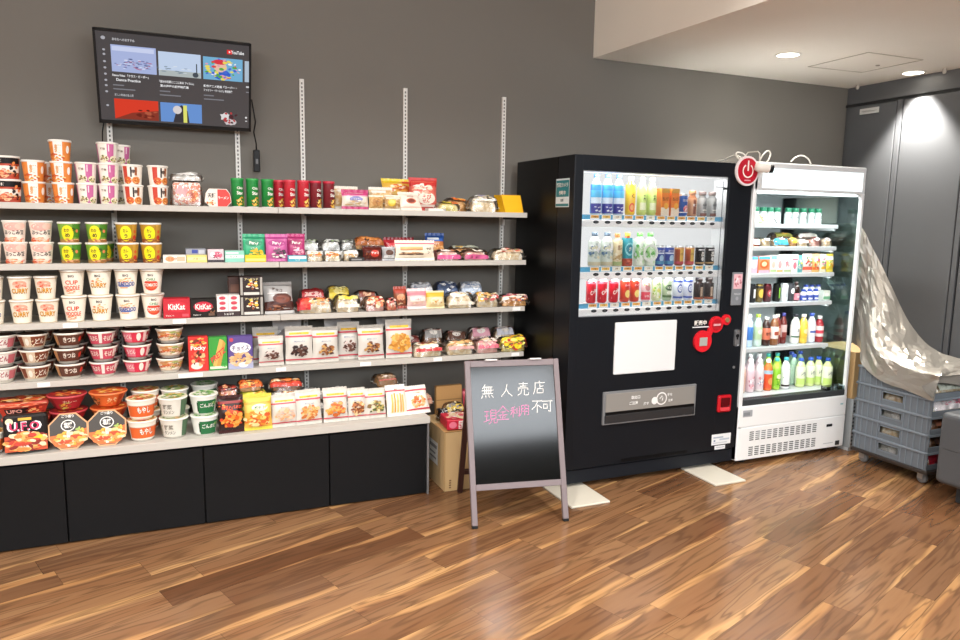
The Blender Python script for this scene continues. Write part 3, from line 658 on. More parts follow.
# clear sandwich packs, two layers
GP2 = 'clear sweet packs on the second shelf'
CLEARF = FOOD('#c8c8c2', '#e2e2de', '#a8aaa4', scale=35)
for k, (px, z, y, it, w) in enumerate([(0.6881, 0, 3.755, 1, 'in front beside the deep pink candy pouch'), (0.779, 0, 3.755, 1, 'in front, middle of the row'), (0.8769, 0, 3.755, 2, 'in front beside the dark chocolate bags'),
                                       (0.6759, .052, 3.85, 0, 'lying at the back above the front packs, candy pouch side'), (0.7924, .052, 3.85, 0, 'lying at the back above the front packs, in the middle'), (0.9007, .052, 3.85, 0, 'lying at the back above the front packs, chocolate side')]):
    items = [('r', -.42, .2, .42, .42, '#ecebe6'), ('f', -.05, .2, .36, .1, ['#e08a3c', '#f0b060', '#d8602c'] if it == 1 else ['#c88a50', '#e0b880', '#f2e8d8'], 12, k)] if it else [('f', 0, .35, .4, .12, ['#f4f4f2', '#9a9c96', '#c8ccc0', '#8aa070'], 16, k), ('r', -.3, .3, .2, .34, '#8a8c86')]
    lbread('cp%d' % k, 'clear wrapped sweet sandwich pack '+w, GP2, px, y, S2+(z if z else 0), .1 if it else .12, .09, .055, WHITEB if it else CLEARF, items, 11+k, 0, 'sweet pack', 'sweet_pack')
for k, px in enumerate((0.6904, 0.8519)):
    smallbox('sbk', ('white tray carrying the back sweet packs, candy pouch side', 'white tray carrying the back sweet packs, chocolate side')[k], px, .12, 3.86, S2, .12, .05, '#e4e4e0', [], '#d8d8d4', 0, None)
GC2 = 'chocolate and cake bags on the second shelf'
CH = ['#5a2c1c', '#8a4a2c', '#3a1a12']
lbread('ch_o', 'orange brown roll bag lying on top of the dark chocolate bags', GC2, 0.9849, 3.80, S2+.058, .165, .08, .06, GOLD, [('r', -.46, .1, .46, .55, '#a8602c'), ('e', 0, .38, .3, .1, '#c8803c'), ('e', -.1, .3, .08, .1, '#3a2418')], 3, .0, 'chocolate bag', 'chocolate_bag', .12)
put('ch_d', lambda: bag('chocolate_bag', 'chocolate bag', .105, .082, .045, '#5c1f18', [('e', .1, .45, .24, .3, '#c83a2c'), ('t', .1, .5, .2, 'チョコ', W_, .4), ('f', -.25, .4, .18, .3, CH, 8, 3)], '#4a1812', seed=3), 'dark red chocolate bag standing under the orange brown bag', GC2, 0.991, 3.77, S2, 0, -.15)
put('ch_b', lambda: carton('chocolate_carton', 'carton', .09, .05, .02, '#2c2a2a', [('r', -.4, .3, .3, .7, '#8a8a88')], '#4a4a48'), 'flat black carton lying in front of the dark chocolate bag', None, 0.9011, 3.738, S2)
for k, (px, w) in enumerate(((1.124, 'behind the grey bag'), (1.21, 'behind the long cream cake bag'))):
    put('ch_r', lambda: bag('chocolate_bag', 'chocolate bag', .1, .125, .05, '#a82430', [('e', 0, .6, .3, .22, '#d8404a'), ('t', 0, .62, .14, 'ショコラ', W_, .6), ('f', 0, .25, .34, .2, CH+['#e8c8a0'], 12, 3)], '#8a1c26', seed=7), 'red chocolate bag standing '+w, GC2, px, 3.86, S2, .1*k, -.1)
put('ch_g', lambda: bag('cake_bag', 'cake bag', .075, .075, .04, '#a8a8aa', [('e', 0, .6, .3, .26, '#5a3a2c'), ('r', -.4, .1, .4, .34, '#e4e4e4'), ('t', 0, .22, .12, 'ケーキ', '#5a5a5c', .5)], '#c8c8ca', seed=4), 'small grey cake bag between dark red and cream bags', GC2, 1.083, 3.775, S2, 0, -.1)
put('marron', lambda: bag('cake_bag', 'cake bag', .225, .112, .045, '#f2e6d0', [('r', -.5, .92, .5, 1, '#d86a80'), ('r', -.42, .2, .2, .3, '#4a2c20'), ('f', -.12, .3, .3, .09, ['#5a3424', '#c8946a', '#e8c8a0'], 18, 4), ('r', -.4, .58, .18, .74, '#e8b070'), ('r', -.4, .52, .18, .57, '#c88a4a'), ('t', .34, .6, .16, 'マロ', '#5a4030', .2), ('t', .34, .36, .16, 'ン', '#5a4030', .2)], '#f4ecd8', seed=8), 'long cream cake bag standing in the middle of the second shelf', GC2, 1.223, 3.755, S2, 0, -.08)
put('ch_blue', lambda: bag('crisp_bag', 'crisp bag', .14, .15, .05, '#c07840', [('r', -.5, .72, .5, 1, '#2858a8'), ('t', 0, .6, .12, 'ドーナツ', W_, .8), ('f', .1, .3, .4, .24, ['#a8602c', '#d89858', '#e8b880'], 18, 4), ('r', -.4, .8, .2, .9, '#e8eef4')], '#2450a0', seed=9), 'blue topped brown crisp bag behind the long cream cake bag', GC2, 1.38, 3.86, S2, -.1, -.12)
put('ch_pinkb', lambda: bag('cake_bag', 'cake bag', .1, .1, .04, '#b05a74', [('e', 0, .5, .3, .3, '#d89aa8'), ('f', 0, .4, .3, .2, ['#e8d0c8', '#8a3a4c'], 8, 2)], '#8a3a54', seed=3), 'dusky pink cake bag behind the middle of the cream bag', GC2, 1.305, 3.88, S2+.0, 0, -.1)
GB2 = 'flat bread packs on the second shelf'
lbread('f_p', 'pink edged bread pack beside the long cream cake bag', GB2, 1.42, 3.745, S2, .15, .11, .062, PINKB, [('r', -.46, .02, .46, .13, '#d05a8c'), ('e', -.1, .34, .22, .08, '#f2e0d4'), ('r', .1, .3, .3, .42, '#c87a50')], 21)
lbread('f_p2', 'pink edged bread pack in the middle of the flat packs', GB2, 1.586, 3.745, S2, .155, .11, .06, PINKB, [('r', -.46, .02, .46, .13, '#d05a8c'), ('e', .05, .34, .22, .08, '#f6ead8'), ('r', -.3, .34, -.1, .44, '#b8a878')], 24)
lbread('f_w', 'long white bread pack at the machine end of the second shelf', GB2, 1.792, 3.745, S2, .215, .11, .066, WHITEB, [('r', -.4, .2, .38, .26, '#e8c8b0'), ('f', 0, .3, .38, .1, ['#c84a3c', '#f2e8d8', '#7a8a5a', '#e8b888'], 18, 4)], 27)
lbread('f_k', 'brown topped bread pack set back behind the pink edged packs', GB2, 1.573, 3.87, S2, .2, .1, .075, GOLD, [('r', -.4, .3, .4, .5, '#a8aa98'), ('e', -.2, .4, .12, .08, '#c8a050')], 31)

# ---- third shelf
G3 = 'noodle cups on the third shelf'
def nood(big, words, cw, extra=()):
    H = .119 if big else .105
    it = []
    if big: it = [('t', 0, .82, .1, 'BIG', K_, .3)]
    it += list(extra)
    for k, (s, z, h, c, mw) in enumerate(words): it.append(('t', 0, z, h, s, c, mw))
    it += [('r', -.5, .97, .5, 1, '#b89a78'), ('r', -.5, 0, .5, .025, '#cdb898')]
    return lambda: cup('noodle_cup', 'noodle cup', .036 if big else .034, .0505 if big else .045, H, cw, it, '#e4d8c6')
c_cur = nood(False, [('CURRY', .42, .24, '#3a2a20', .54), ('CURRY', .43, .22, '#e09a00', .52)], '#f0e6d4', [('e', 0, .74, .22, .16, '#e8a890'), ('f', 0, .68, .2, .14, ['#e87a5a', '#f4d0b8', '#d86048'], 10, 2)])
c_sea = nood(False, [('SEAFOOD', .42, .22, '#3a58a8', .6)], '#f0e6d4', [('f', 0, .68, .2, .14, ['#e8a060', '#f4d0b8', '#6a88c0'], 10, 2)])
b_cls = nood(True, [('CUP', .56, .18, '#d84a20', .42), ('NOODLE', .34, .18, '#d84a20', .5)], '#f4ecdc', [('f', 0, .2, .26, .1, ['#f0b090', '#e88a5a', '#f6dcc8'], 10, 3)])
b_cur = nood(True, [('CURRY', .42, .2, '#3a2a20', .54), ('CURRY', .43, .18, '#e09a00', .52)], '#f4ecdc', [('f', 0, .64, .2, .1, ['#e88a4a', '#f4c890'], 8, 3)])
b_sea = nood(True, [('SEAFOOD', .46, .18, '#2a449c', .58)], '#f4ecdc', [('f', 0, .62, .22, .1, ['#e88a4a', '#f4c890', '#e8a860'], 10, 3), ('r', -.24, .34, .12, .4, '#5a74b4'), ('r', -.2, .28, .06, .32, '#e8a060')])
b_tom = nood(True, [('CHILI', .64, .11, '#2e8a50', .26), ('TOMATO', .4, .14, W_, .44)], '#f4ecdc', [('e', 0, .4, .24, .25, '#d8442c'), ('r', -.24, .56, .24, .66, '#f4ecdc'), ('e', 0, .34, .18, .12, '#e0603c')])
def two(key, fn, words, px, z=S3, y=3.79, p=.1195): stack(key, fn, words, px, y, z, p, 2, G3, 0, .002)
two('c_sea', c_sea, 'small blue lettered noodle cup cut off by the picture edge', -0.7319, S3, 3.79, .106)
two('c_cur', c_cur, 'small yellow lettered noodle cup beside the blue lettered ones', -0.6254, S3, 3.79, .106)
two('c_cur', c_cur, 'small yellow lettered noodle cup beside the big cups', -0.524, S3, 3.79, .106)
two('b_cls', b_cls, 'big orange lettered noodle cup', -0.4147)
two('b_cur', b_cur, 'big yellow lettered noodle cup', -0.3039)
two('b_sea', b_sea, 'big blue lettered noodle cup', -0.1924)
two('b_tom', b_tom, 'big noodle cup with red tomato print', -0.084)
GK = 'chocolate cartons on the third shelf'
KK = lambda c, o: [('e', 0, .58, .38, .28, o), ('t', 0, .58, .3, 'KitKat', W_, .62), ('t', -.25, .14, .08, 'チョコレート', W_, .3), ('r', .2, .08, .44, .22, c)]
def kbox(key, words, px, W, H, col, items, y=3.75, z=S3, D=.06, top=None, rz=0): put(key, lambda: carton('chocolate_carton', 'carton', W, D, H, col, items, top or col), words, GK, px, y, z, rz)
kbox('k_red', 'bright red wafer chocolate carton beside the big noodle cups', 0.020, 0.120, .096, '#c01c2c', KK('#e0505c', '#d02838'))
kbox('k_dk', 'black wafer chocolate carton with a red oval', 0.140, 0.116, .09, '#26221f', KK('#6a5040', '#c8203a')+[('f', .34, .4, .12, .2, ['#c89a70', '#8a5a3c'], 6, 2)], 3.753)
kbox('k_wh', 'white carton with red patterned squares beside stacked black cartons', 0.257, 0.108, .105, '#efe6e0', [('r', -.5, 0, .5, .24, '#3a2a2c'), ('r', -.02, .24, .0, 1, '#c8b0b0')]+[('e', -.26+.5*i, .4+.24*j, .14, .08, '#c8485a') for i in range(2) for j in range(3)]+[('t', 0, .12, .1, 'ショコラ', W_, .6)], 3.752, S3, .07, '#f6f0ea')
CHB = [('r', -.48, .05, -.38, .95, '#a8a49c'), ('r', .38, .05, .48, .95, '#a8a49c'), ('f', .02, .55, .28, .26, ['#e8c040', '#c83a2c', '#f2e8d0', '#8a4a2c'], 14, 4), ('r', -.34, .06, .34, .2, '#d8d4cc'), ('t', 0, .86, .12, 'アーモンド', '#e8d8a8', .6)]
kbox('k_b2', 'black almond chocolate carton, lower of the stacked two', 0.368, 0.110, .098, '#2a1a18', CHB, 3.751, S3)
kbox('k_b2', 'black almond chocolate carton, upper of the stacked two', 0.368, 0.110, .098, '#2a1a18', CHB, 3.754, S3+.0985)
kbox('k_br', 'brown chocolate carton standing behind the stacked black cartons', 0.3147, .1, .19, '#4a2c22', [('r', -.4, .6, .4, .8, '#6a4434')], 3.83)
put('choc_pouch', lambda: bag('chocolate_bag', 'chocolate bag', .15, .17, .05, '#a8a6a4', [('r', -.5, 0, .5, .34, '#4a2620'), ('e', .1, .44, .34, .2, '#5a2c20'), ('e', .1, .4, .26, .14, '#7a4030'), ('f', -.1, .12, .34, .1, CH+['#a06a50'], 14, 3), ('t', -.05, .78, .12, 'チョコ', '#4a3a34', .5, -.25), ('r', -.4, .62, .3, .66, '#d8d4d0')], '#b8b6b4', seed=5), 'grey and brown chocolate pouch leaning beside the stacked black cartons', None, 0.5084, 3.785, S3, .1, -.35)
GB3 = 'bread packs on the third shelf'
lbread('r3a', 'red topped bread pack lying beside the chocolate pouch', GB3, 0.6876, 3.745, S3, .21, .11, .078, WHITEB, [('r', -.48, .05, -.16, .6, '#c8282c'), ('e', -.26, .25, .14, .16, '#e8503c'), ('f', .12, .3, .3, .14, ['#f4ead0', '#e0b070', '#f2dcb0', '#d8803c'], 16, 3), ('t', .12, .38, .07, 'もちもち', '#c8402c', .4)], 41)
lbread('r3b', 'dark red bread pack set back behind the red topped pack', GB3, 0.6923, 3.86, S3, .17, .1, .115, REDB, [('r', -.4, .15, .4, .45, '#a82428'), ('r', -.3, .2, .3, .3, '#d8a8a0')], 43)
lbread('r3c', 'yellow bread pack at the back of the third shelf', GB3, 0.8325, 3.86, S3, .16, .11, .125, MELON, [('r', -.4, .12, .42, .4, '#d8c040'), ('e', 0, .3, .26, .1, '#ece08a'), ('f', 0, .36, .4, .06, ['#c8a83c', '#f2eab0', '#7a6a2c'], 12, 4)], 45)
lbread('r3d', 'cream bread pack with a yellow patch in front of yellow pack', GB3, 0.8564, 3.745, S3, .155, .12, .088, WHITEB, [('r', -.36, .24, .36, .4, '#e8d88a'), ('e', 0, .32, .2, .08, '#e8c840'), ('r', -.4, .06, .4, .12, '#f6f0dc')], 47)
lbread('r3e', 'tomato red and cream bread pack beside the cream pack', GB3, 1.003, 3.745, S3, .145, .11, .075, PINKB, [('f', 0, .26, .42, .2, ['#c83a28', '#e8b080', '#f2e4c8', '#8a4a2c', '#d87040'], 26, 5), ('r', -.1, .4, .3, .5, '#a8402c')], 49)
lbread('r3f', 'dark brown bread pack behind the tomato red pack', GB3, 0.9874, 3.86, S3, .15, .1, .095, BROWN, [('r', -.3, .2, .3, .4, '#8a4434'), ('e', 0, .3, .16, .08, '#d8b090')], 51)
lbread('r3g', 'small reddish bread pack between tomato red and brown packs', GB3, 1.093, 3.745, S3, .085, .1, .06, REDB, [('f', 0, .3, .4, .2, ['#e8c8b8', '#c8605a', '#a03c3c'], 12, 6)], 53)
put('r3h', lambda: bag('bread_bag', 'bread bag', .075, .125, .05, '#9a5a40', [('r', -.5, .74, .5, 1, '#b04838'), ('e', 0, .5, .34, .2, '#d89870'), ('f', 0, .25, .34, .18, ['#e8c8a0', '#7a3828', '#c87850'], 10, 3)], '#a84a3a', seed=3), 'narrow brown and red bread bag standing on the third shelf', GB3, 1.16, 3.785, S3, 0, -.15)
put('r3i', lambda: bag('bread_bag', 'bread bag', .115, .115, .06, '#f0c8c4', [('r', -.5, .7, .5, 1, '#e88a94'), ('r', -.4, .3, .4, .6, '#f6ece0'), ('f', 0, .2, .4, .12, ['#f6e4d0', '#e8b8a0', '#f2d0c0'], 12, 4), ('t', 0, .45, .14, 'いちご', '#d0506a', .5)], '#f2d8d4', seed=6), 'pink bread bag standing beside the narrow brown one', GB3, 1.245, 3.78, S3, 0, -.15)
put('r3j', lambda: bag('bread_bag', 'bread bag', .11, .1, .06, '#ecd49c', [('r', -.5, .66, .5, .96, '#e0b840'), ('e', 0, .4, .34, .24, '#f6e6c0'), ('f', 0, .3, .3, .2, ['#f2d890', '#d8a048', '#fff4d8'], 10, 4)], '#ecdcae', seed=7), 'yellow cream bread bag standing beside the pink bag', GB3, 1.353, 3.78, S3, 0, -.2)
lbread('r3k', 'white bread pack in front of the silver and blue bags', GB3, 1.496, 3.745, S3, .165, .11, .092, WHITEB, [('e', -.1, .3, .3, .1, '#f6ecd8'), ('r', -.46, .04, .46, .1, '#e8dcc8'), ('f', .1, .38, .3, .07, ['#f4e0a0', '#f8f2e6', '#d8a070'], 12, 3)], 55)
lbread('r3l', 'white and yellow bread pack near the machine end', GB3, 1.664, 3.745, S3, .155, .11, .08, WHITEB, [('f', 0, .28, .44, .16, ['#f2e8d4', '#e8b870', '#c8605a', '#f8f4ec', '#8a7a60'], 24, 7), ('r', -.42, .1, -.2, .5, '#e8b040')], 57)
lbread('r3m', 'mixed bread pack hanging over the machine end of third shelf', GB3, 1.836, 3.745, S3, .185, .11, .068, GOLD, [('f', 0, .28, .44, .18, ['#f2e4d0', '#e88a4a', '#c83c4c', '#f8f0e0', '#6a4a5a', '#e8a8a0'], 30, 8)], 59)
for k, (px, c, c2, w) in enumerate(((1.301, '#c8ccd2', '#8a96a8', 'silver bread pack behind the pink bag'), (1.458, '#44587c', '#2a3858', 'dark blue bread pack behind the white pack'), (1.608, '#b8c4d4', '#7a90b4', 'pale blue bread pack behind the white and yellow pack'))):
    lbread('r3n%d' % k, w+', third shelf', GB3, px, 3.85, S3, .15, .11, .135, WHITEB, [('r', -.48, .1, .48, .6, c), ('f', 0, .35, .42, .14, [c2, '#eef0f2', c], 14, k)], 61+k)

# ---- fourth shelf
G4 = 'noodle bowls on the fourth shelf'
def bowl(col, items): return lambda: cup('noodle_bowl', 'noodle bowl', .046, .0605, .071, col, items, '#3a2c26', [('e', 0, .5, .4, .4, '#5a3c2c')], '#efe8dc', '#f2ece0', .012)
W1, BR = '#efe6d8', '#7a3c24'
bw = {
 'w0': bowl('#e6ded4', [('r', -.3, .2, .1, .9, '#f2ece4'), ('t', .05, .55, .5, 'うどん', '#a83a4a', .3), ('r', .2, .1, .4, .9, '#c86a70')]),
 'w1': bowl('#d8c0a4', [('r', -.34, .1, -.2, 1, BR), ('r', .0, .1, .34, 1, BR), ('e', -.1, .5, .05, .34, W1), ('t', .2, .55, .5, 'どん', W1, .22), ('f', .02, .4, .06, .3, ['#e8b060', '#f4e8c8'], 5, 2)]),
 'w2': bowl('#caa98a', [('r', -.3, .0, .38, 1, '#5c3426'), ('t', .0, .55, .5, 'きつね', W1, .3), ('e', .28, .55, .05, .26, '#d83c2c'), ('e', -.38, .5, .08, .5, '#c89060')]),
 'w3': bowl('#c8485c', [('r', -.06, .1, .02, 1, '#f0e2da'), ('r', .28, .2, .42, .95, '#f0e2da'), ('t', -.2, .55, .5, '天ぷら', W1, .22), ('t', .15, .55, .5, 'そば', W1, .2), ('f', .35, .5, .06, .3, ['#e8a070', '#c83a4c'], 5, 3)]),
 'w4': bowl('#d0304a', [('r', -.36, .1, -.1, .9, '#e0788a'), ('e', .08, .55, .06, .4, '#f2e6dc'), ('r', .2, .1, .3, 1, '#f0c8c4'), ('t', -.22, .55, .42, 'うどん', W1, .24), ('t', .36, .5, .4, '肉', W1, .12)]),
 'w5': bowl('#e2cbb0', [('f', 0, .5, .4, .4, ['#e0a860', '#d86a3c', '#f4ead8', '#a8b060', '#c88a5a'], 26, 4), ('t', 0, .55, .44, 'ちゃんぽん', '#7a5a40', .5)]),
}
for k, (px, l) in enumerate(((-0.7182, 'grey white noodle bowl at the picture edge'), (-0.5902, 'brown striped noodle bowl beside the grey ones'), (-0.4514, 'dark brown noodle bowl beside the pink ones'), (-0.3094, 'pink red noodle bowl with white stripe'), (-0.1661, 'crimson noodle bowl beside the cream ones'), (-0.018, 'cream and orange noodle bowl beside the red stick carton'))):
    f = bw['w%d' % k]
    stack('bowl%d' % k, f, l, px, 3.80, S4, .0725, 3, G4, .1, .003)
    put('bowl%d' % k, f, 'noodle bowl set back behind the '+l.split(' noodle')[0]+' front stack, lid showing', G4, px+.008, 3.945, S4+.145)
    for q in (0, .0725): put('bowl%d' % k, f, 'noodle bowl set back behind the '+l.split(' noodle')[0]+' front stack, '+('bottom' if q == 0 else 'middle'), G4, px+.006, 3.945, S4+q)
G4B = 'upright cartons on the fourth shelf'
def ubox(key, words, px, W, H, col, items, top): put(key, lambda: carton('snack_carton', 'carton', W, .04, H, col, items, top), words, G4B, px, 3.752, S4, rnd.uniform(-.05, .05))
ubox('pocky', 'bright red biscuit stick carton beside the cream noodle bowls', 0.110, 0.091, .172, '#d8322c', [('t', 0, .66, .16, 'Pocky', W_, .8), ('f', 0, .84, .4, .12, ['#e8a040', '#7a3420', '#f0c878'], 14, 3), ('f', 0, .36, .36, .2, ['#8a3a20', '#e86a4a', '#e8b880', '#5a2418'], 18, 5), ('e', -.1, .16, .3, .1, '#f2d8d0')], '#c8282c')
ubox('pretz', 'green biscuit stick carton between the red and purple cartons', 0.201, 0.086, .165, '#3c9a3c', [('p', [(-.3, .15), (-.1, .1), (.3, .9), (.1, .95)], '#d8b060'), ('p', [(-.1, .12), (.1, .08), (.42, .8), (.3, .9)], '#c89848'), ('t', 0, .46, .18, 'PRETZ', '#d82c3c', .86, .5), ('r', -.46, .04, .46, .12, '#d8e8c8'), ('f', .3, .18, .16, .1, ['#e84a3c', '#4cae4c'], 6, 2)], '#4ca84c')
ubox('ovals', 'purple biscuit carton with white oval and cookie picture', 0.307, 0.119, .165, '#5c4a8c', [('r', -.5, 0, .5, .2, '#a8acc8'), ('f', 0, .3, .44, .2, ['#e0b888', '#d8a870', '#eccaa0'], 26, 3), ('e', 0, .64, .42, .17, '#f4f0f0'), ('t', 0, .64, .16, 'チョイス', '#3c3468', .7), ('e', -.36, .9, .08, .06, '#c8485c'), ('e', .1, .12, .2, .08, '#f4f0ec')], '#6a58a0')
G4N = 'nut bags on the fourth shelf'
def nut_items(cols, big=.26, txt='ナッツ', red=True):
    return [('r', -.36, .83, .36, .9, '#e8b820'), ('t', 0, .865, .045, txt, '#5a3a20', .5), ('r', -.5, .75, .5, .8, '#d84858'), ('r', -.5, .03, .5, .07, '#c83c4c'), ('t', 0, .62, .05, '素焼きミックス', '#7a8aa8', .6), ('f', 0, .32, .3, .19, cols, 24, 4)]
NC = {'dark': ['#3a2420', '#5a3a30', '#2a1a18'], 'choc': ['#4a2c26', '#6a4438', '#d8c8c0'], 'mix': ['#7a4a30', '#c8985a', '#4a2c20', '#a86c40'], 'cook': ['#e0a048', '#c88430', '#f0bc68']}
def nutbag(kind, W=.145, H=.195, big=False):
    it = nut_items(NC[kind])
    if big: it[-1] = ('f', 0, .36, .4, .28, NC[kind], 40, 4)
    return lambda: bag('nut_bag', 'nut bag', W, H, .045, '#d2cdc4', it, '#cac5bb', .35, seed=len(kind))
for px, y, k, W, H, w in ((0.4591, 3.775, 'choc', .125, .155, 'small white nut bag with dark nuts, in front of taller one'), (0.4427, 3.86, 'choc', .13, .19, 'white nut bag behind the small front nut bag'), (0.6008, 3.775, 'dark', .15, .2, 'white nut bag with blackish nuts'), (0.7383, 3.775, 'mix', .145, .19, 'white nut bag with reddish brown nuts'), (0.8722, 3.82, 'choc', .12, .205, 'white nut bag with scattered chocolate pieces, set back'), (0.9835, 3.775, 'mix', .145, .185, 'white nut bag with a mixed nut heap')):
    put('nut_%s_%g' % (k, W), nutbag(k, W, H), w+' on the fourth shelf', G4N, px, y, S4, rnd.uniform(-.06, .06), -.1)
put('nutcook', nutbag('cook', .15, .215, True), 'white bag with a big golden cookie picture on the fourth shelf', G4N, 1.141, 3.775, S4, 0, -.1)
SILV = M('#b8b4b2', .35)
for k, (px, w) in enumerate(((0.5613, 'behind the small nut bags'), (0.8342, 'behind the reddish brown nut bag'), (1.142, 'behind the golden cookie bag'))):
    put('silv', lambda: bag('nut_bag', 'nut bag', .15, .215, .05, SILV, [('r', -.4, .5, .4, .7, '#8a8482'), ('f', 0, .7, .4, .2, ['#d8d6d4', '#8e8a88', '#f2f0ee'], 14, 3)], SILV, .28, seed=9), 'silver backed nut bag standing '+w, G4N, px, 3.91, S4, .1*k, -.06)
GB4 = 'bread packs on the fourth shelf'
lbread('r4a', 'oval labelled bread pack beside the golden cookie bag', GB4, 1.307, 3.745, S4, .19, .12, .075, WHITEB, [('r', -.4, .1, .4, .2, '#c83c3c'), ('e', 0, .26, .3, .1, '#f4ead8'), ('f', 0, .4, .4, .08, ['#e8c890', '#a8502c', '#f6ecd8'], 14, 3)], 71)
lbread('r4b', 'cream bread pack in the middle of the fourth shelf bread', GB4, 1.5, 3.745, S4, .185, .12, .078, WHITEB, [('r', -.42, .1, .42, .18, '#e0a8a0'), ('f', 0, .3, .42, .14, ['#f6e8cc', '#e8c080', '#c89058'], 18, 4)], 73)
lbread('r4c', 'pink and cream bread pack next to the yellow candy pack', GB4, 1.669, 3.745, S4, .16, .12, .08, PINKB, [('r', -.42, .08, .42, .18, '#d86a7c'), ('f', 0, .3, .4, .14, ['#f6e0d4', '#e8a0a0', '#f2d8b0'], 16, 5)], 75)
lbread('r4d', 'yellow candy pack at the machine end of the fourth shelf', GB4, 1.836, 3.745, S4, .18, .11, .085, MELON, [('f', 0, .3, .46, .24, ['#e8d020', '#e8a028', '#f4e870', '#c83c2c', '#6a5a30'], 40, 6)], 77, 0, 'candy pack', 'candy_pack')
for k, (px, br, c, z, w) in enumerate(((1.381, BROWN, '#a8a4a0', .13, 'brown roll pack with grey label at the back, beside the cookie bag'), (1.524, BROWN, '#6a4434', .11, 'dark brown bread pack at the back, middle of the row'), (1.677, PINKB, '#e8a8b8', .125, 'pink labelled bread pack at the back of the fourth shelf'), (1.834, WHITEB, '#dcdce4', .125, 'white labelled bread pack at the back, machine end of fourth shelf'), (1.236, REDB, '#8a3c34', .1, 'reddish brown bread pack half behind the cookie bag'))):
    lbread('r4e%d' % k, w, GB4, px, 3.86, S4, .15, .11, z, br, [('r', -.36, .18, .36, .44, c), ('e', 0, .32, .18, .08, '#f2ece4'), ('f', 0, .42, .4, .05, ['#5a3424', '#e8dcd0', '#a8645c'], 10, k)], 81+k)
# ---- deep bottom shelf
G5 = 'noodle tubs and bowls on the bottom shelf'
S5b = S5
RED_F = ['#c8402c', '#e8803c', '#f0b464', '#8a2418', '#f4dcb0']
def ufo(): 
    t = thing('noodle_tray', cat='noodle tray'); W, H, D = .172, .165, .055
    b = MB(); b.box(-W/2, W/2, 0, D, 0, H, '#1c1614', .014, 2)
    decor(b, flat(W*.98, H*.97, 0, 0, .002), [('r', -.48, .02, .48, .44, '#c8502c'), ('f', 0, .28, .46, .24, RED_F, 60, 4), ('e', -.36, .84, .09, .09, '#e8d8b0'), ('r', -.16, .86, .14, .93, '#e8b040'), ('t', -.02, .7, .26, 'U.F.O', '#f6eef0', .82), ('t', -.02, .7, .22, 'U.F.O', '#d0285c', .74), ('t', 0, .5, .1, '太麺', W_, .3), ('e', .28, .36, .12, .09, '#e8cc2c'), ('t', -.02, .13, .11, '濃い濃い', W_, .5)])
    b.build('tray', t); return t
put('ufo', ufo, 'black and red fried noodle tray standing up in front of the stacked trays', G5, -0.6073, 3.565, S5+.008, .05, -.13)
def redtray():
    t = thing('noodle_tray', cat='noodle tray'); W, D, H = .19, .14, .062
    b = MB()
    b.add([(-W*.42, D*.08, 0), (W*.42, D*.08, 0), (W*.42, D*.92, 0), (-W*.42, D*.92, 0), (-W/2, 0, H*.7), (W/2, 0, H*.7), (W/2, D, H*.7), (-W/2, D, H*.7)], [(0, 1, 2, 3), (0, 1, 5, 4), (1, 2, 6, 5), (2, 3, 7, 6), (3, 0, 4, 7)], '#b03424')
    decor(b, Surf(lambda u, v, o: (u*W*(.84+.16*v), D*.08*(1-v)-o, v*H*.7), W, H, True), [('r', -.4, .2, .1, .8, '#2a1a18'), ('t', -.2, .5, .4, 'UFO', '#e8a090', .4), ('f', .25, .45, .2, .4, ['#e8603c', '#f0a868', '#7a1c14'], 12, 3)])
    b.build('tray', t)
    l = MB().box(-W/2-.004, W/2+.004, -.004, D+.004, H*.7, H, '#b8402c', .006, 2); decor(l, topflat(W, D, H, 0, D/2), [('f', 0, .5, .46, .44, RED_F, 50, 5)], .0003)
    decor(l, flat(W, H*.3, -.004, 0, H*.7), [('f', 0, .5, .48, .5, ['#e87a5a', '#d8502c', '#f0b48a'], 20, 6)]); l.build('lid', t); return t
stack('redtray', redtray, 'red flat noodle tray behind the standing black one', -0.6288, 3.70, S5, .066, 3, G5, 0, .003)
def redbowl(): return cup('noodle_bowl', 'noodle bowl', .05, .079, .072, '#a8242c', [('r', -.3, 0, -.2, 1, '#7a1820'), ('t', .12, .66, .3, 'カレー', '#e8b8a0', .26), ('f', .02, .34, .12, .3, ['#c8c05a', '#e0a040', '#8a6a2c'], 12, 3), ('f', -.35, .5, .12, .3, ['#c84a50', '#e0808a'], 6, 5)], '#8a1f24', [('f', 0, .5, .4, .4, ['#d8702c', '#a82820', '#e8c070'], 20, 2)], '#c0444a', '#8a1f24', .008)
def orbowl(): return cup('noodle_bowl', 'noodle bowl', .05, .079, .072, '#d8642c', [('f', -.3, .5, .16, .4, ['#8a4a2c', '#e8b478', '#c8844c', '#5a2c18'], 16, 3), ('t', .08, .6, .34, 'みそ', '#f4d0a0', .22), ('r', .2, 0, .3, 1, '#b84420'), ('f', .05, .25, .14, .16, ['#f0b060', '#e84a1c'], 8, 4)], '#c8501f', [('f', 0, .5, .4, .4, ['#e8a040', '#c84a20', '#f0d090'], 20, 2)], '#e07a44', '#b84a1c', .008)
stack('redbowl', redbowl, 'dark red noodle bowl behind the octagonal packs', -0.4606, 3.725, S5, .075, 3, G5, 0, .003)
stack('orbowl', orbowl, 'orange noodle bowl behind the octagonal packs', -0.2933, 3.725, S5, .075, 3, G5, .1, .003)
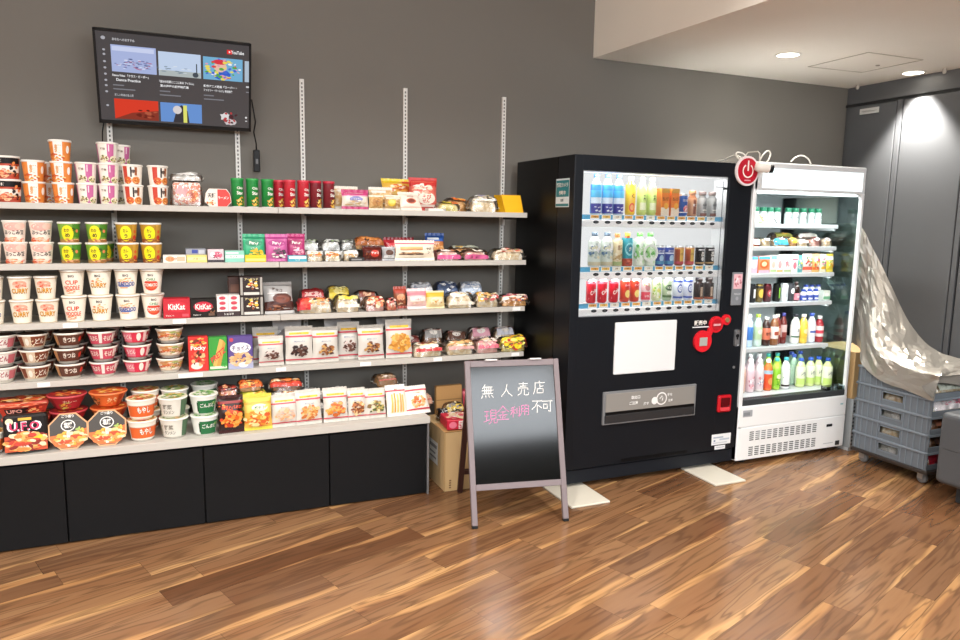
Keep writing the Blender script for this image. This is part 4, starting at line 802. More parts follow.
def octa():
    t = thing('noodle_tray', cat='noodle tray'); R = .087; D = .05
    pts = [(R*math.cos(PI/8+k*PI/4), R*math.sin(PI/8+k*PI/4)+R*math.cos(PI/8)) for k in range(8)]
    b = MB(); c = R*math.cos(PI/8)
    b.prism([(x*.86, (z-c)*.86+c) for x, z in pts], .008, D, '#e8c8a0'); b.build('tray', t)
    l = MB(); l.prism(pts, 0, .008, '#e0a878')
    S = Surf(lambda u, v, o: (u*2*R, -o, v*2*c), 2*R, 2*c, True)
    ins = [(x/(2*R)*.93, ((z-c)*.93+c)/(2*c)) for x, z in pts]
    ins.sort(key=lambda p: math.atan2(p[1]-.5, p[0]))
    decor(l, S, [('p', ins, '#4a4540'), ('p', [p for p in [(-.33, .12), (-.17, .05), (.17, .05), (.33, .12), (.43, .34), (.43, .56), (.1, .44), (-.43, .4), (-.43, .34)]], '#d8743c'), ('f', .05, .3, .34, .18, ['#e89a50', '#f4cc90', '#c8502c', '#f0e0b8', '#e8b040'], 46, 3), ('f', .26, .46, .12, .12, ['#f0c050', '#e8903c', '#a8c060'], 14, 5), ('t', 0, .92, .08, 'ごつ盛り', W_, .34), ('e', 0, .66, .17, .16, W_), ('e', 0, .66, .145, .135, '#3a3632'), ('t', 0, .67, .17, '塩焼', W_, .2), ('r', -.035, .08, .035, .5, '#f2ece4'), ('t', 0, .3, .08, '焼', '#c8402c', .06)])
    l.build('lid', t); return t
put('octa', octa, 'octagonal fried noodle pack standing next to the black noodle tray', G5, -0.4465, 3.572, S5, .04, -.16)
put('octa', octa, 'octagonal fried noodle pack standing next to the orange tubs', G5, -0.2939, 3.575, S5, -.04, -.16)
def ortub(): return cup('noodle_tub', 'noodle tub', .05, .062, .098, '#f0e6d8', [('r', -.34, .1, .5, .74, '#e0642c'), ('t', .1, .5, .4, 'もやし', K_, .34), ('t', .1, .5, .38, 'もやし', W_, .32), ('r', -.5, .74, .5, .78, '#c8bca8')], '#e8c89a', [('f', 0, .5, .42, .42, ['#e8b04a', '#d8602c', '#f4e0b0', '#a8a04a', '#c83c2c'], 36, 3)], '#efe8dc', '#f2ece2', .008)
def grtub(): return cup('noodle_tub', 'noodle tub', .05, .063, .096, '#dcd8cc', [('r', .2, .0, .5, 1, '#4a6a4c'), ('t', -.14, .6, .3, '野菜', '#8a8478', .24), ('t', -.12, .28, .26, 'タンメン', '#8a8478', .3), ('f', -.4, .5, .1, .4, ['#b8b4a4', '#8a9a7a'], 8, 3)], '#e0dcc0', [('f', 0, .5, .42, .42, ['#c8c060', '#5a8a3c', '#f0ecd8', '#e8b060', '#8aa858'], 36, 4)], '#efeae0', '#e8e4da', .008)
def gwtub(): return cup('noodle_tub', 'noodle tub', .05, .063, .096, '#e6e6de', [('r', -.14, .0, .34, .8, '#1f6a3c'), ('t', .1, .5, .26, 'ごんぶと', W_, .36), ('r', -.16, .12, -.13, .7, '#0f3a20'), ('f', .34, .7, .1, .2, ['#a8c878', '#4a8a3c'], 6, 3)], '#e4e4d8', [('f', 0, .5, .42, .42, ['#4a9a4c', '#f0f0e4', '#8ab868', '#d8e4c0'], 30, 5)], '#f0eee6', '#eeece4', .008)
for key, fn, px, py, l in (('ortub', ortub, -0.1493, 0, 'orange and white noodle tub'), ('grtub', grtub, -0.015, 0, 'grey and dull green noodle tub'), ('gwtub', gwtub, 0.1224, 0, 'white noodle tub with green panel')):
    stack(key, fn, l+' in the front row', px, 3.63, S5, .099, 2, G5, .0, .002)
    stack(key, fn, l+' in the rear row', px+.012, 3.80, S5, .099, 2, G5, .4, .002)
GS5 = 'snack bags on the bottom shelf'
def snackbag(W, H, T, col, items, seal=None, seed=0): return lambda: bag('snack_bag', 'snack bag', W, H, T, col, items, seal, .28, seed)
put('sn_red', snackbag(.125, .185, .055, '#2a1414', [('r', -.5, .84, .5, .92, '#8a1c1c'), ('t', .02, .72, .12, '暴君ハバネロ', '#e8502c', .8), ('f', 0, .36, .42, .26, ['#e8601c', '#f08a2c', '#c8401c', '#f0a850'], 40, 4), ('e', .36, .5, .1, .08, '#c8201c'), ('f', -.3, .8, .2, .06, ['#e8502c', '#f0b040'], 6, 3)], '#3a1816', 3), 'black and red chilli crisp bag beside the noodle tubs', GS5, 0.2422, 3.585, S5, .08, -.14)
put('sn_yel', snackbag(.14, .18, .055, '#e8b048', [('r', -.5, .5, .5, .76, '#f0c860'), ('e', .05, .66, .3, .12, '#f4ead0'), ('t', .05, .66, .13, 'ポテト', '#2a7a4a', .5), ('f', -.05, .3, .44, .26, ['#f0d070', '#e89030', '#f4e2a0', '#d8602c'], 40, 4), ('r', -.5, .84, .5, .96, '#c8c040'), ('f', .3, .3, .1, .2, ['#c83c20', '#e8502c'], 8, 3)], '#d8c84a', 4), 'yellow and orange crisp bag beside the white nut bags', GS5, 0.3678, 3.59, S5, 0, -.14)
DK = [('r', -.46, .2, .46, .5, '#6a2420'), ('f', 0, .35, .4, .14, ['#c8402c', '#e8b080', '#3a1614', '#8a8078'], 16, 4)]
for k in range(4): lbread('sn_d', ('dark red crisp bag lying lowest', 'dark red crisp bag lying second', 'dark red crisp bag lying third', 'dark red crisp bag lying topmost')[k]+' of the pile behind the black chilli bag', GS5, 0.2441, 3.72, S5+k*.048, .125, .12, .05, REDB, DK, 90, .04*k, 'snack bag', 'snack_bag')
for k in range(3): lbread('sn_y', ('yellow green crisp bag lying lowest', 'yellow green crisp bag lying second', 'yellow green crisp bag lying topmost')[k]+' behind the yellow crisp bag', GS5, 0.3666, 3.70, S5+k*.052, .175, .13, .055, MELON, [('r', -.46, .1, .46, .5, '#b8b83c'), ('e', 0, .3, .3, .1, '#e8d84a'), ('f', .2, .3, .26, .1, ['#d8502c', '#e8a040', '#f0e8a0'], 12, 3)], 92, .05*k, 'snack bag', 'snack_bag')
lbread('sn_o', 'orange and red crisp bag lying on the yellow green pile', GS5, 0.3531, 3.72, S5+.158, .15, .12, .05, GOLD, [('r', -.46, .1, .46, .5, '#d86a2c'), ('f', 0, .3, .42, .14, ['#c8281c', '#f0c870', '#e88a3c', '#5a1c18'], 18, 3)], 94, .1, 'snack bag', 'snack_bag')
G5N = 'nut bags on the bottom shelf'
def nb2(cols, txt, W=.14, H=.18, seed=1, big=False): 
    it = nut_items(cols, .26, txt); it[-1] = ('f', 0, .34, .38, .24, cols, 34, seed)
    return lambda: bag('nut_bag', 'nut bag', W, H, .05, '#d4cdc3', it, '#cbc5ba', .35, seed=seed)
PEA = ['#e09a50', '#f0c088', '#c8743c']; ORG = ['#e8862c', '#f0a85a', '#c8642c']; MIX = ['#8a4a2c', '#d8a060', '#e8c898', '#5a2c1c', '#b87040']; GRN = ['#c8b068', '#5a6a3a', '#e8dcb0', '#8a6a3c']
for key, px, c, tx, W, H, w in (('nb_a', 0.4964, ['#f0d0b0', '#e8a87a', '#e0b8a0'], 'ピーナッツ', .135, .165, 'white bag with pale cashew nuts beside the yellow crisp bag'), ('nb_b', 0.6176, PEA, '柿の種', .14, .18, 'white bag with peanut picture, second from the crisp bags'), ('nb_c', 0.752, ORG, 'アーモンド', .14, .18, 'white bag with bright orange nuts'), ('nb_d', 0.8636, MIX, 'ミックス', .12, .17, 'narrow white bag with brown mixed nuts'), ('nb_e', 0.9619, GRN, 'ミックス', .135, .16, 'white bag with olive and cream nut mix')):
    put(key, nb2(c, tx, W, H, len(w)), w+' on the bottom shelf', G5N, px, 3.60, S5, rnd.uniform(-.1, .1), -.2)
put('nb_f', lambda: bag('snack_bag', 'snack bag', .115, .17, .045, '#f2e8d8', [('r', -.5, .84, .5, .9, '#d84858'), ('t', 0, .92, .06, '素材', '#5a3a20', .4), ('r', -.3, .04, -.2, .74, '#e8b860'), ('r', -.16, .04, -.08, .78, '#d89a3c'), ('r', -.02, .04, .08, .72, '#ecc474'), ('r', .14, .04, .22, .76, '#d8a04a'), ('r', .26, .04, .34, .7, '#e8b860')], '#e8e2d8', .35, 5), 'slim bag of pale yellow stick snacks on the bottom shelf', G5N, 1.079, 3.60, S5, .05, -.3)
put('nb_g', lambda: bag('snack_bag', 'snack bag', .14, .16, .05, '#f0e8dc', [('r', -.5, .04, .5, .1, '#c83c4c'), ('p', [(-.4, .14), (.4, .14), (.14, .78), (-.14, .78)], '#e88a4a'), ('f', 0, .38, .3, .24, ['#f0a868', '#d8682c', '#f4c898'], 26, 3), ('r', -.5, .86, .5, .93, '#d84858')], '#e8e2d8', .35, 6), 'bag of orange stick snacks at the open end of the base', G5N, 1.204, 3.61, S5, .12, -.5)
for k in range(3): lbread('nb_p', ('white nut bag lying lowest', 'white nut bag lying second', 'white nut bag lying topmost')[k]+' in the pile behind the pale cashew bag', G5N, 0.5284, 3.69, S5+k*.046, .15, .13, .05, CREAMF, [('r', -.46, .05, .46, .5, '#f0ebe4'), ('r', -.46, .22, .46, .27, '#d84858'), ('f', .1, .38, .3, .06, ['#c88a4a', '#e8c898', '#8a4a2c'], 12, 3)], 96, .06*k, 'nut bag', 'nut_bag')
lbread('nb_q', 'red and brown nut bag lying on the white pile at the back', G5N, 0.523, 3.72, S5+.142, .17, .12, .055, BROWN, [('r', -.46, .1, .46, .3, '#c8402c'), ('f', 0, .38, .44, .12, ['#e8b060', '#8a2c1c', '#f0dcb8', '#d8702c'], 22, 3)], 98, -.1, 'nut bag', 'nut_bag')
for k, (px, w) in enumerate(((0.6628, 'behind the peanut picture bag'), (0.8118, 'behind the bright orange nut bag'), (0.9543, 'behind the olive nut mix bag'))):
    lbread('nb_s', 'silver white bag lying lower '+w, G5N, px, 3.72, S5, .15, .15, .07, CREAMF, [('r', -.46, .05, .46, .5, '#e4e0da'), ('f', 0, .3, .4, .2, ['#c8c4be', '#f4f2ee', '#a8a49e'], 14, 3)], 100, .1*k, 'nut bag', 'nut_bag')
    if k < 2: lbread('nb_t', 'dark silver bag lying upper '+w, G5N, px, 3.74, S5+.075, .15, .13, .06, BROWN, [('r', -.46, .05, .46, .5, '#8a8682'), ('f', 0, .32, .44, .2, ['#5a5652', '#d8d4ce', '#3a3632', '#b8b4ae'], 20, 5)], 102, .2*k-.1, 'nut bag', 'nut_bag')
for k, (px, z, c, w) in enumerate(((1.129, 0, '#dcd8d2', 'white snack bag lying lowest behind the slim stick bag'), (1.129, .055, '#e8e2da', 'white snack bag lying in the middle behind the slim stick bag'), (1.067, .112, '#7a5a3c', 'brown rolled snack bag lying topmost behind the slim stick bag'), (1.27, 0, '#c89a84', 'pinkish brown snack bag lying behind the orange stick bag'))):
    lbread('nb_u%d' % k, w, G5N, px, 3.73, S5+z*1.16, .13, .14, .06, GOLD, [('r', -.46, .05, .46, .5, c), ('r', -.4, .18, .4, .22, '#b85a54'), ('f', 0, .36, .4, .1, ['#e8dcd0', '#8a6a50', '#c8a888'], 12, k)], 104+k, .1, 'snack bag', 'snack_bag')
put('edge_tub', ortub, 'orange noodle tub cut off by the picture edge beside the black noodle tray', G5, -0.7563, 3.62, S5)

# ---- cardboard carton and packs beside the base
CB = plaster('cardboard', '#c9a878', .8, 120, .05); CBS = plaster('cardboard_side', '#b98d58', .8, 120, .05)
t = thing('cardboard_box', 'tall cardboard box on the floor between the display base and chalkboard', 'box', (1.322, 3.53, 0))
MB().box(0, .3, 0, .36, 0, .335, CB, .002, 1).build('carton', t)
b = MB(); decor(b, Surf(lambda u, v, o: (-o, .36*(.5-u), .335*v), .36, .335, True), [('r', -.2, .34, .2, .72, '#e8e4dc'), ('r', -.16, .6, .16, .66, '#8a8680'), ('r', -.16, .5, .1, .53, '#8a8680'), ('r', -.16, .42, .14, .45, '#8a8680')]); b.build('shipping_label', t)
b = MB(); decor(b, flat(.3, .335, 0, .15, 0), [('r', -.41, .05+.04*k, -.37, .075+.04*k, '#7a5c38') for k in range(4)]+[('r', -.5, .0, -.49, 1, '#a8844e')]); b.build('printed_marks', t)
f = MB(); f.add([(0, .0, .335), (.3, .0, .335), (.3, -.0, .338), (0, .0, .338), (0, .17, .338), (.3, .17, .338)], [(0, 1, 5, 4)], CBS); f.box(.0, .3, .0, .002, .33, .337, CBS); f.build('flap', t)
def pinkpack():
    t = thing('sweet_box', cat='box'); b = MB().box(-.08, .08, 0, .16, 0, .055, '#c8203c', .004, 1)
    decor(b, flat(.16, .055), [('r', -.1, .1, .45, .9, '#f0e4dc'), ('f', .15, .5, .26, .36, ['#e8a8a8', '#c8485c', '#f4ece4', '#e8c890'], 14, 3), ('e', -.3, .5, .14, .34, '#e87a90')]); decor(b, topflat(.16, .16, .055, 0, .08), [('f', 0, .5, .44, .44, ['#f0e8e0', '#e8b0a0', '#d84a60', '#e8d4a8'], 30, 4)]); b.build('carton', t); return t
put('pinkpack', pinkpack, 'red and cream sweet box lying on top of the cardboard box', None, 1.42, 3.535, .339, -.1)
GX = 'packs heaped behind the red sweet box'
lbread('x1', 'yellow labelled pack lying on the cardboard box behind the red box', GX, 1.46, 3.72, .338, .15, .12, .09, BROWN, [('r', -.4, .15, .4, .4, '#d8b83c'), ('f', 0, .3, .44, .2, ['#2a2420', '#8a8680', '#e8d8a8'], 14, 3)], 110)
lbread('x2', 'black and silver pack lying at the corner of the display base', GX, 1.385, 3.69, .339, .07, .1, .07, BROWN, [('r', -.46, .1, .46, .5, '#2c2c2e'), ('f', 0, .3, .44, .2, ['#8a8a8e', '#1c1c1e', '#d8d8da'], 14, 4)], 112)
t = thing('brown_carton', 'small brown carton standing against the wall behind the chalkboard', 'box', (1.47, 3.86, .338))
MB().box(-.08, .08, 0, .03, 0, .17, CBS, .002, 1).build('carton', t); MB().box(-.08, .08, -.0006, 0, .085, .09, '#8a6a40').build('seam', t)
put('x3', lambda: bag('snack_bag', 'snack bag', .1, .17, .05, '#a83c4c', [('f', 0, .5, .4, .4, ['#e8a0a8', '#7a2434', '#e8d8c8', '#c85a6a'], 22, 3)], '#8a2c3c', .3, 5), 'dusky red bag standing on the cardboard box behind the chalkboard frame', None, 1.56, 3.75, .338, 0, -.1)

# ---- screen on the wall
PTL, PBR = (-.2835, 3.845, 2.32), (.405, 3.975, 1.90)
tv = thing('television', 'flat screen television tilted forward high on the grey wall', 'television', (.062, 3.975, 1.90))
tilt = math.atan2(.13, .425); TW, TH = .692, .425
tv.rotation_euler = (tilt, 0, 0)
MB().box(-TW/2, TW/2, 0, .045, 0, TH, '#141414', .004, 2).build('casing', tv)
fr = MB(); fr.box(-TW/2, TW/2, -.006, 0, 0, .017, '#1a1a1b').box(-TW/2, TW/2, -.006, 0, TH-.011, TH, '#1a1a1b').box(-TW/2, -TW/2+.011, -.006, 0, 0, TH, '#1a1a1b').box(TW/2-.011, TW/2, -.006, 0, 0, TH, '#1a1a1b')
fr.build('bezel', tv)
m_, nt_, out_ = newmat('screen_surface')
e_ = nt_.nodes.new('ShaderNodeEmission'); e_.inputs[0].default_value = lin('#3c3c3f'); e_.inputs[1].default_value = 1.25
g_ = nt_.nodes.new('ShaderNodeBsdfGlossy'); g_.inputs['Roughness'].default_value = .18; g_.inputs[0].default_value = (.045, .045, .045, 1)
a_ = nt_.nodes.new('ShaderNodeAddShader'); nt_.links.new(e_.outputs[0], a_.inputs[0]); nt_.links.new(g_.outputs[0], a_.inputs[1]); nt_.links.new(a_.outputs[0], out_.inputs[0])
SWd, SH = TW-.022, TH-.028
scn = MB().box(-SWd/2, SWd/2, -.003, -.001, .017, .017+SH, m_)
S = flat(SWd, SH, -.003, 0, .017)
TXT = lambda u0, v, w, h, c='#d8d8dc', k=.9: ('r', u0, v, u0+w, v+h, EM(c, k))
it = []
th = [(-.36, 'blue'), (-.05, 'sea'), (.265, 'col')]
it += [('r', -.412, .565, -.127, .865, EM('#a8b4dc', 1)), ('r', -.113, .565, .167, .84, EM('#c0d0e8', 1)), ('r', .183, .565, .455, .83, EM('#7ab4d8', .95)), ('r', .47, .57, .5, .82, EM('#b8c8d8', .9))]
it += [('f', -.27, .66, .12, .06, [EM('#4a5480', 1), EM('#d8dcf0', 1), EM('#7a80b0', 1), EM('#b07a98', 1)], 60, 4, .3), ('r', -.405, .8, -.14, .85, EM('#c8d0ec', 1)), ('r', -.11, .565, .165, .63, EM('#b0b8b8', 1)), ('f', 0, .64, .13, .04, [EM('#7a8a98', 1), EM('#d8e0ea', 1)], 20, 5, .35), ('r', .135, .58, .142, .73, EM('#303438', 1)), ('e', .13, .6, .02, .03, EM('#4a5058', 1))]
it += [('f', .32, .7, .13, .12, [EM('#e8d860', 1), EM('#5aa84c', 1), EM('#d84a4c', 1), EM('#4a6ad0', 1), EM('#f0f0f0', 1), EM('#e0a0b0', 1)], 60, 6, .35), ('e', .31, .63, .06, .06, EM('#3a60c8', 1)), ('e', .3, .72, .045, .06, EM('#e8c0a8', 1)), ('e', .3, .78, .05, .03, EM('#d83c48', 1))]
it += [('r', -.412, .02, -.127, .255, EM('#d8402c', 1)), ('p', [(-.412, .02), (-.127, .02), (-.127, .14), (-.3, .1)], EM('#8a3a2c', 1)), ('f', -.2, .1, .07, .05, [EM('#6a2a20', 1), EM('#b05a40', 1)], 10, 3), ('r', -.113, .02, .167, .25, EM('#6a92d0', 1)), ('p', [(-.03, .02), (.0, .2), (.03, .23), (.07, .16), (.08, .02)], EM('#403c40', 1)), ('e', .0, .17, .03, .05, EM('#d8d0d0', 1)), ('r', .04, .02, .065, .23, EM('#e0e070', 1)), ('b', .33, .13, .035, .05, EM('#e8e4e4', .9), 3), ('b', .37, .06, .04, .04, EM('#d8d0d0', .9), 5), ('f', .37, .12, .05, .07, [EM('#c84a4c', .8), EM('#5a3438', .8)], 10, 3)]
it += [('t', -.33, .925, .03, 'あなたへのおすすめ', EM('#d8d8dc', .8), .14), ('t', -.345, .3, .03, '新しい動画の急上昇', EM('#c8c8cc', .8), .12)]
for u, v, l1, l2 in ((-.412, .49, 'Dance Video 「クラス・ピーポー」', 'Dance Practice'), (-.113, .46, '「自分の世界とここにある フィルム」', '夏の海岸の記録映像集'), (.183, .45, '新作アニメ映画『スーパー・', 'ファミリー・ワールド』特別映像')):
    it += [('t', u+.115, v+.035, .032, l1, EM('#f0f0f2', 1), .23), ('t', u+.1, v-.015, .032, l2, EM('#e8e8ea', 1), .2), TXT(u, v-.085, .07, .014, '#8a8a90', .8), TXT(u, v-.13, .14, .014, '#8a8a90', .8)]
it += [('r', .347, .882, .383, .932, EM('#e83030', 1)), ('p', [(.36, .893), (.36, .921), (.373, .907)], EM('#ffffff', 1)), ('t', .42, .907, .04, 'YouTube', EM('#f0f0f0', 1), .09)]
for k, v in enumerate((.93, .8, .75, .67, .6, .53, .46, .4, .33, .17)): it.append(('e', -.455, v, .009 if k else .014, .012 if k else .02, EM('#c8c8d0', .7)))
it += [TXT(.48, .5, .02, .02), TXT(.48, .44, .02, .012, '#8a8a90'), ('e', .48, .13, .008, .012, EM('#e8e8e8', .9)), TXT(.474, .08, .014, .012)]
so = scn.build('screen', tv)
def sub(nm, idx):
    b_ = MB(); decor(b_, S, [it[k] for k in idx], .0006); b_.build(nm, so)
sub('thumbnail', [0, 4, 5]); sub('thumbnail', [1, 6, 7, 8, 9]); sub('thumbnail', [2, 10, 11, 12, 13]); sub('thumbnail', [3]); sub('thumbnail', [14, 15, 16]); sub('thumbnail', [17, 18, 19, 20]); sub('thumbnail', [21, 22, 23])
sub('heading', [24]); sub('heading', [25])
for k in range(3): sub('caption', range(26+4*k, 30+4*k))
sub('video_logo', [38, 39, 40])
for k in range(41, 51): sub('menu_icon', [k])
sub('side_text', [51, 52]); sub('side_text', [53, 54])
bk = MB().box(-.12, .12, .045, .10, .1, .32, '#222224').build('wall_bracket', tv)
t = thing('power_cord_adapter', 'black power adapter hanging on its cord below the television corner', 'adapter', (.437, 4.0, 1.70))
MB().box(-.016, .016, .0, .03, 0, .112, '#121213', .004, 2).build('adapter_box', t)
MB().box(-.006, .006, -.0008, 0, .04, .065, '#5a5a5c').build('adapter_label', t)
MB().tube([(0, .015, .112), (.0, .012, .14), (-.012, .0, .2), (-.006, -.03, .25), (-.016, -.05, .3), (-.02, -.015, .36)], .0035, '#101010', 6).build('power_cord', t)
t = tag(MB().tube([(-.285, 4.06, 1.52), (-.284, 4.06, 1.62), (-.283, 4.05, 1.75), (-.275, 4.0, 1.86), (-.262, 3.985, 1.925)], .003, '#141414', 6).build('screen_cable'), 'thin black cable running from the television behind the noodle cups', 'cable')

# ---- chalkboard A-frame
sg = thing('chalkboard', 'folding chalkboard sign standing on the floor before the black machine', 'sign', (1.525, 3.0, 0), math.atan2(-.08, .453))
BW, BH = .462, .778; lean = math.atan2(.235, .772)
def tilted(mb, name, parent, rx, loc=(0, 0, 0)):
    o = mb.build(name, parent); o.rotation_euler = (rx, 0, 0); o.location = loc; return o
FR = M('#7a6e70', .45)
m1 = MB()
for sx in (-1, 1): tilted(MB().box(sx*BW/2-.014, sx*BW/2+.014, -.011, .011, .012, BH+.03, FR, .002, 1), 'frame_leg', sg, -lean)
for sx in (-1, 1): tilted(MB().box(sx*BW/2-.013, sx*BW/2+.013, -.011, .011, 0, .012, '#1a1a1a'), 'foot_cap', sg, -lean)
tilted(MB().box(-BW/2+.014, BW/2-.014, -.01, .01, .175, .205, FR, .002, 1), 'bottom_rail', sg, -lean)
tilted(MB().box(-BW/2+.014, BW/2-.014, -.01, .01, BH-.002, BH+.03, FR, .002, 1), 'top_rail', sg, -lean)
brd = tilted(MB().box(-BW/2+.014, BW/2-.014, -.004, .004, .205, BH-.002, M('#0b0b0a', .1, 0, 0, 0, .55)), 'board', sg, -lean)
brd['label'] = 'glossy black writing board'
for x in (-.11, .12): tilted(MB().box(x-.03, x+.03, -.02, .02, BH+.028, BH+.035, '#d8d4d0'), 'hinge', sg, -lean)
GLY = {
'無': [[(.3,1),(.1,.7)],[(.2,.82),(.9,.82)],[(.05,.55),(.98,.55)],[(.12,.3),(.92,.3)],[(.28,.82),(.28,.3)],[(.45,.82),(.45,.3)],[(.62,.82),(.62,.3)],[(.78,.82),(.78,.3)],[(.1,.18),(.02,0)],[(.35,.18),(.38,.02)],[(.6,.18),(.66,.02)],[(.85,.2),(.98,0)]],
'人': [[(.5,.95),(.4,.5),(.05,.05)],[(.45,.6),(.65,.3),(.95,.05)]],
'売': [[(.5,1),(.5,.72)],[(.15,.88),(.85,.88)],[(.25,.72),(.75,.72)],[(.1,.4),(.1,.58),(.9,.58),(.88,.45)],[(.38,.45),(.32,.2),(.05,.02)],[(.6,.45),(.6,.08),(.7,.03),(.95,.05),(.97,.2)]],
'店': [[(.5,1),(.5,.85)],[(.12,.84),(.95,.84)],[(.15,.84),(.14,.4),(.02,.02)],[(.55,.75),(.55,.42)],[(.55,.58),(.85,.6)],[(.32,.4),(.32,.05)],[(.32,.4),(.82,.4),(.82,.05)],[(.32,.06),(.82,.06)]],
'現': [[(.02,.88),(.36,.88)],[(.05,.55),(.34,.55)],[(0,.15),(.4,.25)],[(.2,.88),(.2,.2)],[(.5,.35),(.5,.95),(.9,.95),(.9,.35)],[(.5,.75),(.9,.75)],[(.5,.55),(.9,.55)],[(.5,.36),(.9,.36)],[(.6,.34),(.55,.12),(.38,0)],[(.75,.34),(.75,.06),(.98,.05),(1,.18)]],
'金': [[(.5,1),(.3,.75),(.02,.55)],[(.5,1),(.75,.72),(.98,.58)],[(.3,.58),(.7,.58)],[(.15,.36),(.85,.36)],[(.5,.58),(.5,.05)],[(.28,.28),(.34,.12)],[(.72,.3),(.64,.12)],[(.05,.04),(.95,.04)]],
'利': [[(.45,.95),(.1,.85)],[(.02,.66),(.55,.66)],[(.28,.9),(.28,0)],[(.28,.62),(.02,.25)],[(.3,.55),(.5,.35)],[(.68,.85),(.68,.35)],[(.92,.98),(.92,.05),(.8,.1)]],
'用': [[(.15,.92),(.15,.3),(.02,0)],[(.15,.92),(.88,.92),(.88,.02),(.75,.06)],[(.15,.64),(.88,.64)],[(.15,.38),(.88,.38)],[(.5,.92),(.5,.02)]],
'不': [[(.08,.92),(.92,.92)],[(.55,.9),(.3,.5),(.02,.25)],[(.5,.62),(.5,0)],[(.58,.6),(.92,.35)]],
'可': [[(.05,.9),(.98,.9)],[(.8,.9),(.8,.05),(.62,.12)],[(.18,.66),(.18,.3)],[(.18,.66),(.52,.66),(.52,.3)],[(.18,.32),(.52,.32)]]}
CHW, CHP = EM('#e8e6e0', .0) if 0 else M('#f0eee8', .9), M('#d884b0', .9)
def chalk(mb, ch, x, z, w, h, m):
    for st in GLY[ch]:
        pts = [Vector((x+(a-.5)*w+.06*w*(b-.5), z+(b-.5)*h+rnd.uniform(-.02, .02)*h)) for a, b in st]
        for a, b in zip(pts, pts[1:]):
            d = (b-a); 
            if d.length < 1e-6: continue
            n_ = Vector((-d.y, d.x)).normalized()*.0016; e = d.normalized()*.0015
            q = [a-n_-e, b-n_+e, b+n_+e, a+n_-e]
            mb.add([(p.x, -.0052, p.y) for p in q], [(0, 1, 2, 3)], m)
for ch, x, z, m in [('無', -.135, .655, CHW), ('人', -.035, .655, CHW), ('売', .05, .66, CHW), ('店', .135, .665, CHW), ('現', -.125, .53, CHP), ('金', -.062, .545, CHP), ('利', .002, .548, CHP), ('用', .052, .555, CHP), ('不', .118, .57, CHW), ('可', .17, .57, CHW)]:
    wr_ = MB(); s_ = .062 if ch in '無人売店' else (.066 if ch in '現金' else (.05 if ch in '利用' else .058)); chalk(wr_, ch, x, z, s_, s_*1.05, m); wr_.build('chalk_character', brd)
back = math.atan2(.235, .772)
for sx in (-1, 1): 
    o = MB().box(sx*BW/2*.9-.014, sx*BW/2*.9+.014, -.011, .011, 0, .808, M('#3a1e18', .5), .002, 1).build('rear_leg', sg); o.rotation_euler = (back, 0, 0); o.location = (0, .475, 0)
o = MB().box(-BW/2*.9, BW/2*.9, -.009, .009, .12, .145, M('#3a1e18', .5)).build('rear_rail', sg); o.rotation_euler = (back, 0, 0); o.location = (0, .475, 0)
# ================================================================== the black drinks machine
VX, VY, VW, VH = 1.94, 3.31, 1.19, 1.815
vm = thing('vending_machine', 'tall black drinks vending machine with lit display window', 'vending machine', (VX, VY, 0))
BLK, DOOR = M('#040405', .4, 0, 0, 0), M('#14171c', .38)
MB().box(0, VW, .17, .68, .055, VH, BLK, .006, 2).build('cabinet', vm)
d = MB(); d.box(0, .056, 0, .17, .115, VH, DOOR, .004, 2).box(1.02, VW, 0, .018, .115, VH, DOOR, .004, 2).box(1.10, VW, .01, .17, .115, VH, DOOR, .003, 1).box(.05, 1.025, .0005, .17, 1.736, VH, DOOR).box(.05, 1.025, .0005, .17, .115, .962, DOOR)
d.build('door', vm)
MB().box(.004, VW-.004, .012, .17, .03, .106, M('#1b1f25', .4), .002, 1).build('kick_plate', vm)
b = MB()
for k in range(30): b.box(.37+k*.0155, .379+k*.0155, -.0008, .002, .122, .142, '#020202')
b.build('ventilation_grille', vm)
# display cavity
LITW = EM('#f4f6f6', 1.0)
c = MB(); c.box(.056, 1.10, .155, .168, .962, 1.736, LITW); c.build('lit_back_panel', vm)
c = MB(); c.box(.056, .062, .02, .155, .962, 1.736, '#e6e8e8').box(.056, 1.06, .02, .155, 1.730, 1.736, '#f0f0f0').box(.056, 1.06, .02, .155, .962, .968, '#e0e0e0').box(1.045, 1.10, .02, .155, .962, 1.736, '#e4e5e5'); c.build('cavity_lining', vm)
c = MB(); c.box(1.0, 1.0025, .024, .028, .968, 1.71, '#5a5c60').box(.945, 1.012, .022, .024, 1.676, 1.680, '#303234').lathe([(0, 0), (.012, 0), (.012, .012), (0, .012)], '#1a1a1c', 12, (1.008, .02, 1.664)); c.build('lock_bar', vm)
g = MB().box(.05, 1.024, .006, .011, .958, 1.740, GLASS('display', '#ffffff', .045)).build('display_glass', vm)
ROWS = [1.485, 1.205, 1.006]
BX = [[2.096, 2.168, 2.238, 2.311, 2.383, 2.456, 2.527, 2.594, 2.667, 2.735, 2.806, 2.876],
      [2.108, 2.177, 2.248, 2.32, 2.389, 2.46, 2.531, 2.6, 2.67, 2.741, 2.813, 2.885],
      [2.104, 2.174, 2.245, 2.318, 2.388, 2.458, 2.53, 2.603, 2.675, 2.746, 2.821, 2.894]]
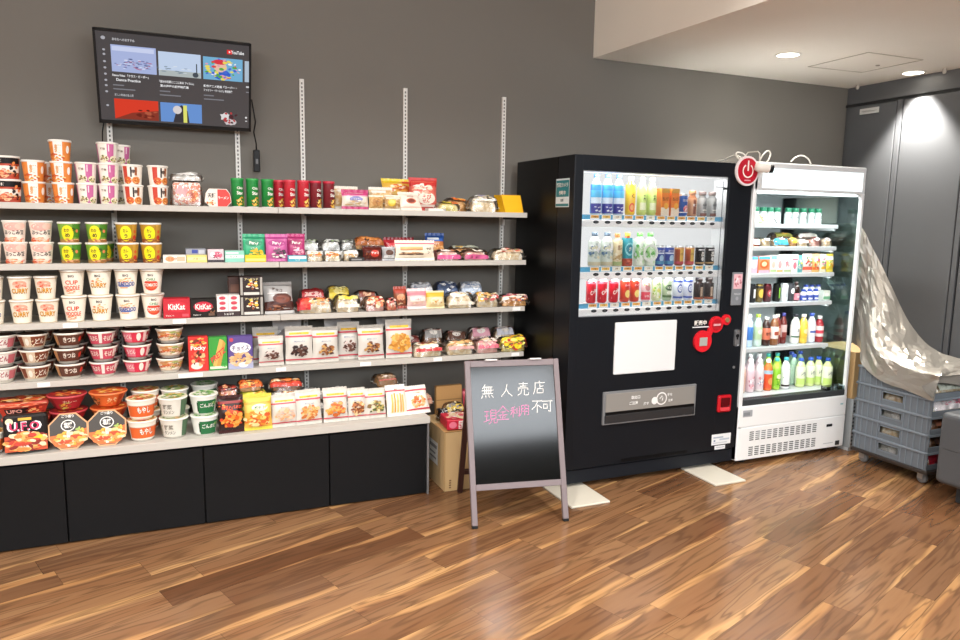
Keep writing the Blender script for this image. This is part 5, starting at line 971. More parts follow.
for k, z in enumerate(ROWS):
    sh = MB().box(.064, 1.036, .045, .155, z-.03, z+.0195, '#f6f6f4').box(.064, 1.03, .026, .046, z-.042, z-.003, '#fafaf8', .003, 1).build('product_shelf', vm)
    MB().box(.07, 1.024, .0405, .0445, z-.003, z+.023, '#58a6cc').build('tag_backing', sh)
    for i in range(12):
        x = BX[k][i]-VX
        q = MB(); S = flat(.05, .026, .0255, x, z-.029); decor(q, S, [('e', 0, .5, .36, .32, '#141416'), ('e', 0, .52, .2, .14, '#4a4c50')]); q.build('select_button', sh)
        q = MB(); q.box(x-.028, x+.028, .038, .0403, z-.001, z+.022, '#f8f5ec'); decor(q, flat(.056, .023, .038, x, z-.001), [('r', -.42, .3, .42, .9, ('#edae4a', '#f0c460', '#f0ecd8')[(i*7+k*3) % 3 if i % 4 else 0]), ('t', 0, .6, .42, ('160', '130', '110', '150')[(i+k) % 4], '#7a4a18', .6)], .0004); q.build('price_tag', sh)
# advert panel, outlet, coin parts
MB().box(.287, .70, -.006, 0, .635, .926, M('#dfe1e2', .25), .006, 2).build('poster_panel', vm)
o_ = MB(); o_.box(.226, .864, -.012, .004, .352, .54, M('#77787a', .3), .003, 1); oo = o_.build('outlet_frame', vm)
MB().box(.24, .85, -.016, -.012, .425, .53, M('#8a8782', .16), .002, 1).build('outlet_flap', oo)
MB().box(.236, .854, -.018, -.010, .362, .41, M('#2c2d2f', .25), .003, 1).box(.24, .85, -.0165, -.011, .41, .425, '#0a0a0b').build('outlet_lip', oo)
q = MB(); decor(q, flat(.61, .1, -.0162, .545, .426), [('t', -.18, .72, .2, '取出口', '#e8e8e6', .2), ('t', -.2, .4, .2, 'ご注意', '#e0e0de', .18), ('t', -.06, .3, .18, '押す', '#e0e0de', .12), ('e', .11, .5, .062, .38, '#e8e8e6'), ('e', .11, .5, .05, .3, '#8a8782'), ('t', .11, .5, .36, '↑', '#e8e8e6', .05), ('e', .03, .42, .035, .22, '#e8e8e6'), ('t', .2, .7, .18, '手を', '#e0e0de', .08), ('t', .21, .36, .16, '注意', '#e0e0de', .08)]); q.build('outlet_print', oo)
def disc(mb, x, z, r, y0, y1, m): 
    n = 28; mb.prism([(x+r*math.cos(2*PI*k/n), z+r*math.sin(2*PI*k/n)) for k in range(n)], y0, y1, m)
RED = M('#d8202c', .25)
b = MB(); disc(b, .889, .792, .063, -.014, 0, RED); disc(b, .981, .887, .048, -.014, 0, RED); disc(b, 1.055, .912, .031, -.014, 0, RED)
b.prism([(.915, .80), (.945, .82), (.97, .87), (.955, .90), (.925, .86)], -.0135, 0, RED); b.prism([(1.0, .87), (1.04, .89), (1.05, .93), (1.0, .92)], -.0135, 0, RED)
cp = b.build('coin_panel', vm)
b = MB().box(.862, .918, -.018, -.014, .765, .815, M('#a8aaa4', .4), .002, 1); b.build('amount_display', cp)
b = MB(); disc(b, .981, .887, .034, -.017, -.014, M('#b01824', .3)); b.box(.955, 1.005, -.02, -.017, .88, .892, '#d8a0a4'); b.build('coin_slot', cp)
b = MB(); disc(b, 1.055, .912, .014, -.022, -.014, M('#b8a070', .35, .6)); b.build('return_button', cp)
q = MB(); decor(q, flat(.15, .06, 0, .885, .86), [('t', -.08, .66, .5, '販売中', W_, .62), ('r', -.46, .2, .4, .3, '#e8ecf0')]); q.build('sale_lettering', vm)
b = MB().box(1.128, 1.164, -.01, 0, .748, .85, M('#9b9da0', .3, .7), .012, 3); lk = b.build('door_lock', vm)
b = MB(); disc(b, 1.146, .812, .011, -.014, -.01, '#1a1a1c'); b.box(1.142, 1.15, -.0145, -.01, .79, .812, '#1a1a1c'); b.build('key_hole', lk)
b = MB(); disc(b, 1.142, .62, .008, -.004, 0, M('#c8c8ca', .3, .8)); b.build('screw', vm)
cr = MB().box(1.082, 1.158, -.012, 0, .995, 1.19, M('#7d8186', .4), .003, 1).build('card_reader', vm)
q = MB(); decor(q, flat(.07, .19, -.012, 1.12, .998), [('r', -.46, .5, .46, .96, '#e2b4bc'), ('f', 0, .74, .36, .16, ['#c8808c', '#f2e0e4', '#b8646e'], 14, 3), ('t', 0, .34, .06, 'TOUCH', '#c8ccd0', .7), ('e', 0, .2, .16, .06, '#9a9ea4')]); q.build('reader_print', cr)
b = MB().box(1.030, 1.130, -.016, 0, .352, .457, M('#c01824', .2), .012, 3); rb = b.build('change_outlet', vm)
b = MB().box(1.048, 1.112, -.018, -.0155, .385, .44, M('#5a0a10', .2), .006, 2).box(1.046, 1.114, -.02, -.016, .362, .385, M('#e04850', .2), .004, 1); b.build('change_flap', rb)
q = MB(); q.box(1.01, 1.155, -.001, 0, .148, .214, '#e8eaec'); decor(q, flat(.145, .066, -.001, 1.0825, .148), [('r', -.42, .62, .1, .76, '#a8b4c4'), ('r', -.1, .4, .42, .56, '#b8c2d0'), ('r', -.42, .14, .3, .24, '#c8ccd2'), ('e', -.36, .4, .05, .1, '#8a98b0')]); q.build('notice_sticker', vm)
q = MB(); q.box(1.036, 1.116, -.001, 0, .118, .142, '#e6e8ea'); decor(q, flat(.08, .024, -.001, 1.076, .118), [('r', -.4, .4, .4, .62, '#b8bcc4')]); q.build('small_sticker', vm)
q = MB(); S = Surf(lambda u, v, o: (-.0008-o, .118-u*.144, 1.545+v*.15), .144, .15, True)
q.add([S.f(-.5, 0, 0), S.f(.5, 0, 0), S.f(.5, 1, 0), S.f(-.5, 1, 0)], [(0, 1, 2, 3)], '#e4eef0'); decor(q, S, [('r', -.47, .36, .47, .94, '#1f8088'), ('r', -.47, .03, .47, .12, '#1f8088'), ('t', 0, .78, .16, '防犯カメラ', W_, .84), ('t', 0, .5, .16, '作動中', W_, .6), ('t', 0, .24, .1, '監視', '#4a6a74', .4)]); q.build('camera_sticker', vm)
for x in (.06, 1.1): 
    b = MB(); b.lathe([(0, .012), (.03, .012), (.03, .02), (.012, .022), (.012, .056), (0, .056)], M('#8f9194', .4, .6), 14, (x, .08, 0)); b.box(x-.02, x+.03, .02, .14, .03, .036, M('#8f9194', .4, .6)); b.build('levelling_foot', vm)
for x0, x1, y0, y1 in ((-.085, .15, -.232, .09), (.84, 1.062, -.245, .06)): MB().box(x0, x1, y0, y1, 0, .012, '#d9d2c2', .0045, 2).build('foot_plate', vm)
MB().box(.04, 1.14, .2, .64, 0, .056, '#0a0a0b').build('base', vm)
for yy, zz in ((.03, 1.725), (.034, 1.44), (.034, 1.16)): area('display_lamp', (VX+.54, VY+yy, zz), (math.radians(32), 0, 0), .9, .012, 3.4 if zz > 1.6 else 1.5, (.96, .99, 1))

# ---- the drinks inside
GV = ['drinks in the top row of the machine', 'drinks in the middle row of the machine', 'drinks in the bottom row of the machine']
YV = 3.372
Z1, Z2, Z3 = [z+.0235 for z in ROWS]
def vbot(key, r, h, liq, lab, items, cap, labz=(.2, .62), **k): return key, lambda: bottle('drink_bottle', 'bottle', r, h, liq, lab, items, cap, lab=labz, **k)
def vcan(key, h, col, items, r=.027): return key, lambda: drink_can('drink_can', r, h, col, items)
blue = vbot('v_blue', .029, .214, '#cfe4f0', '#3a8ad0', [('r', -.5, 0, .5, .34, '#3a3c98'), ('r', -.5, .34, .5, .55, '#e2eef6'), ('r', -.5, .55, .5, .8, '#58b8e4'), ('p', [(-.5, .8), (.5, .95), (.5, 1), (-.5, 1)], '#4a3c8c'), ('f', 0, .15, .3, .1, ['#d8c850', '#e8eef4'], 6, 2)], '#3a6ab8', (.03, .74))
yel = vbot('v_yel', .027, .206, '#e8b838', '#f0c030', [('e', -.05, .2, .2, .16, '#e85c3c'), ('e', -.05, .2, .12, .1, '#f4b070'), ('t', .0, .6, .12, 'C', '#3a3420', .2), ('r', .2, .3, .5, .9, '#e8d880')], '#f4f0e6', (.05, .8))
gre = vbot('v_gre', .027, .206, '#c8d878', '#c8dc80', [('t', 0, .6, .24, '茶', '#3a4a20', .2), ('r', -.3, .1, .1, .4, '#e8eec8'), ('e', .26, .5, .08, .2, '#a0b850')], '#eef2e0', (.08, .72))
ora = ('v_ora', lambda: carton('drink_carton', 'carton', .054, .05, .15, '#e8842c', [('r', -.5, 0, .5, .3, '#f2e6d0'), ('r', -.5, .84, .5, 1, '#c8963c'), ('t', 0, .62, .14, 'オレンジ', '#5a2c10', .7), ('e', .1, .36, .26, .12, '#f0b040')], '#d8a850'))
bcan = vcan('v_bcan', .125, '#2a5cb0', [('e', .05, .3, .2, .2, '#e88a8a'), ('f', .05, .3, .16, .16, ['#f0d0c0', '#d84a5c', '#f4f0e8'], 10, 2), ('t', 0, .76, .14, 'カルピ', W_, .4), ('r', -.5, .08, .5, .14, '#e8eef4')], .028)
cop = vbot('v_cop', .026, .145, '#b87850', '#c08860', [('r', -.1, .1, .1, .9, '#8a4a30'), ('t', 0, .6, .14, '微糖', W_, .24)], '#c08a60', (.02, .72), neck=.7)
sil = vbot('v_sil', .027, .142, '#9a9a98', '#a8a8a4', [('e', 0, .5, .13, .34, '#8a8c8c'), ('r', -.3, .0, .3, .16, '#7a4a3c'), ('r', -.16, .3, .16, .36, '#e8e4dc'), ('t', 0, .62, .12, 'BLACK', '#3c3c3c', .3)], '#8c7a74', (.02, .74), neck=.72)
r1 = [(145, blue, 'blue labelled water bottle at the outer end of the top row'), (210, blue, 'blue labelled water bottle in the middle of its three'), (272, blue, 'blue labelled water bottle beside the yellow bottle'), (340, yel, 'yellow drink bottle beside the blue labelled bottles'), (405, gre, 'pale green tea bottle beside the yellow bottle'), (458, gre, 'pale green tea bottle beside the orange cartons'),
      (520, ora, 'orange juice carton beside the tea bottles'), (575, ora, 'orange juice carton beside the blue can'), (633, bcan, 'blue can with pink fruit in the top row'), (690, cop, 'copper coloured coffee bottle in the top row'), (745, sil, 'silver grey coffee bottle beside the copper one'), (802, sil, 'silver grey coffee bottle at the far end of the top row')]
r1x = [2.112, 2.184, 2.255, 2.332, 2.408, 2.473, 2.545, 2.613, 2.686, 2.754, 2.825, 2.896]
big = vbot('v_big', .034, .185, '#dfe6e4', '#d4dcd2', [('f', 0, .6, .4, .3, ['#f4f6f4', '#a8b8b0', '#5a7a9c', '#e0d8b0'], 18, 3), ('r', -.5, 0, .5, .14, '#c8c0a0'), ('e', 0, .7, .2, .2, '#eef0f0')], '#5a6a78', (.04, .76))
mil = vbot('v_mil', .029, .18, '#d8c8a0', '#e0d0a8', [('t', 0, .7, .2, '麦茶', '#8a5a34', .3), ('f', 0, .3, .4, .2, ['#f0e8d0', '#b89860', '#c8a878'], 12, 4), ('r', -.5, 0, .5, .14, '#a8b87c')], '#c8844c', (.04, .8))
tea = vbot('v_tea', .03, .185, '#b4542c', '#2a90a0', [('e', 0, .6, .3, .24, '#8cd4dc'), ('e', 0, .6, .22, .17, '#2a8496'), ('t', 0, .6, .16, '緑', W_, .14), ('r', -.5, 0, .5, .26, '#b84a34'), ('f', 0, .13, .4, .1, ['#e08a6a', '#8a3420'], 8, 2)], '#e0b040', (.02, .84))
lgr = vbot('v_lgr', .033, .185, '#dcecd4', '#e6f0de', [('f', 0, .5, .42, .4, ['#5ab04c', '#f2f6ee', '#98d080', '#c8e4b8'], 22, 3)], '#6ab85a', (.03, .78))
cb2 = vcan('v_cb2', .115, '#3a4ea0', [('r', -.5, .62, .5, .7, '#d8e0ec'), ('e', 0, .36, .16, .2, '#a8c8e0'), ('r', -.5, 0, .5, .2, '#4a8ab0'), ('t', 0, .8, .12, 'コーヒー', W_, .5)])
crg = vcan('v_crg', .115, '#a8502c', [('r', -.14, .1, .14, .9, '#d8b050'), ('r', -.5, 0, .5, .16, '#b8444c'), ('r', -.5, .9, .5, 1, '#d8a060'), ('t', 0, .6, .14, 'カフェ', '#4a2010', .24)])
cbk = vcan('v_cbk', .115, '#111112', [('t', 0, .6, .3, '黒', W_, .24), ('e', .0, .3, .1, .14, '#d8d8d8'), ('r', -.3, .82, .3, .9, '#c8c8ca'), ('r', -.5, 0, .5, .1, '#b09060')])
r2 = [(big, 'large pale bottle at the outer end of the middle row'), (big, 'large pale bottle beside the barley tea'), (mil, 'cream labelled barley tea bottle in the middle row'), (tea, 'teal and red tea bottle in the middle row'), (lgr, 'pale green speckled bottle beside the teal bottle'), (lgr, 'pale green speckled bottle behind the green ring sticker'), (cb2, 'blue coffee can nearer the speckled bottles'), (cb2, 'blue coffee can beside the red and gold cans'), (crg, 'red and gold can beside the blue cans'), (crg, 'red and gold can beside the black cans'), (cbk, 'black coffee can beside the red and gold cans'), (cbk, 'black coffee can at the far end of the middle row')]
r2x = [2.115, 2.194, 2.26, 2.326, 2.407, 2.478, 2.545, 2.612, 2.682, 2.756, 2.83, 2.902]
red = vcan('v_red', .13, '#d01c30', [('t', 0, .5, .2, 'Cola', W_, .44, .5), ('r', -.5, .88, .5, .96, '#e06a78'), ('p', [(-.3, .1), (.3, .3), (.3, .4), (-.3, .2)], '#f0b0b8')])
ory = vcan('v_ory', .13, '#d0442c', [('p', [(-.5, 0), (.5, 0), (.5, .5), (-.5, .3)], '#f0b040'), ('e', .05, .34, .2, .2, '#f4dc80'), ('e', .0, .78, .2, .12, '#b8242c'), ('t', 0, .78, .1, 'ピーチ', W_, .3)])
pin = vcan('v_pin', .13, '#ecd8d8', [('r', -.5, 0, .5, .4, '#d84a5c'), ('e', 0, .66, .2, .2, '#c88a8c'), ('t', 0, .2, .14, 'いちご', W_, .4), ('f', 0, .8, .3, .1, ['#f4f0ec', '#a8c080', '#e09a9a'], 10, 2)])
lg1 = vcan('v_lg1', .13, '#dcecb8', [('f', 0, .4, .4, .3, ['#8ac04c', '#f2f6e0', '#b8dc80', '#e0e070'], 16, 3), ('t', 0, .8, .12, 'メロン', '#4a7a2c', .4)])
lg2 = vcan('v_lg2', .13, '#b8c8a8', [('e', 0, .6, .3, .16, '#3c5a3c'), ('t', 0, .6, .12, '抹茶', W_, .4), ('r', -.5, .08, .5, .2, '#5a7a4c'), ('e', 0, .34, .2, .1, '#e8eedc')])
blw = vcan('v_blw', .128, '#e2e6f2', [('e', 0, .55, .2, .24, '#3a50a0'), ('e', 0, .55, .14, .16, '#e8ecf6'), ('t', 0, .56, .14, 'C', '#3a50a0', .2), ('r', -.5, .88, .5, 1, '#3a50a0'), ('r', -.5, .02, .5, .12, '#4a60b0')])
brn = vbot('v_brn', .028, .126, '#2a1c18', '#241a18', [('r', -.1, .16, .1, .76, '#a88a70'), ('t', 0, .5, .18, 'BOSS', '#e8dccc', .24, 1.57), ('r', -.5, 0, .5, .12, '#a85a3c')], '#1c1412', (.02, .76), neck=.66)
r3 = [(red, 'red cola can at the outer end of the bottom row'), (red, 'red cola can second from the outer end'), (red, 'red cola can beside the red and orange cans'), (ory, 'red and orange can beside the cola cans'), (ory, 'red and orange can beside the pink can'), (pin, 'pink and white can in the bottom row'), (lg1, 'pale green speckled can in the bottom row'), (lg2, 'sage green can in the bottom row'), (blw, 'white and blue can beside the sage green one'), (blw, 'white and blue can beside the dark brown bottles'), (brn, 'dark brown coffee bottle beside the white and blue cans'), (brn, 'dark brown coffee bottle at the far end of the bottom row')]
r3x = [2.104, 2.175, 2.249, 2.322, 2.387, 2.463, 2.537, 2.61, 2.685, 2.756, 2.837, 2.911]
for xs, row, z, g in ((r1x, [(a[1], a[2]) for a in r1], Z1, GV[0]), (r2x, r2, Z2, GV[1]), (r3x, r3, Z3, GV[2])):
    for x, (p, l) in zip(xs, row): put(p[0], p[1], l+', behind glass' if len(l.split()) < 12 else l, g, x, YV if p is not ora else YV-.03, z, rnd.uniform(-.06, .06))
b = MB(); n = 26; R0, R1 = .036, .05
vs = [(r*math.cos(2*PI*k/n), 0, r*math.sin(2*PI*k/n)) for r in (R0, R1) for k in range(n)]
b.add(vs, [(k, (k+1) % n, n+(k+1) % n, n+k) for k in range(n)], '#eef2ea'); b.add([(v[0], .002, v[2]) for v in vs], [(k, n+k, n+(k+1) % n, (k+1) % n) for k in range(n)], '#eef2ea')
o = b.build('ring_sticker'); o.location = (2.454, 3.328, Z2+.075); tag(o, 'pale green ring sticker hanging before the speckled bottles in the machine', 'sticker')

# ---- round sign, little camera and its cables on the machine's corner
t = thing('round_sign', 'round red sign with a white power symbol on the machine corner', 'sign', (3.046, 3.275, 1.771))
b = MB(); disc(b, 0, 0, .084, -.012, 0, '#f0e4e4'); b.build('rim', t)
b = MB(); disc(b, 0, 0, .072, -.014, -.012, M('#c0142c', .3)); b.build('red_face', t)
b = MB(); n = 30
A = [math.radians(a) for a in range(120, 421, 12)]
vs = [(r*math.cos(a), -.0146, r*math.sin(a)) for r in (.032, .04) for a in A]
k = len(A); b.add(vs, [(i, i+1, k+i+1, k+i) for i in range(k-1)], W_); b.box(-.005, .005, -.0148, -.0142, .0, .058, W_); b.box(-.022, .022, -.0147, -.0142, -.056, -.05, '#e8b0b8')
b.build('power_symbol', t)
t = thing('security_camera', 'small white security camera with black lens beside the round red sign', 'camera', (3.089, 3.222, 1.792))
t.rotation_euler = (0, 0, -.55)
b = MB(); b.lathe([(0, 0), (.02, .004), (.028, .02), (.028, .075), (.02, .085)], '#e6e0d6', 20)
o = b.build('camera_body', t); o.rotation_euler = (0, math.radians(98), 0); o.location = (-.025, 0, .004)
b = MB(); b.lathe([(.02, 0), (.024, .006), (.022, .022), (0, .024)], '#101012', 18); o = b.build('lens', t); o.rotation_euler = (0, math.radians(98), 0); o.location = (.055, 0, -.008)
b = MB().tube([(0, .004, .02), (0, .006, .075), (-.01, .016, .088), (-.05, .084, .088), (-.0575, .094, .075), (-.0575, .094, .03)], .0035, '#d8d2c8', 8); b.build('bracket', t)
def cable(pts, label):
    P = [Vector(p) for p in pts]; out = []
    for i in range(len(P)-1):
        a, b_, c_, d_ = P[max(0, i-1)], P[i], P[i+1], P[min(len(P)-1, i+2)]
        for q in range(8):
            s = q/8; out.append(.5*((2*b_)+(c_-a)*s+(2*a-5*b_+4*c_-d_)*s*s+(3*b_-a-3*c_+d_)*s**3))
    tag(MB().tube(out+[P[-1]], .0045, '#e8e4dc', 6).build('cable'), label, 'cable')
cable([(3.033, 3.500, 1.841), (3.034, 3.450, 1.844), (3.033, 3.400, 1.857), (3.032, 3.350, 1.862), (3.024, 3.300, 1.845), (3.055, 3.300, 1.824)], 'white cable running along the top of the black machine to the round sign')
cable([(3.048, 3.300, 1.823), (3.012, 3.320, 1.851), (3.019, 3.330, 1.877), (3.064, 3.330, 1.874), (3.087, 3.320, 1.849)], 'small white cable loop rising behind the round red sign')
cable([(3.134, 3.270, 1.831), (3.166, 3.280, 1.867), (3.221, 3.300, 1.894), (3.242, 3.300, 1.878), (3.210, 3.280, 1.841), (3.183, 3.270, 1.822)], 'white cable loop standing up above the security camera')
cable([(3.714, 3.600, 1.875), (3.754, 3.600, 1.905), (3.805, 3.600, 1.917), (3.859, 3.600, 1.901), (3.889, 3.600, 1.867)], 'thin pale cable arching over the top of the drinks fridge')

# ================================================================== the open drinks fridge
FX0, FX1, FY, FB, FH = 3.136, 4.043, 3.30, 4.02, 1.832
FSL = FS = [1.4717, 1.3331, 1.1676, 0.9834, 0.7021]
fg = thing('display_fridge', 'white open-front drinks fridge with a glowing header beside black machine', 'fridge', (FX0, FY, 0))
w = FX1-FX0; dp = FB-FY
WHT = M('#eef1f2', .3)
MB().box(0, .028, 0, dp, .03, FH-.005, WHT, .004, 1).build('side_panel', fg)
MB().box(.028, w, dp-.06, dp, .38, FH-.01, '#dfe5e6').build('back_panel', fg)
MB().box(.0, w, .0, dp, 1.668, FH, WHT, .008, 2).build('header', fg)
MB().box(.06, w-.03, -.003, .0, 1.684, 1.797, EM('#f4ffff', 1.6), .001, 1).build('lit_header_panel', fg)
MB().box(.0, w, .0, dp, .03, .373, WHT, .006, 2).build('base_cabinet', fg)
MB().box(.004, w-.004, -.004, .0, .243, .368, M('#f4f6f6', .25), .002, 1).build('upper_front_panel', fg)
MB().box(.004, w-.004, -.004, .0, .032, .235, M('#f4f6f6', .25), .002, 1).build('lower_front_panel', fg)
for gz in (.152, .055):
    v = MB()
    for i in range(12):
        for j in range(5): v.box(.095+i*.0476, .128+i*.0476, -.0052, -.0035, gz+j*.0125, gz+.0062+j*.0125, '#84888a' if (i > 0 and i < 4 and gz > .1 and j) else '#4c5052')
    v.build('ventilation_grille', fg)
MB().box(.03, .105, -.006, -.004, .305, .347, '#a8acb0', .001, 1).box(.036, .085, -.0068, -.006, .313, .334, '#85898d').build('temperature_display', fg)
MB().box(.74, .79, -.007, -.004, .175, .192, '#1c1e20', .002, 1).build('latch', fg)
MB().box(.83, .868, -.006, -.004, .042, .072, '#26282a', .001, 1).build('rating_plate', fg)
MB().box(.725, .81, -.0046, -.004, .06, .066, '#c0c4c6').box(.85, .875, -.0046, -.004, .313, .323, '#9cc4c8').build('lettering', fg)
MB().box(.028, w-.02, .0, .05, .373, .4125, M('#3c4042', .35), .004, 1).box(.028, w-.02, .05, dp-.06, .373, .4145, '#c9cfd0').build('deck', fg)
dl = MB()
for k in range(40): dl.box(.04+k*.02, .05+k*.02, .012, .042, .4127, .4135, '#1c1e20')
dl.build('air_grille', fg)
MB().box(.72, w-.03, .0, .045, .4145, .44, GLASS('guard', '#e8f4f4', .14)).build('splash_guard', fg)
for yy, nm in ((.0, 'post'), (dp-.05, 'post')): MB().box(w-.022, w, yy, yy+.024, .365, 1.672, WHT, .003, 1).build(nm, fg)
MB().box(w-.02, w-.002, .024, dp-.05, .373, .388, WHT).box(w-.02, w-.002, .024, dp-.05, 1.655, 1.669, WHT).build('glass_frame', fg)
cn = MB(); n = 8
pts = [(w-.022, 1.668), (w-.022, 1.618)]+[(w-.022-.05*(1-math.cos(a)), 1.618+.05*math.sin(a)) for a in [PI/2*k/n for k in range(1, n+1)]]
cn.prism([(x, z) for x, z in pts], .002, .02, WHT); cn.build('corner_gusset', fg)
MB().box(w-.013, w-.009, .024, dp-.05, .388, 1.655, GLASS('fridge_side', '#dfeeee', .06)).build('side_glass', fg)
MB().box(.03, w-.03, .03, .06, 1.652, 1.667, EM('#f2ffff', 2.2)).build('lamp_tube', fg)
for z in FS:
    s = MB().box(.03, .817, .11, dp-.065, z-.012, z, '#cfd8da').build('fridge_shelf', fg)
    MB().box(.03, .817, .1, .112, z-.022, z+.003, M('#cdd4d6', .3), .002, 1).build('price_rail', s)
    MB().box(.03, .045, .12, dp-.07, z-.035, z-.012, '#b8c0c2').box(.802, .817, .12, dp-.07, z-.035, z-.012, '#b8c0c2').build('bracket', s)
for x, z in ((.1, .018), (w-.1, .018)): MB().lathe([(0, 0), (.02, 0), (.02, .03), (0, .03)], '#2a2a2a', 12, (x, .06, 0)).build('foot', fg)
for z in FSL: area('shelf_fill', (FX0+.42, FY+.108, z-.03), (math.radians(50), 0, 0), .74, .012, 1.0, (.93, 1, 1))  # added fill strips that brighten the fridge interior and its back
area('fridge_lamp', (FX0+w/2, FY+.03, 1.648), (math.radians(5), 0, 0), .8, .03, 3.2, (.9, 1, 1))

YR = 3.476
GF = 'white cups with green lids in the fridge'
def fcup(scr):
    it = [('r', -.5, .0, .5, .12, '#dfe8e4')]
    if scr: it += [('p', [(-.3, .9), (-.24, .92), (-.02, .45), (-.06, .42)], '#3a3c40'), ('p', [(.0, .9), (.06, .92), (.26, .5), (.2, .48)], '#4a4c50'), ('f', .1, .75, .2, .16, ['#3a3c40', '#8a8c90'], 8, 3)]
    return lambda: bottle('milk_cup', 'cup', .0225, .104, '#d4dcd8', '#d4dcd8', it, '#1f7a58', cap_h=.026, neck=.84, lab=(.02, .62), shape=[(0, 0), (.021, 0), (.0225, .005), (.0225, .066), (.0185, .079)])
FXC = [3.356, 3.418, 3.475, 3.533, 3.626, 3.685, 3.754, 3.823, 3.884]
words9 = ['first', 'second', 'third', 'fourth', 'fifth', 'sixth', 'seventh', 'eighth', 'ninth']
for k, x in enumerate(FXC): put('fcup%d' % (k > 3), fcup(k > 3), f'{words9[k]} green lidded white cup from the black machine, {"plain" if k < 4 else "dark scribbled"}, top fridge shelf', GF, x, YR+.03, FS[0])
put('fcard', lambda: carton('shelf_card', 'card', .055, .003, .06, '#ccd2c8', [('p', [(-.4, .9), (-.1, .95), (.4, .3), (.1, .2)], '#d8a870'), ('p', [(-.5, .0), (.2, 0), (.0, .2), (-.5, .3)], '#8cc878'), ('e', .1, .7, .1, .08, '#3a3a3a')]), 'white picture card standing in front of the first green lidded cup', None, 3.331, 3.419, FS[0], 0, -.2)
put('fcard2', lambda: carton('shelf_card', 'card', .06, .003, .045, '#e6f0ec', [('p', [(-.45, .7), (-.3, .8), (.1, .2), (-.1, .15)], '#4a4c50'), ('r', -.1, .1, .45, .24, '#7a7c80')]), 'white card with dark stroke in front of the third lidded cup', None, 3.452, 3.419, FS[0], 0, -.2)
GF2 = 'wrapped snacks on the second fridge shelf'
for k, (l, r, bread, its, wd) in enumerate((((748.5), (759), REDB, [('r', -.4, .05, .4, .3, '#e8eeee')], 'reddish wrapped snack nearest the black machine'), (759.5, 771, WHITEB, [('e', 0, .3, .3, .12, '#f4f4f4')], 'white wrapped snack beside the reddish one'), (771.5, 788, CREAMF, [('r', -.48, .04, .48, .38, '#48b0d8'), ('e', 0, .3, .2, .08, '#a8dcec')], 'blue wrapped snack in the second fridge row'), (788.5, 795, GOLD, [('r', -.4, .1, .4, .4, '#e0c040')], 'small yellow wrapped snack beside the blue one'), (795.5, 808, WHITEB, [('r', -.46, .1, .46, .2, '#f0e0dc')], 'white wrapped snack beside the small yellow one'), (808.5, 820, PINKB, [('e', 0, .3, .3, .1, '#f2e4e0'), ('r', -.3, .38, .3, .44, '#a84a4a')], 'pale pink wrapped snack in the second fridge row'), (820.5, 831, WHITEB, [('f', 0, .3, .4, .12, ['#e8c8c0', '#f6f2ee', '#c8a098'], 12, 3)], 'pale speckled wrapped snack nearest the fridge glass'))):
    xs = {0: (3.308, 0.084), 1: (3.400, 0.093), 2: (3.519, 0.136), 3: (3.619, 0.055), 4: (3.704, 0.107), 5: (3.812, 0.100), 6: (3.912, 0.093)}[k]
    lbread('fs%d' % k, wd, GF2, xs[0], 3.424, FS[1], max(.05, xs[1]-.02), .1, .055, bread, its, 120+k, 0, 'wrapped snack', 'wrapped_snack')
lbread('fsb', 'olive and brown wrapped snack lying behind the blue one', GF2, 3.676, 3.559, FS[1], .17, .1, .085, BROWN, [('r', -.4, .2, .4, .44, '#8a8a3c'), ('r', -.1, .3, .2, .46, '#c89a3c')], 130, 0, 'wrapped snack', 'wrapped_snack')
lbread('fsc', 'white topped brown wrapped snack lying behind the pale pink one', GF2, 3.894, 3.559, FS[1], .18, .1, .085, BROWN, [('r', -.46, .2, .46, .4, '#ece6de'), ('r', -.1, .42, .3, .5, '#7a3428')], 131, 0, 'wrapped snack', 'wrapped_snack')
GF3 = 'cartons on the third fridge shelf'
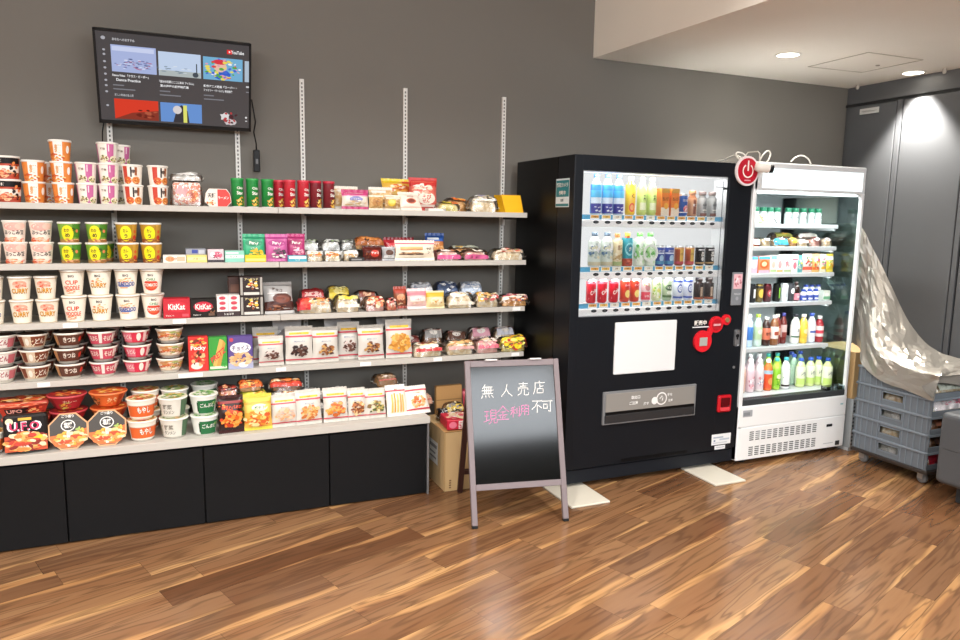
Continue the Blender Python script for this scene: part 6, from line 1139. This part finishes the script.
CT = [(747.5, 757, .105, '#e2b4c4', [('e', .1, .5, .3, .2, '#f0e0e4'), ('r', -.5, .82, .5, 1, '#4a90b8')], 'pink drink carton nearest the black machine'), (757.5, 769, .105, '#e08a5c', [('e', 0, .55, .4, .26, '#e8642c'), ('e', 0, .55, .24, .15, '#f4d0a8'), ('r', -.5, .84, .5, 1, '#4a90b8'), ('r', -.5, 0, .5, .2, '#e8a8b8')], 'orange ring patterned carton in the third fridge row'),
      (769.5, 775.5, .11, '#f0e6e0', [('r', -.5, .8, .5, 1, '#6a9ab8'), ('e', 0, .5, .3, .2, '#e8b8a8'), ('r', -.5, .06, .5, .2, '#a8c088')], 'cream drink carton beside the orange ring carton'), (776, 782, .112, '#f2ece6', [('e', 0, .5, .3, .24, '#e8a0a0'), ('r', -.5, .06, .5, .18, '#c8b070')], 'cream carton with pink spot, narrow'), (783, 790, .115, '#f4ece6', [('t', 0, .5, .3, '乳', '#d05a70', .6), ('r', -.5, .86, .5, 1, '#e8c8c0'), ('r', -.5, .06, .5, .18, '#a8b888')], 'white carton with one pink character'), (791, 797, .115, '#f6eee8', [('e', 0, .4, .3, .2, '#e87a8a'), ('r', -.5, .7, .5, .78, '#c85a70')], 'white carton with a pink fruit spot'),
      (797.5, 803.5, .11, '#58a8a8', [('f', 0, .5, .4, .4, ['#8cc83c', '#e8f0f0', '#3a7ab8', '#e0e060'], 14, 3)], 'teal and green patterned drink pouch'), (804, 813, .12, '#e8d8d0', [('f', 0, .6, .4, .34, ['#3a8a4c', '#c8302c', '#f4f0ea', '#e88a3c', '#3a2a24'], 24, 4), ('r', -.5, 0, .5, .24, '#e0542c')], 'red, green and white patterned pouch'), (813.5, 820.5, .12, '#e0b870', [('f', 0, .5, .4, .4, ['#7ab83c', '#f0ece0', '#d8502c', '#a83c7c'], 20, 5), ('r', -.5, 0, .5, .2, '#e8742c')], 'orange based patterned pouch'), (821, 827, .118, '#e8e0c8', [('f', 0, .6, .4, .3, ['#4a9a3c', '#c84a8c', '#f4f0e8'], 14, 6), ('e', 0, .14, .4, .12, '#e8b020')], 'white pouch with a yellow base'), (827.5, 834, .12, '#f0dc50', [('r', -.5, .7, .5, 1, '#f0f0e8'), ('f', 0, .45, .4, .3, ['#7ac040', '#f4f0d8', '#e8902c'], 12, 7)], 'bright yellow pouch nearest the fridge glass')]
FXT = [(3.300, 0.076), (3.388, 0.093), (3.464, 0.049), (3.517, 0.050), (3.580, 0.059), (3.643, 0.051), (3.699, 0.051), (3.767, 0.078), (3.841, 0.061), (3.903, 0.053), (3.963, 0.058)]
for k, ((l, r, h, c, its, wd), (x, ww)) in enumerate(zip(CT, FXT)):
    if k < 6: put('ct%d' % k, lambda: carton('drink_carton', 'carton', ww*.94, .05, h, c, its, c), wd, GF3, x, 3.435, FS[2])
    else: put('ct%d' % k, lambda: bag('drink_pouch', 'drink pouch', ww*1.02, h, .035, c, its, None, .3, k), wd, GF3, x, 3.450, FS[2], 0, -.05)
GF4 = 'cans on the fourth fridge shelf'
CN = [(32, '#e0ddd4', [('r', -.5, 0, .5, .4, '#3a3a3c'), ('e', 0, .6, .2, .16, '#c8a860')], 'white and black can nearest the black machine'), (65, '#1c1c1e', [('r', -.1, .2, .1, .8, '#c8c8c8')], 'black can with a pale stripe'), (100, '#6a5a30', [('e', 0, .5, .26, .3, '#d8b048'), ('r', -.5, .84, .5, 1, '#2a2420')], 'dark gold can beside the maroon one'), (140, '#4a1a20', [('e', 0, .5, .22, .24, '#a83a44'), ('t', 0, .5, .2, 'C', '#e8dcd0', .2)], 'maroon can beside the dark gold one'), (187, '#121614', [('r', -.06, .14, .06, .86, '#7ab83c'), ('r', .2, .0, .5, 1, '#c8ccc8')], 'black can with green claw mark'), (223, '#e6eaea', [('r', -.06, .2, .06, .8, '#b8c0c4')], 'plain silver white can'), (250, '#3a3c40', [('e', 0, .6, .2, .2, '#d8dcdc')], 'dark grey can beside the silver white one')]
FXN = [3.29, 3.344, 3.402, 3.469, 3.549, 3.611, 3.664]
for k, ((z_, c, its, wd), x) in enumerate(zip(CN, FXN)): put('fn%d' % k, lambda: drink_can('drink_can', .0245, .115, c, its, c), wd+', fourth fridge shelf', GF4, x, YR, FS[3])
put('fdk', lambda: bottle('drink_bottle', 'bottle', .024, .125, '#2a1814', '#e08a98', [('t', 0, .5, .3, '苺', W_, .2)], '#3a2420', lab=(.05, .4)), 'dark bottle with a pink label beside the grey can', None, 3.71, YR, FS[3])
GM = 'small blue capped milk bottles in the fridge'
for k, (x, y, wd) in enumerate(((3.756, 3.455, 'front row, beside the dark pink labelled bottle'), (3.809, 3.455, 'front row, middle'), (3.862, 3.455, 'front row, beside the green and white carton'), (3.865, 3.538, 'rear row, machine side'), (3.918, 3.538, 'rear row, middle'), (3.973, 3.538, 'rear row, glass side'))):
    put('fmilk', lambda: bottle('milk_bottle', 'bottle', .02, .075, '#eef0f4', '#3a54a8', [('r', -.3, .2, .3, .5, '#e8ecf4')], '#2c4aa4', lab=(.05, .5), neck=.6, cap_h=.014), 'small blue capped milk bottle, '+wd, GM, x, y, FS[3]+(0 if y < 3.5 else .02))
for yy in (3.538,):
    o = MB().box(-.075, .075, -.035, .04, .0008, .0198, '#c8d0d4').build('bottle_riser'); o.location = (3.919, yy, FS[3]); tag(o, 'low white riser under the rear row of small milk bottles', 'riser')
put('fgw', lambda: carton('drink_carton', 'carton', .06, .05, .062, '#dfe8dc', [('r', -.5, .1, .5, .4, '#7ab890'), ('e', 0, .6, .3, .2, '#f4f6f0')], '#e8f0e6'), 'low green and white carton nearest the fridge glass', None, 3.954, 3.445, FS[3])
GF5 = 'bottles on the fifth fridge shelf'
BT = [(744, .2, '#a8c8e4', '#3a78c8', [], '#e8eef2', 'pale blue water bottle half hidden by the machine'), (750, .205, '#c0d8e8', '#4a84cc', [('p', [(-.4, .2), (.4, .6), (.4, .8), (-.4, .4)], '#e0ecf6')], '#f0f4f6', 'water bottle with a blue wave label'), (758.5, .205, '#c8dcd0', '#b8d4a8', [('e', 0, .6, .2, .2, '#e8f0e0')], '#a8c84c', 'clear bottle with a lime cap'), (767, .185, '#3a2420', '#d87a60', [('t', 0, .5, .3, '珈琲', '#5a2418', .5)], '#d8d4d0', 'dark bottle with a salmon label'), (775, .195, '#8a5a38', '#ece4dc', [('r', -.2, .3, .2, .6, '#a8503c')], '#f0ece6', 'brown tea bottle with a white label'), (781.5, .195, '#7a2c24', '#8a3428', [('r', -.1, .2, .1, .8, '#d8a890')], '#d8c8bc', 'brown red tea bottle'), (787.5, .2, '#6a2420', '#c8b0ac', [('r', -.3, .0, .3, .4, '#8a3a34')], '#3a3c8a', 'brown red bottle with a dark blue cap'), (796, .195, '#e8ece6', '#f2f2ee', [('r', -.5, 0, .5, .12, '#3a6a4c'), ('t', 0, .6, .24, '白', '#2c3430', .3)], '#2a2c34', 'white label bottle with a black cap'), (804, .19, '#ecc850', '#f0cc48', [('e', 0, .5, .2, .2, '#f6e8b0')], '#f0e8d8', 'yellow juice bottle in the fifth fridge row'), (812, .195, '#dfe6f0', '#eef0f6', [('r', -.3, .3, .3, .5, '#5a70b8')], '#3a54b0', 'white and blue bottle with blue cap'), (820, .175, '#a8343c', '#f0e0dc', [('r', -.5, .3, .5, .6, '#d8485c')], '#f4f0ec', 'red bottle with a white cap nearest the glass')]
FXB = [3.292, 3.341, 3.411, 3.482, 3.549, 3.604, 3.656, 3.73, 3.8, 3.871, 3.943]
for k, ((px_, h, li, la, its, ca, wd), x) in enumerate(zip(BT, FXB)): put('fb%d' % k, lambda: bottle('drink_bottle', 'bottle', .029 if k not in (5, 6) else .024, h, li, la, its, ca), wd+', fifth fridge shelf' if len(wd.split()) < 13 else wd, GF5, x, YR+(.03 if k in (5, 6) else 0), FS[4])
GF6 = 'bottles on the fridge deck'
DB = [(742, .205, '#e0c8b8', '#d8b0a0', [], '#f0f0ee', 'peach water bottle nearest the black machine'), (751, .21, '#e0ccd0', '#dcc0c8', [('f', 0, .4, .3, .3, ['#e8a8b0', '#f2e8ea', '#b87a8c'], 10, 3)], '#f4f4f2', 'pale pink flavoured water bottle beside the peach one'), (760, .205, '#e0d8d4', '#d8c8cc', [('f', 0, .4, .3, .3, ['#c88a94', '#f4eeee', '#a0a8b8'], 10, 4)], '#f4f4f2', 'pale mauve water bottle with white cap'), (768.5, .2, '#e87a3c', '#e0542c', [('e', 0, .4, .2, .2, '#f4a060'), ('r', -.5, .8, .5, 1, '#a8c8d8')], '#f2f0ec', 'bright orange juice bottle on the fridge deck'), (777, .205, '#a8d048', '#8cc834', [('e', 0, .6, .2, .14, '#e8f4c0'), ('f', 0, .3, .3, .2, ['#d8e870', '#5a9a24'], 8, 2)], '#3aa8a0', 'lime green juice bottle on the fridge deck'), (786, .205, '#eaeef0', '#f0f2f2', [('p', [(-.4, .2), (-.2, .1), (.4, .8), (.2, .9)], '#2c3036'), ('r', -.5, 0, .5, .1, '#3a2c2c'), ('p', [(-.4, .5), (-.3, .45), (.1, .95), (0, 1)], '#8a9098')], '#3aa0a8', 'white bottle with dark diagonal stroke on the deck'), (793, .205, '#98b8a0', '#a8c8b0', [], '#2c4aa4', 'dull green bottle standing behind the pale lime ones')]
PL_ = [('t', 0, .55, .2, 'すっきり', '#2c3c4c', .4), ('e', .1, .72, .14, .1, '#f4f6ee')]
FXD = [3.278, 3.352, 3.427, 3.498, 3.57, 3.648, 3.785]
for k, ((px_, h, li, la, its, ca, wd), x) in enumerate(zip(DB, FXD)): put('fd%d' % k, lambda: bottle('drink_bottle', 'bottle', .029, h, li, la, its, ca, lab=(.08, .66)), wd, GF6, x, 3.450 if k != 6 else 3.517, .4148)
for k, x in enumerate((3.785, 3.87, 3.951, 3.964)):
    put('fdl', lambda: bottle('drink_bottle', 'bottle', .031, .19, '#d8e8a0', '#e4ecd0', [('r', -.5, 0, .5, .34, '#c0dc78'), ('t', 0, .62, .2, 'レモン', '#2c4858', .36), ('p', [(-.2, .5), (.2, .62), (.2, .66), (-.2, .54)], '#2c3c4c')], '#2c54b0', lab=(.1, .72)), f'{words9[k]} pale lime bottle with a blue cap, counted from the white stroke bottle', GF6, x, 3.455 if k < 3 else 3.40, .4148)
for k, x in enumerate((3.405, 3.481, 3.558, 3.636, 3.715, 3.84, 3.921)):
    kk = 1 if k < 3 else (4 if k < 5 else 6)
    put('fd%d' % kk, None, ['pale pink bottle in the rear deck row behind the peach one', 'pale pink bottle in the rear deck row behind the pink front bottle', 'pale pink bottle in the rear deck row behind the mauve one', 'lime bottle in the rear deck row behind the orange juice', 'lime bottle in the rear deck row behind the lime front bottle', 'dull green bottle in the rear deck row behind the first pale lime', 'dull green bottle in the rear deck row behind the second pale lime', 'dull green bottle in the rear deck row behind the third pale lime'][k], GF6, x, 3.590, .4148)

# ================================================================== beside the fridge: stand, cartons, crates and foil
t = thing('metal_stand', 'pale grey metal stand with punched holes squeezed beside the fridge', 'stand', (4.06, 3.26, 0))
GM_ = M('#a9b0b4', .4, .3)
MB().box(0, .3, 0, .4, .02, .347, GM_, .003, 1).build('housing', t)
b = MB()
for k in range(12): b.box(.006, .02, -.0008, .0005, .04+k*.025, .053+k*.025, '#4c5256')
b.build('punched_holes', t); MB().box(.0, .3, .01, .4, 0, .02, '#c8ccce').build('base', t)
t = thing('cardboard_box', 'brown cardboard box on the metal stand beside the fridge glass', 'box', (4.066, 3.28, .348))
MB().box(0, .3, 0, .36, 0, .31, CB, .002, 1).build('carton', t)
MB().box(-.0006, .0002, .16, .21, 0, .31, '#d8c49c').box(.12, .17, -.0006, .0002, 0, .31, '#d8c49c').build('tape', t)
b = MB(); decor(b, Surf(lambda u, v, o: (-.0002-o, .18-u*.36, v*.34), .36, .34, True), [('r', -.3, .5, -.1, .7, '#8a9a9c'), ('r', .1, .2, .3, .3, '#9a7a48')]); b.build('printed_marks', t)

CRT = M('#666e76', .5); CRT2 = M('#757e87', .45)
CX, CY, CW, CD, CHh = 3.92, 2.64, .43, .49, .105
def crate():
    t = thing('stacking_crate', cat='crate')
    b = MB(); th = .006
    b.box(0, CW, 0, CD, 0, .006, CRT)                                    # floor
    for x in (0, CW-th):
        b.box(x, x+th, 0, CD, .006, .036, CRT).box(x, x+th, 0, CD, .078, CHh-.012, CRT).box(x, x+th, 0, CD*.36, .036, .078, CRT).box(x, x+th, CD*.64, CD, .036, .078, CRT)
    b.box(0, CW, CD-th, CD, .006, CHh-.012, CRT)
    b.box(0, CW, 0, th, .006, .03, CRT)
    b.build('tub', t)
    r = MB(); r.box(-.008, CW+.008, -.004, .012, CHh-.014, CHh-.001, CRT2).box(-.008, CW+.008, CD-.012, CD+.004, CHh-.014, CHh-.001, CRT2).box(-.008, .008, -.004, CD+.004, CHh-.014, CHh-.001, CRT2, .002, 1).box(CW-.008, CW+.008, -.004, CD+.004, CHh-.014, CHh-.001, CRT2); r.build('rim', t)
    q = MB()
    for y in (.02, .05, .09, .13, .165, CD-.02, CD-.05, CD-.09, CD-.13, CD-.165): q.box(-.005, 0, y-.003, y+.003, .004, CHh-.014, CRT2)
    q.box(-.004, 0, CD*.355, CD*.365, .03, .084, CRT2).box(-.004, 0, CD*.635, CD*.645, .03, .084, CRT2).box(-.004, 0, CD*.36, CD*.64, .03, .037, CRT2).box(-.004, 0, CD*.36, CD*.64, .077, .084, CRT2); q.build('ribs', t)
    return t
for k in range(5):
    put('crate', crate, ['grey stacking crate at the bottom of the stack, on the dolly', 'grey stacking crate second from the bottom of the stack', 'grey stacking crate in the middle of the stack', 'grey stacking crate second from the top of the stack', 'grey stacking crate at the top, under the silver sheet'][k], 'grey stacking crates', CX, CY, .092+k*CHh)
    its = [[('r', -.46, .02, .46, .4, '#c8283c'), ('r', -.46, .4, .46, .5, '#e8e0dc')], [('r', -.4, .1, .4, .4, '#6a4a3c')], [('r', -.4, .1, .4, .34, '#a86a4c'), ('r', -.2, .36, .2, .48, '#5a2c24')], [('r', -.46, .05, .46, .4, '#e4dcdc'), ('t', 0, .24, .16, 'セール品', '#c8285c', .7)], [('r', -.4, .1, .4, .4, '#d8dccc')]][k]
    lbread('cb%d' % k, ['red and white pack lying in the front of the bottom crate', 'brown pack lying in the front of the second crate', 'reddish brown pack lying in the front of the middle crate', 'pale pack with pink lettering in the front of the fourth crate', 'pale pack lying in the front of the top crate'][k], 'packs lying in the crates', CX+.22, CY+.02, .092+k*CHh+.008, .33, .16, .072, (REDB, BROWN, BROWN, WHITEB, WHITEB)[k], its, 140+k, 0, 'bread pack', 'bread_pack')
    lbread('cc%d' % (k % 2), 'crinkled clear pack behind the hand hole of the '+['bottom crate', 'second crate', 'middle crate', 'fourth crate', 'top crate'][k], 'clear packs behind the hand holes', CX+.10, CY+CD/2+.045, .092+k*CHh+.008, .16, .07, .066, (CLEARF, WHITEB)[k % 2], [('f', 0, .4, .4, .2, ['#d8d8a0', '#f0f0e8', '#6a7058', '#a8a070'], 16, k)], 150+k, PI/2, 'bread pack', 'bread_pack')
t = thing('crate_dolly', 'low dark dolly on casters carrying the grey crates', 'dolly', (CX, CY, 0))
MB().box(-.006, CW+.01, -.01, CD+.006, .068, .09, '#2e2622', .003, 1).build('deck', t)
for x in (.05, CW-.05):
    for y in (.05, CD-.05):
        cst = MB().box(x-.016, x+.016, y-.016, y+.016, .062, .068, M('#a8aaac', .35, .7)).box(x-.017, x-.013, y-.012, y+.022, .026, .064, M('#a8aaac', .35, .7)).box(x+.013, x+.017, y-.012, y+.022, .026, .064, M('#a8aaac', .35, .7)).build('caster', t)
        wl = MB().lathe([(0, -.011), (.024, -.011), (.03, -.008), (.03, .008), (.024, .011), (0, .011)], '#77797b', 20).build('wheel', cst); wl.rotation_euler = (0, PI/2, 0); wl.location = (x, y, .03)

# crumpled silver sheet
ridge = [(4.105, 4.03, 1.40), (4.10, 3.74, 1.46), (4.10, 3.54, 1.485), (4.100, 3.363, 1.470), (4.130, 3.294, 1.351), (4.160, 3.225, 1.221), (4.200, 3.139, 1.037), (4.250, 3.071, 0.879), (4.310, 3.003, 0.766), (4.350, 2.968, 0.725), (4.400, 2.928, 0.692), (4.470, 2.841, 0.666), (4.530, 2.728, 0.653)]
mid = [(4.085, 4.03, 1.05), (4.085, 3.74, 1.08), (4.085, 3.54, 1.08), (4.085, 3.382, 1.054), (4.075, 3.25, .93), (3.98, 3.15, .84), (3.905, 3.02, .74), (3.903, 2.9, .69), (3.903, 2.77, .665), (3.899, 2.621, .655), (3.96, 2.618, .65), (4.08, 2.624, .645), (4.38, 2.622, .64)]
hem = [(4.08, 4.03, .78), (4.08, 3.76, .78), (4.075, 3.56, .76), (4.075, 3.28, .70), (3.930, 3.137, 0.643), (3.905, 3.070, 0.601), (3.902, 2.981, 0.558), (3.902, 2.899, 0.539), (3.902, 2.815, 0.534), (3.898, 2.62, .508), (3.786, 2.622, 0.601), (3.938, 2.620, 0.610), (4.212, 2.620, 0.560)]
def spl(P, s):
    s = s*(len(P)-1); i = min(int(s), len(P)-2); f = s-i
    a, b_, c_, d_ = [Vector(P[max(0, min(len(P)-1, i+q))]) for q in (-1, 0, 1, 2)]
    return .5*((2*b_)+(c_-a)*f+(2*a-5*b_+4*c_-d_)*f*f+(3*b_-a-3*c_+d_)*f**3)
nu, nv = 44, 22
fr_ = random.Random(5)
vs = []
for j in range(nv+1):
    for i in range(nu+1):
        u, v = i/nu, j/nv
        if 0 < i < nu: u += fr_.uniform(-.3, .3)/nu
        if 0 < j < nv: v += fr_.uniform(-.3, .3)/nv
        A_, B_, C_ = spl(ridge, u), spl(mid, u), spl(hem, u)
        p = (A_.lerp(B_, v/.62) if v < .62 else B_.lerp(C_, (v-.62)/.38))
        d_ = noise.voronoi(Vector((u*7+v*2.0, v*3-u*3, 1.3)))[0]
        d2 = noise.voronoi(Vector((u*15-v*2, v*6+u*5, 4.2)))[0]
        n_ = Vector((-.75, -.5, .42)).normalized()
        env = min(1, (1-v)*3+.12)*min(1, v*5+.2)
        q = (.075*(min(d_[1]-d_[0], .8)-.22)+.035*(min(d2[1]-d2[0], .6)-.2)+.03*noise.noise(Vector((u*6, v*3, 9))))*env
        vs.append(p+n_*max(q, -.004 if v > .5 else -.015))
f = []
for j in range(nv):
    for i in range(nu):
        a_, b_, c_, d_ = j*(nu+1)+i, j*(nu+1)+i+1, (j+1)*(nu+1)+i+1, (j+1)*(nu+1)+i
        f += [(a_, b_, c_), (a_, c_, d_)] if (i+j) % 2 else [(a_, b_, d_), (b_, c_, d_)]
o = MB().add(vs, f, M('#a39d94', .36, .55, 0), False).build('foil_sheet'); tag(o, 'crumpled silver insulating sheet draped from the fridge side over the crates', 'foil sheet')

# grey bench at the picture's edge
t = thing('bench', 'dark grey upholstered bench seat on a recessed plinth', 'bench', (3.765, 1.9, 0))
MB().box(0, .7, 0, .59, .105, .497, M('#4c4e51', .5, 0, 300), .028, 4).build('seat_block', t)
MB().box(.09, .6, .07, .52, 0, .108, '#33373b', .004, 1).build('plinth', t)
b = MB(); b.tube([(.001, .03, .30), (.001, .56, .30)], .0022, '#3c3e41', 6); b.build('seam', t)
# ================================================================== let neighbouring goods sit clear of each other
from mathutils.bvhtree import BVHTree
SKIP = {'vending machine', 'fridge', 'shelf', 'shelf upright', 'display base', 'sign', 'television', 'lamp', 'crate', 'dolly', 'bench', 'foil sheet', 'stand', 'cable', 'camera', 'adapter', 'price label', 'sticker', 'ceiling fitting', 'riser', 'card'}
goods = [o for o in COL.objects if o.parent is None and 'category' in o and o['category'] not in SKIP]
def shape(o):
    vs, ps = [], []
    st = [o]
    while st:
        c = st.pop(); st += list(c.children)
        if c.type == 'MESH':
            b = len(vs); mw = c.matrix_world
            vs += [mw @ v.co for v in c.data.vertices]; ps += [tuple(b+i for i in p.vertices) for p in c.data.polygons]
    lo = [min(v[i] for v in vs) for i in range(3)]; hi = [max(v[i] for v in vs) for i in range(3)]
    return lo, hi, BVHTree.FromPolygons(vs, ps)
start = {o.name: (o.location.y, o.location.z) for o in goods}
SH = {}; dirty = set(goods)
for it_ in range(24):
    bpy.context.view_layer.update()
    for o in dirty: SH[o] = shape(o)
    todo = set()
    for i, a in enumerate(goods):
        la, ha_, ta = SH[a]
        for b in goods[i+1:]:
            if it_ and a not in dirty and b not in dirty: continue
            lb, hb, tb = SH[b]
            if any(min(ha_[k], hb[k])-max(la[k], lb[k]) <= 0 for k in range(3)): continue
            ov = [min(ha_[k], hb[k])-max(la[k], lb[k]) for k in range(3)]
            if ov[0]*ov[1]*ov[2] < 4e-5 or not ta.overlap(tb): continue
            dz = a.location.z-b.location.z; dy = a.location.y-b.location.y
            up, low = (a, b) if dz > 0 else (b, a)
            if ov[2] < .012 and abs(dz) > .03 and abs(a.location.x-b.location.x) < .06 and up.location.z-start[up.name][1] < .014: up.location.z += .0025; todo.add(up); continue
            if abs(dy) > .03:
                r = a if dy > 0 else b
                if SH[r][1][1] < 4.045 and r.location.y-start[r.name][0] < .09: r.location.y += .008; todo.add(r); continue
            for o in (a, b):
                if o.scale.x > .8: o.scale.x *= .982; o.scale.y *= .99; todo.add(o)
    dirty = todo
    if not todo: break
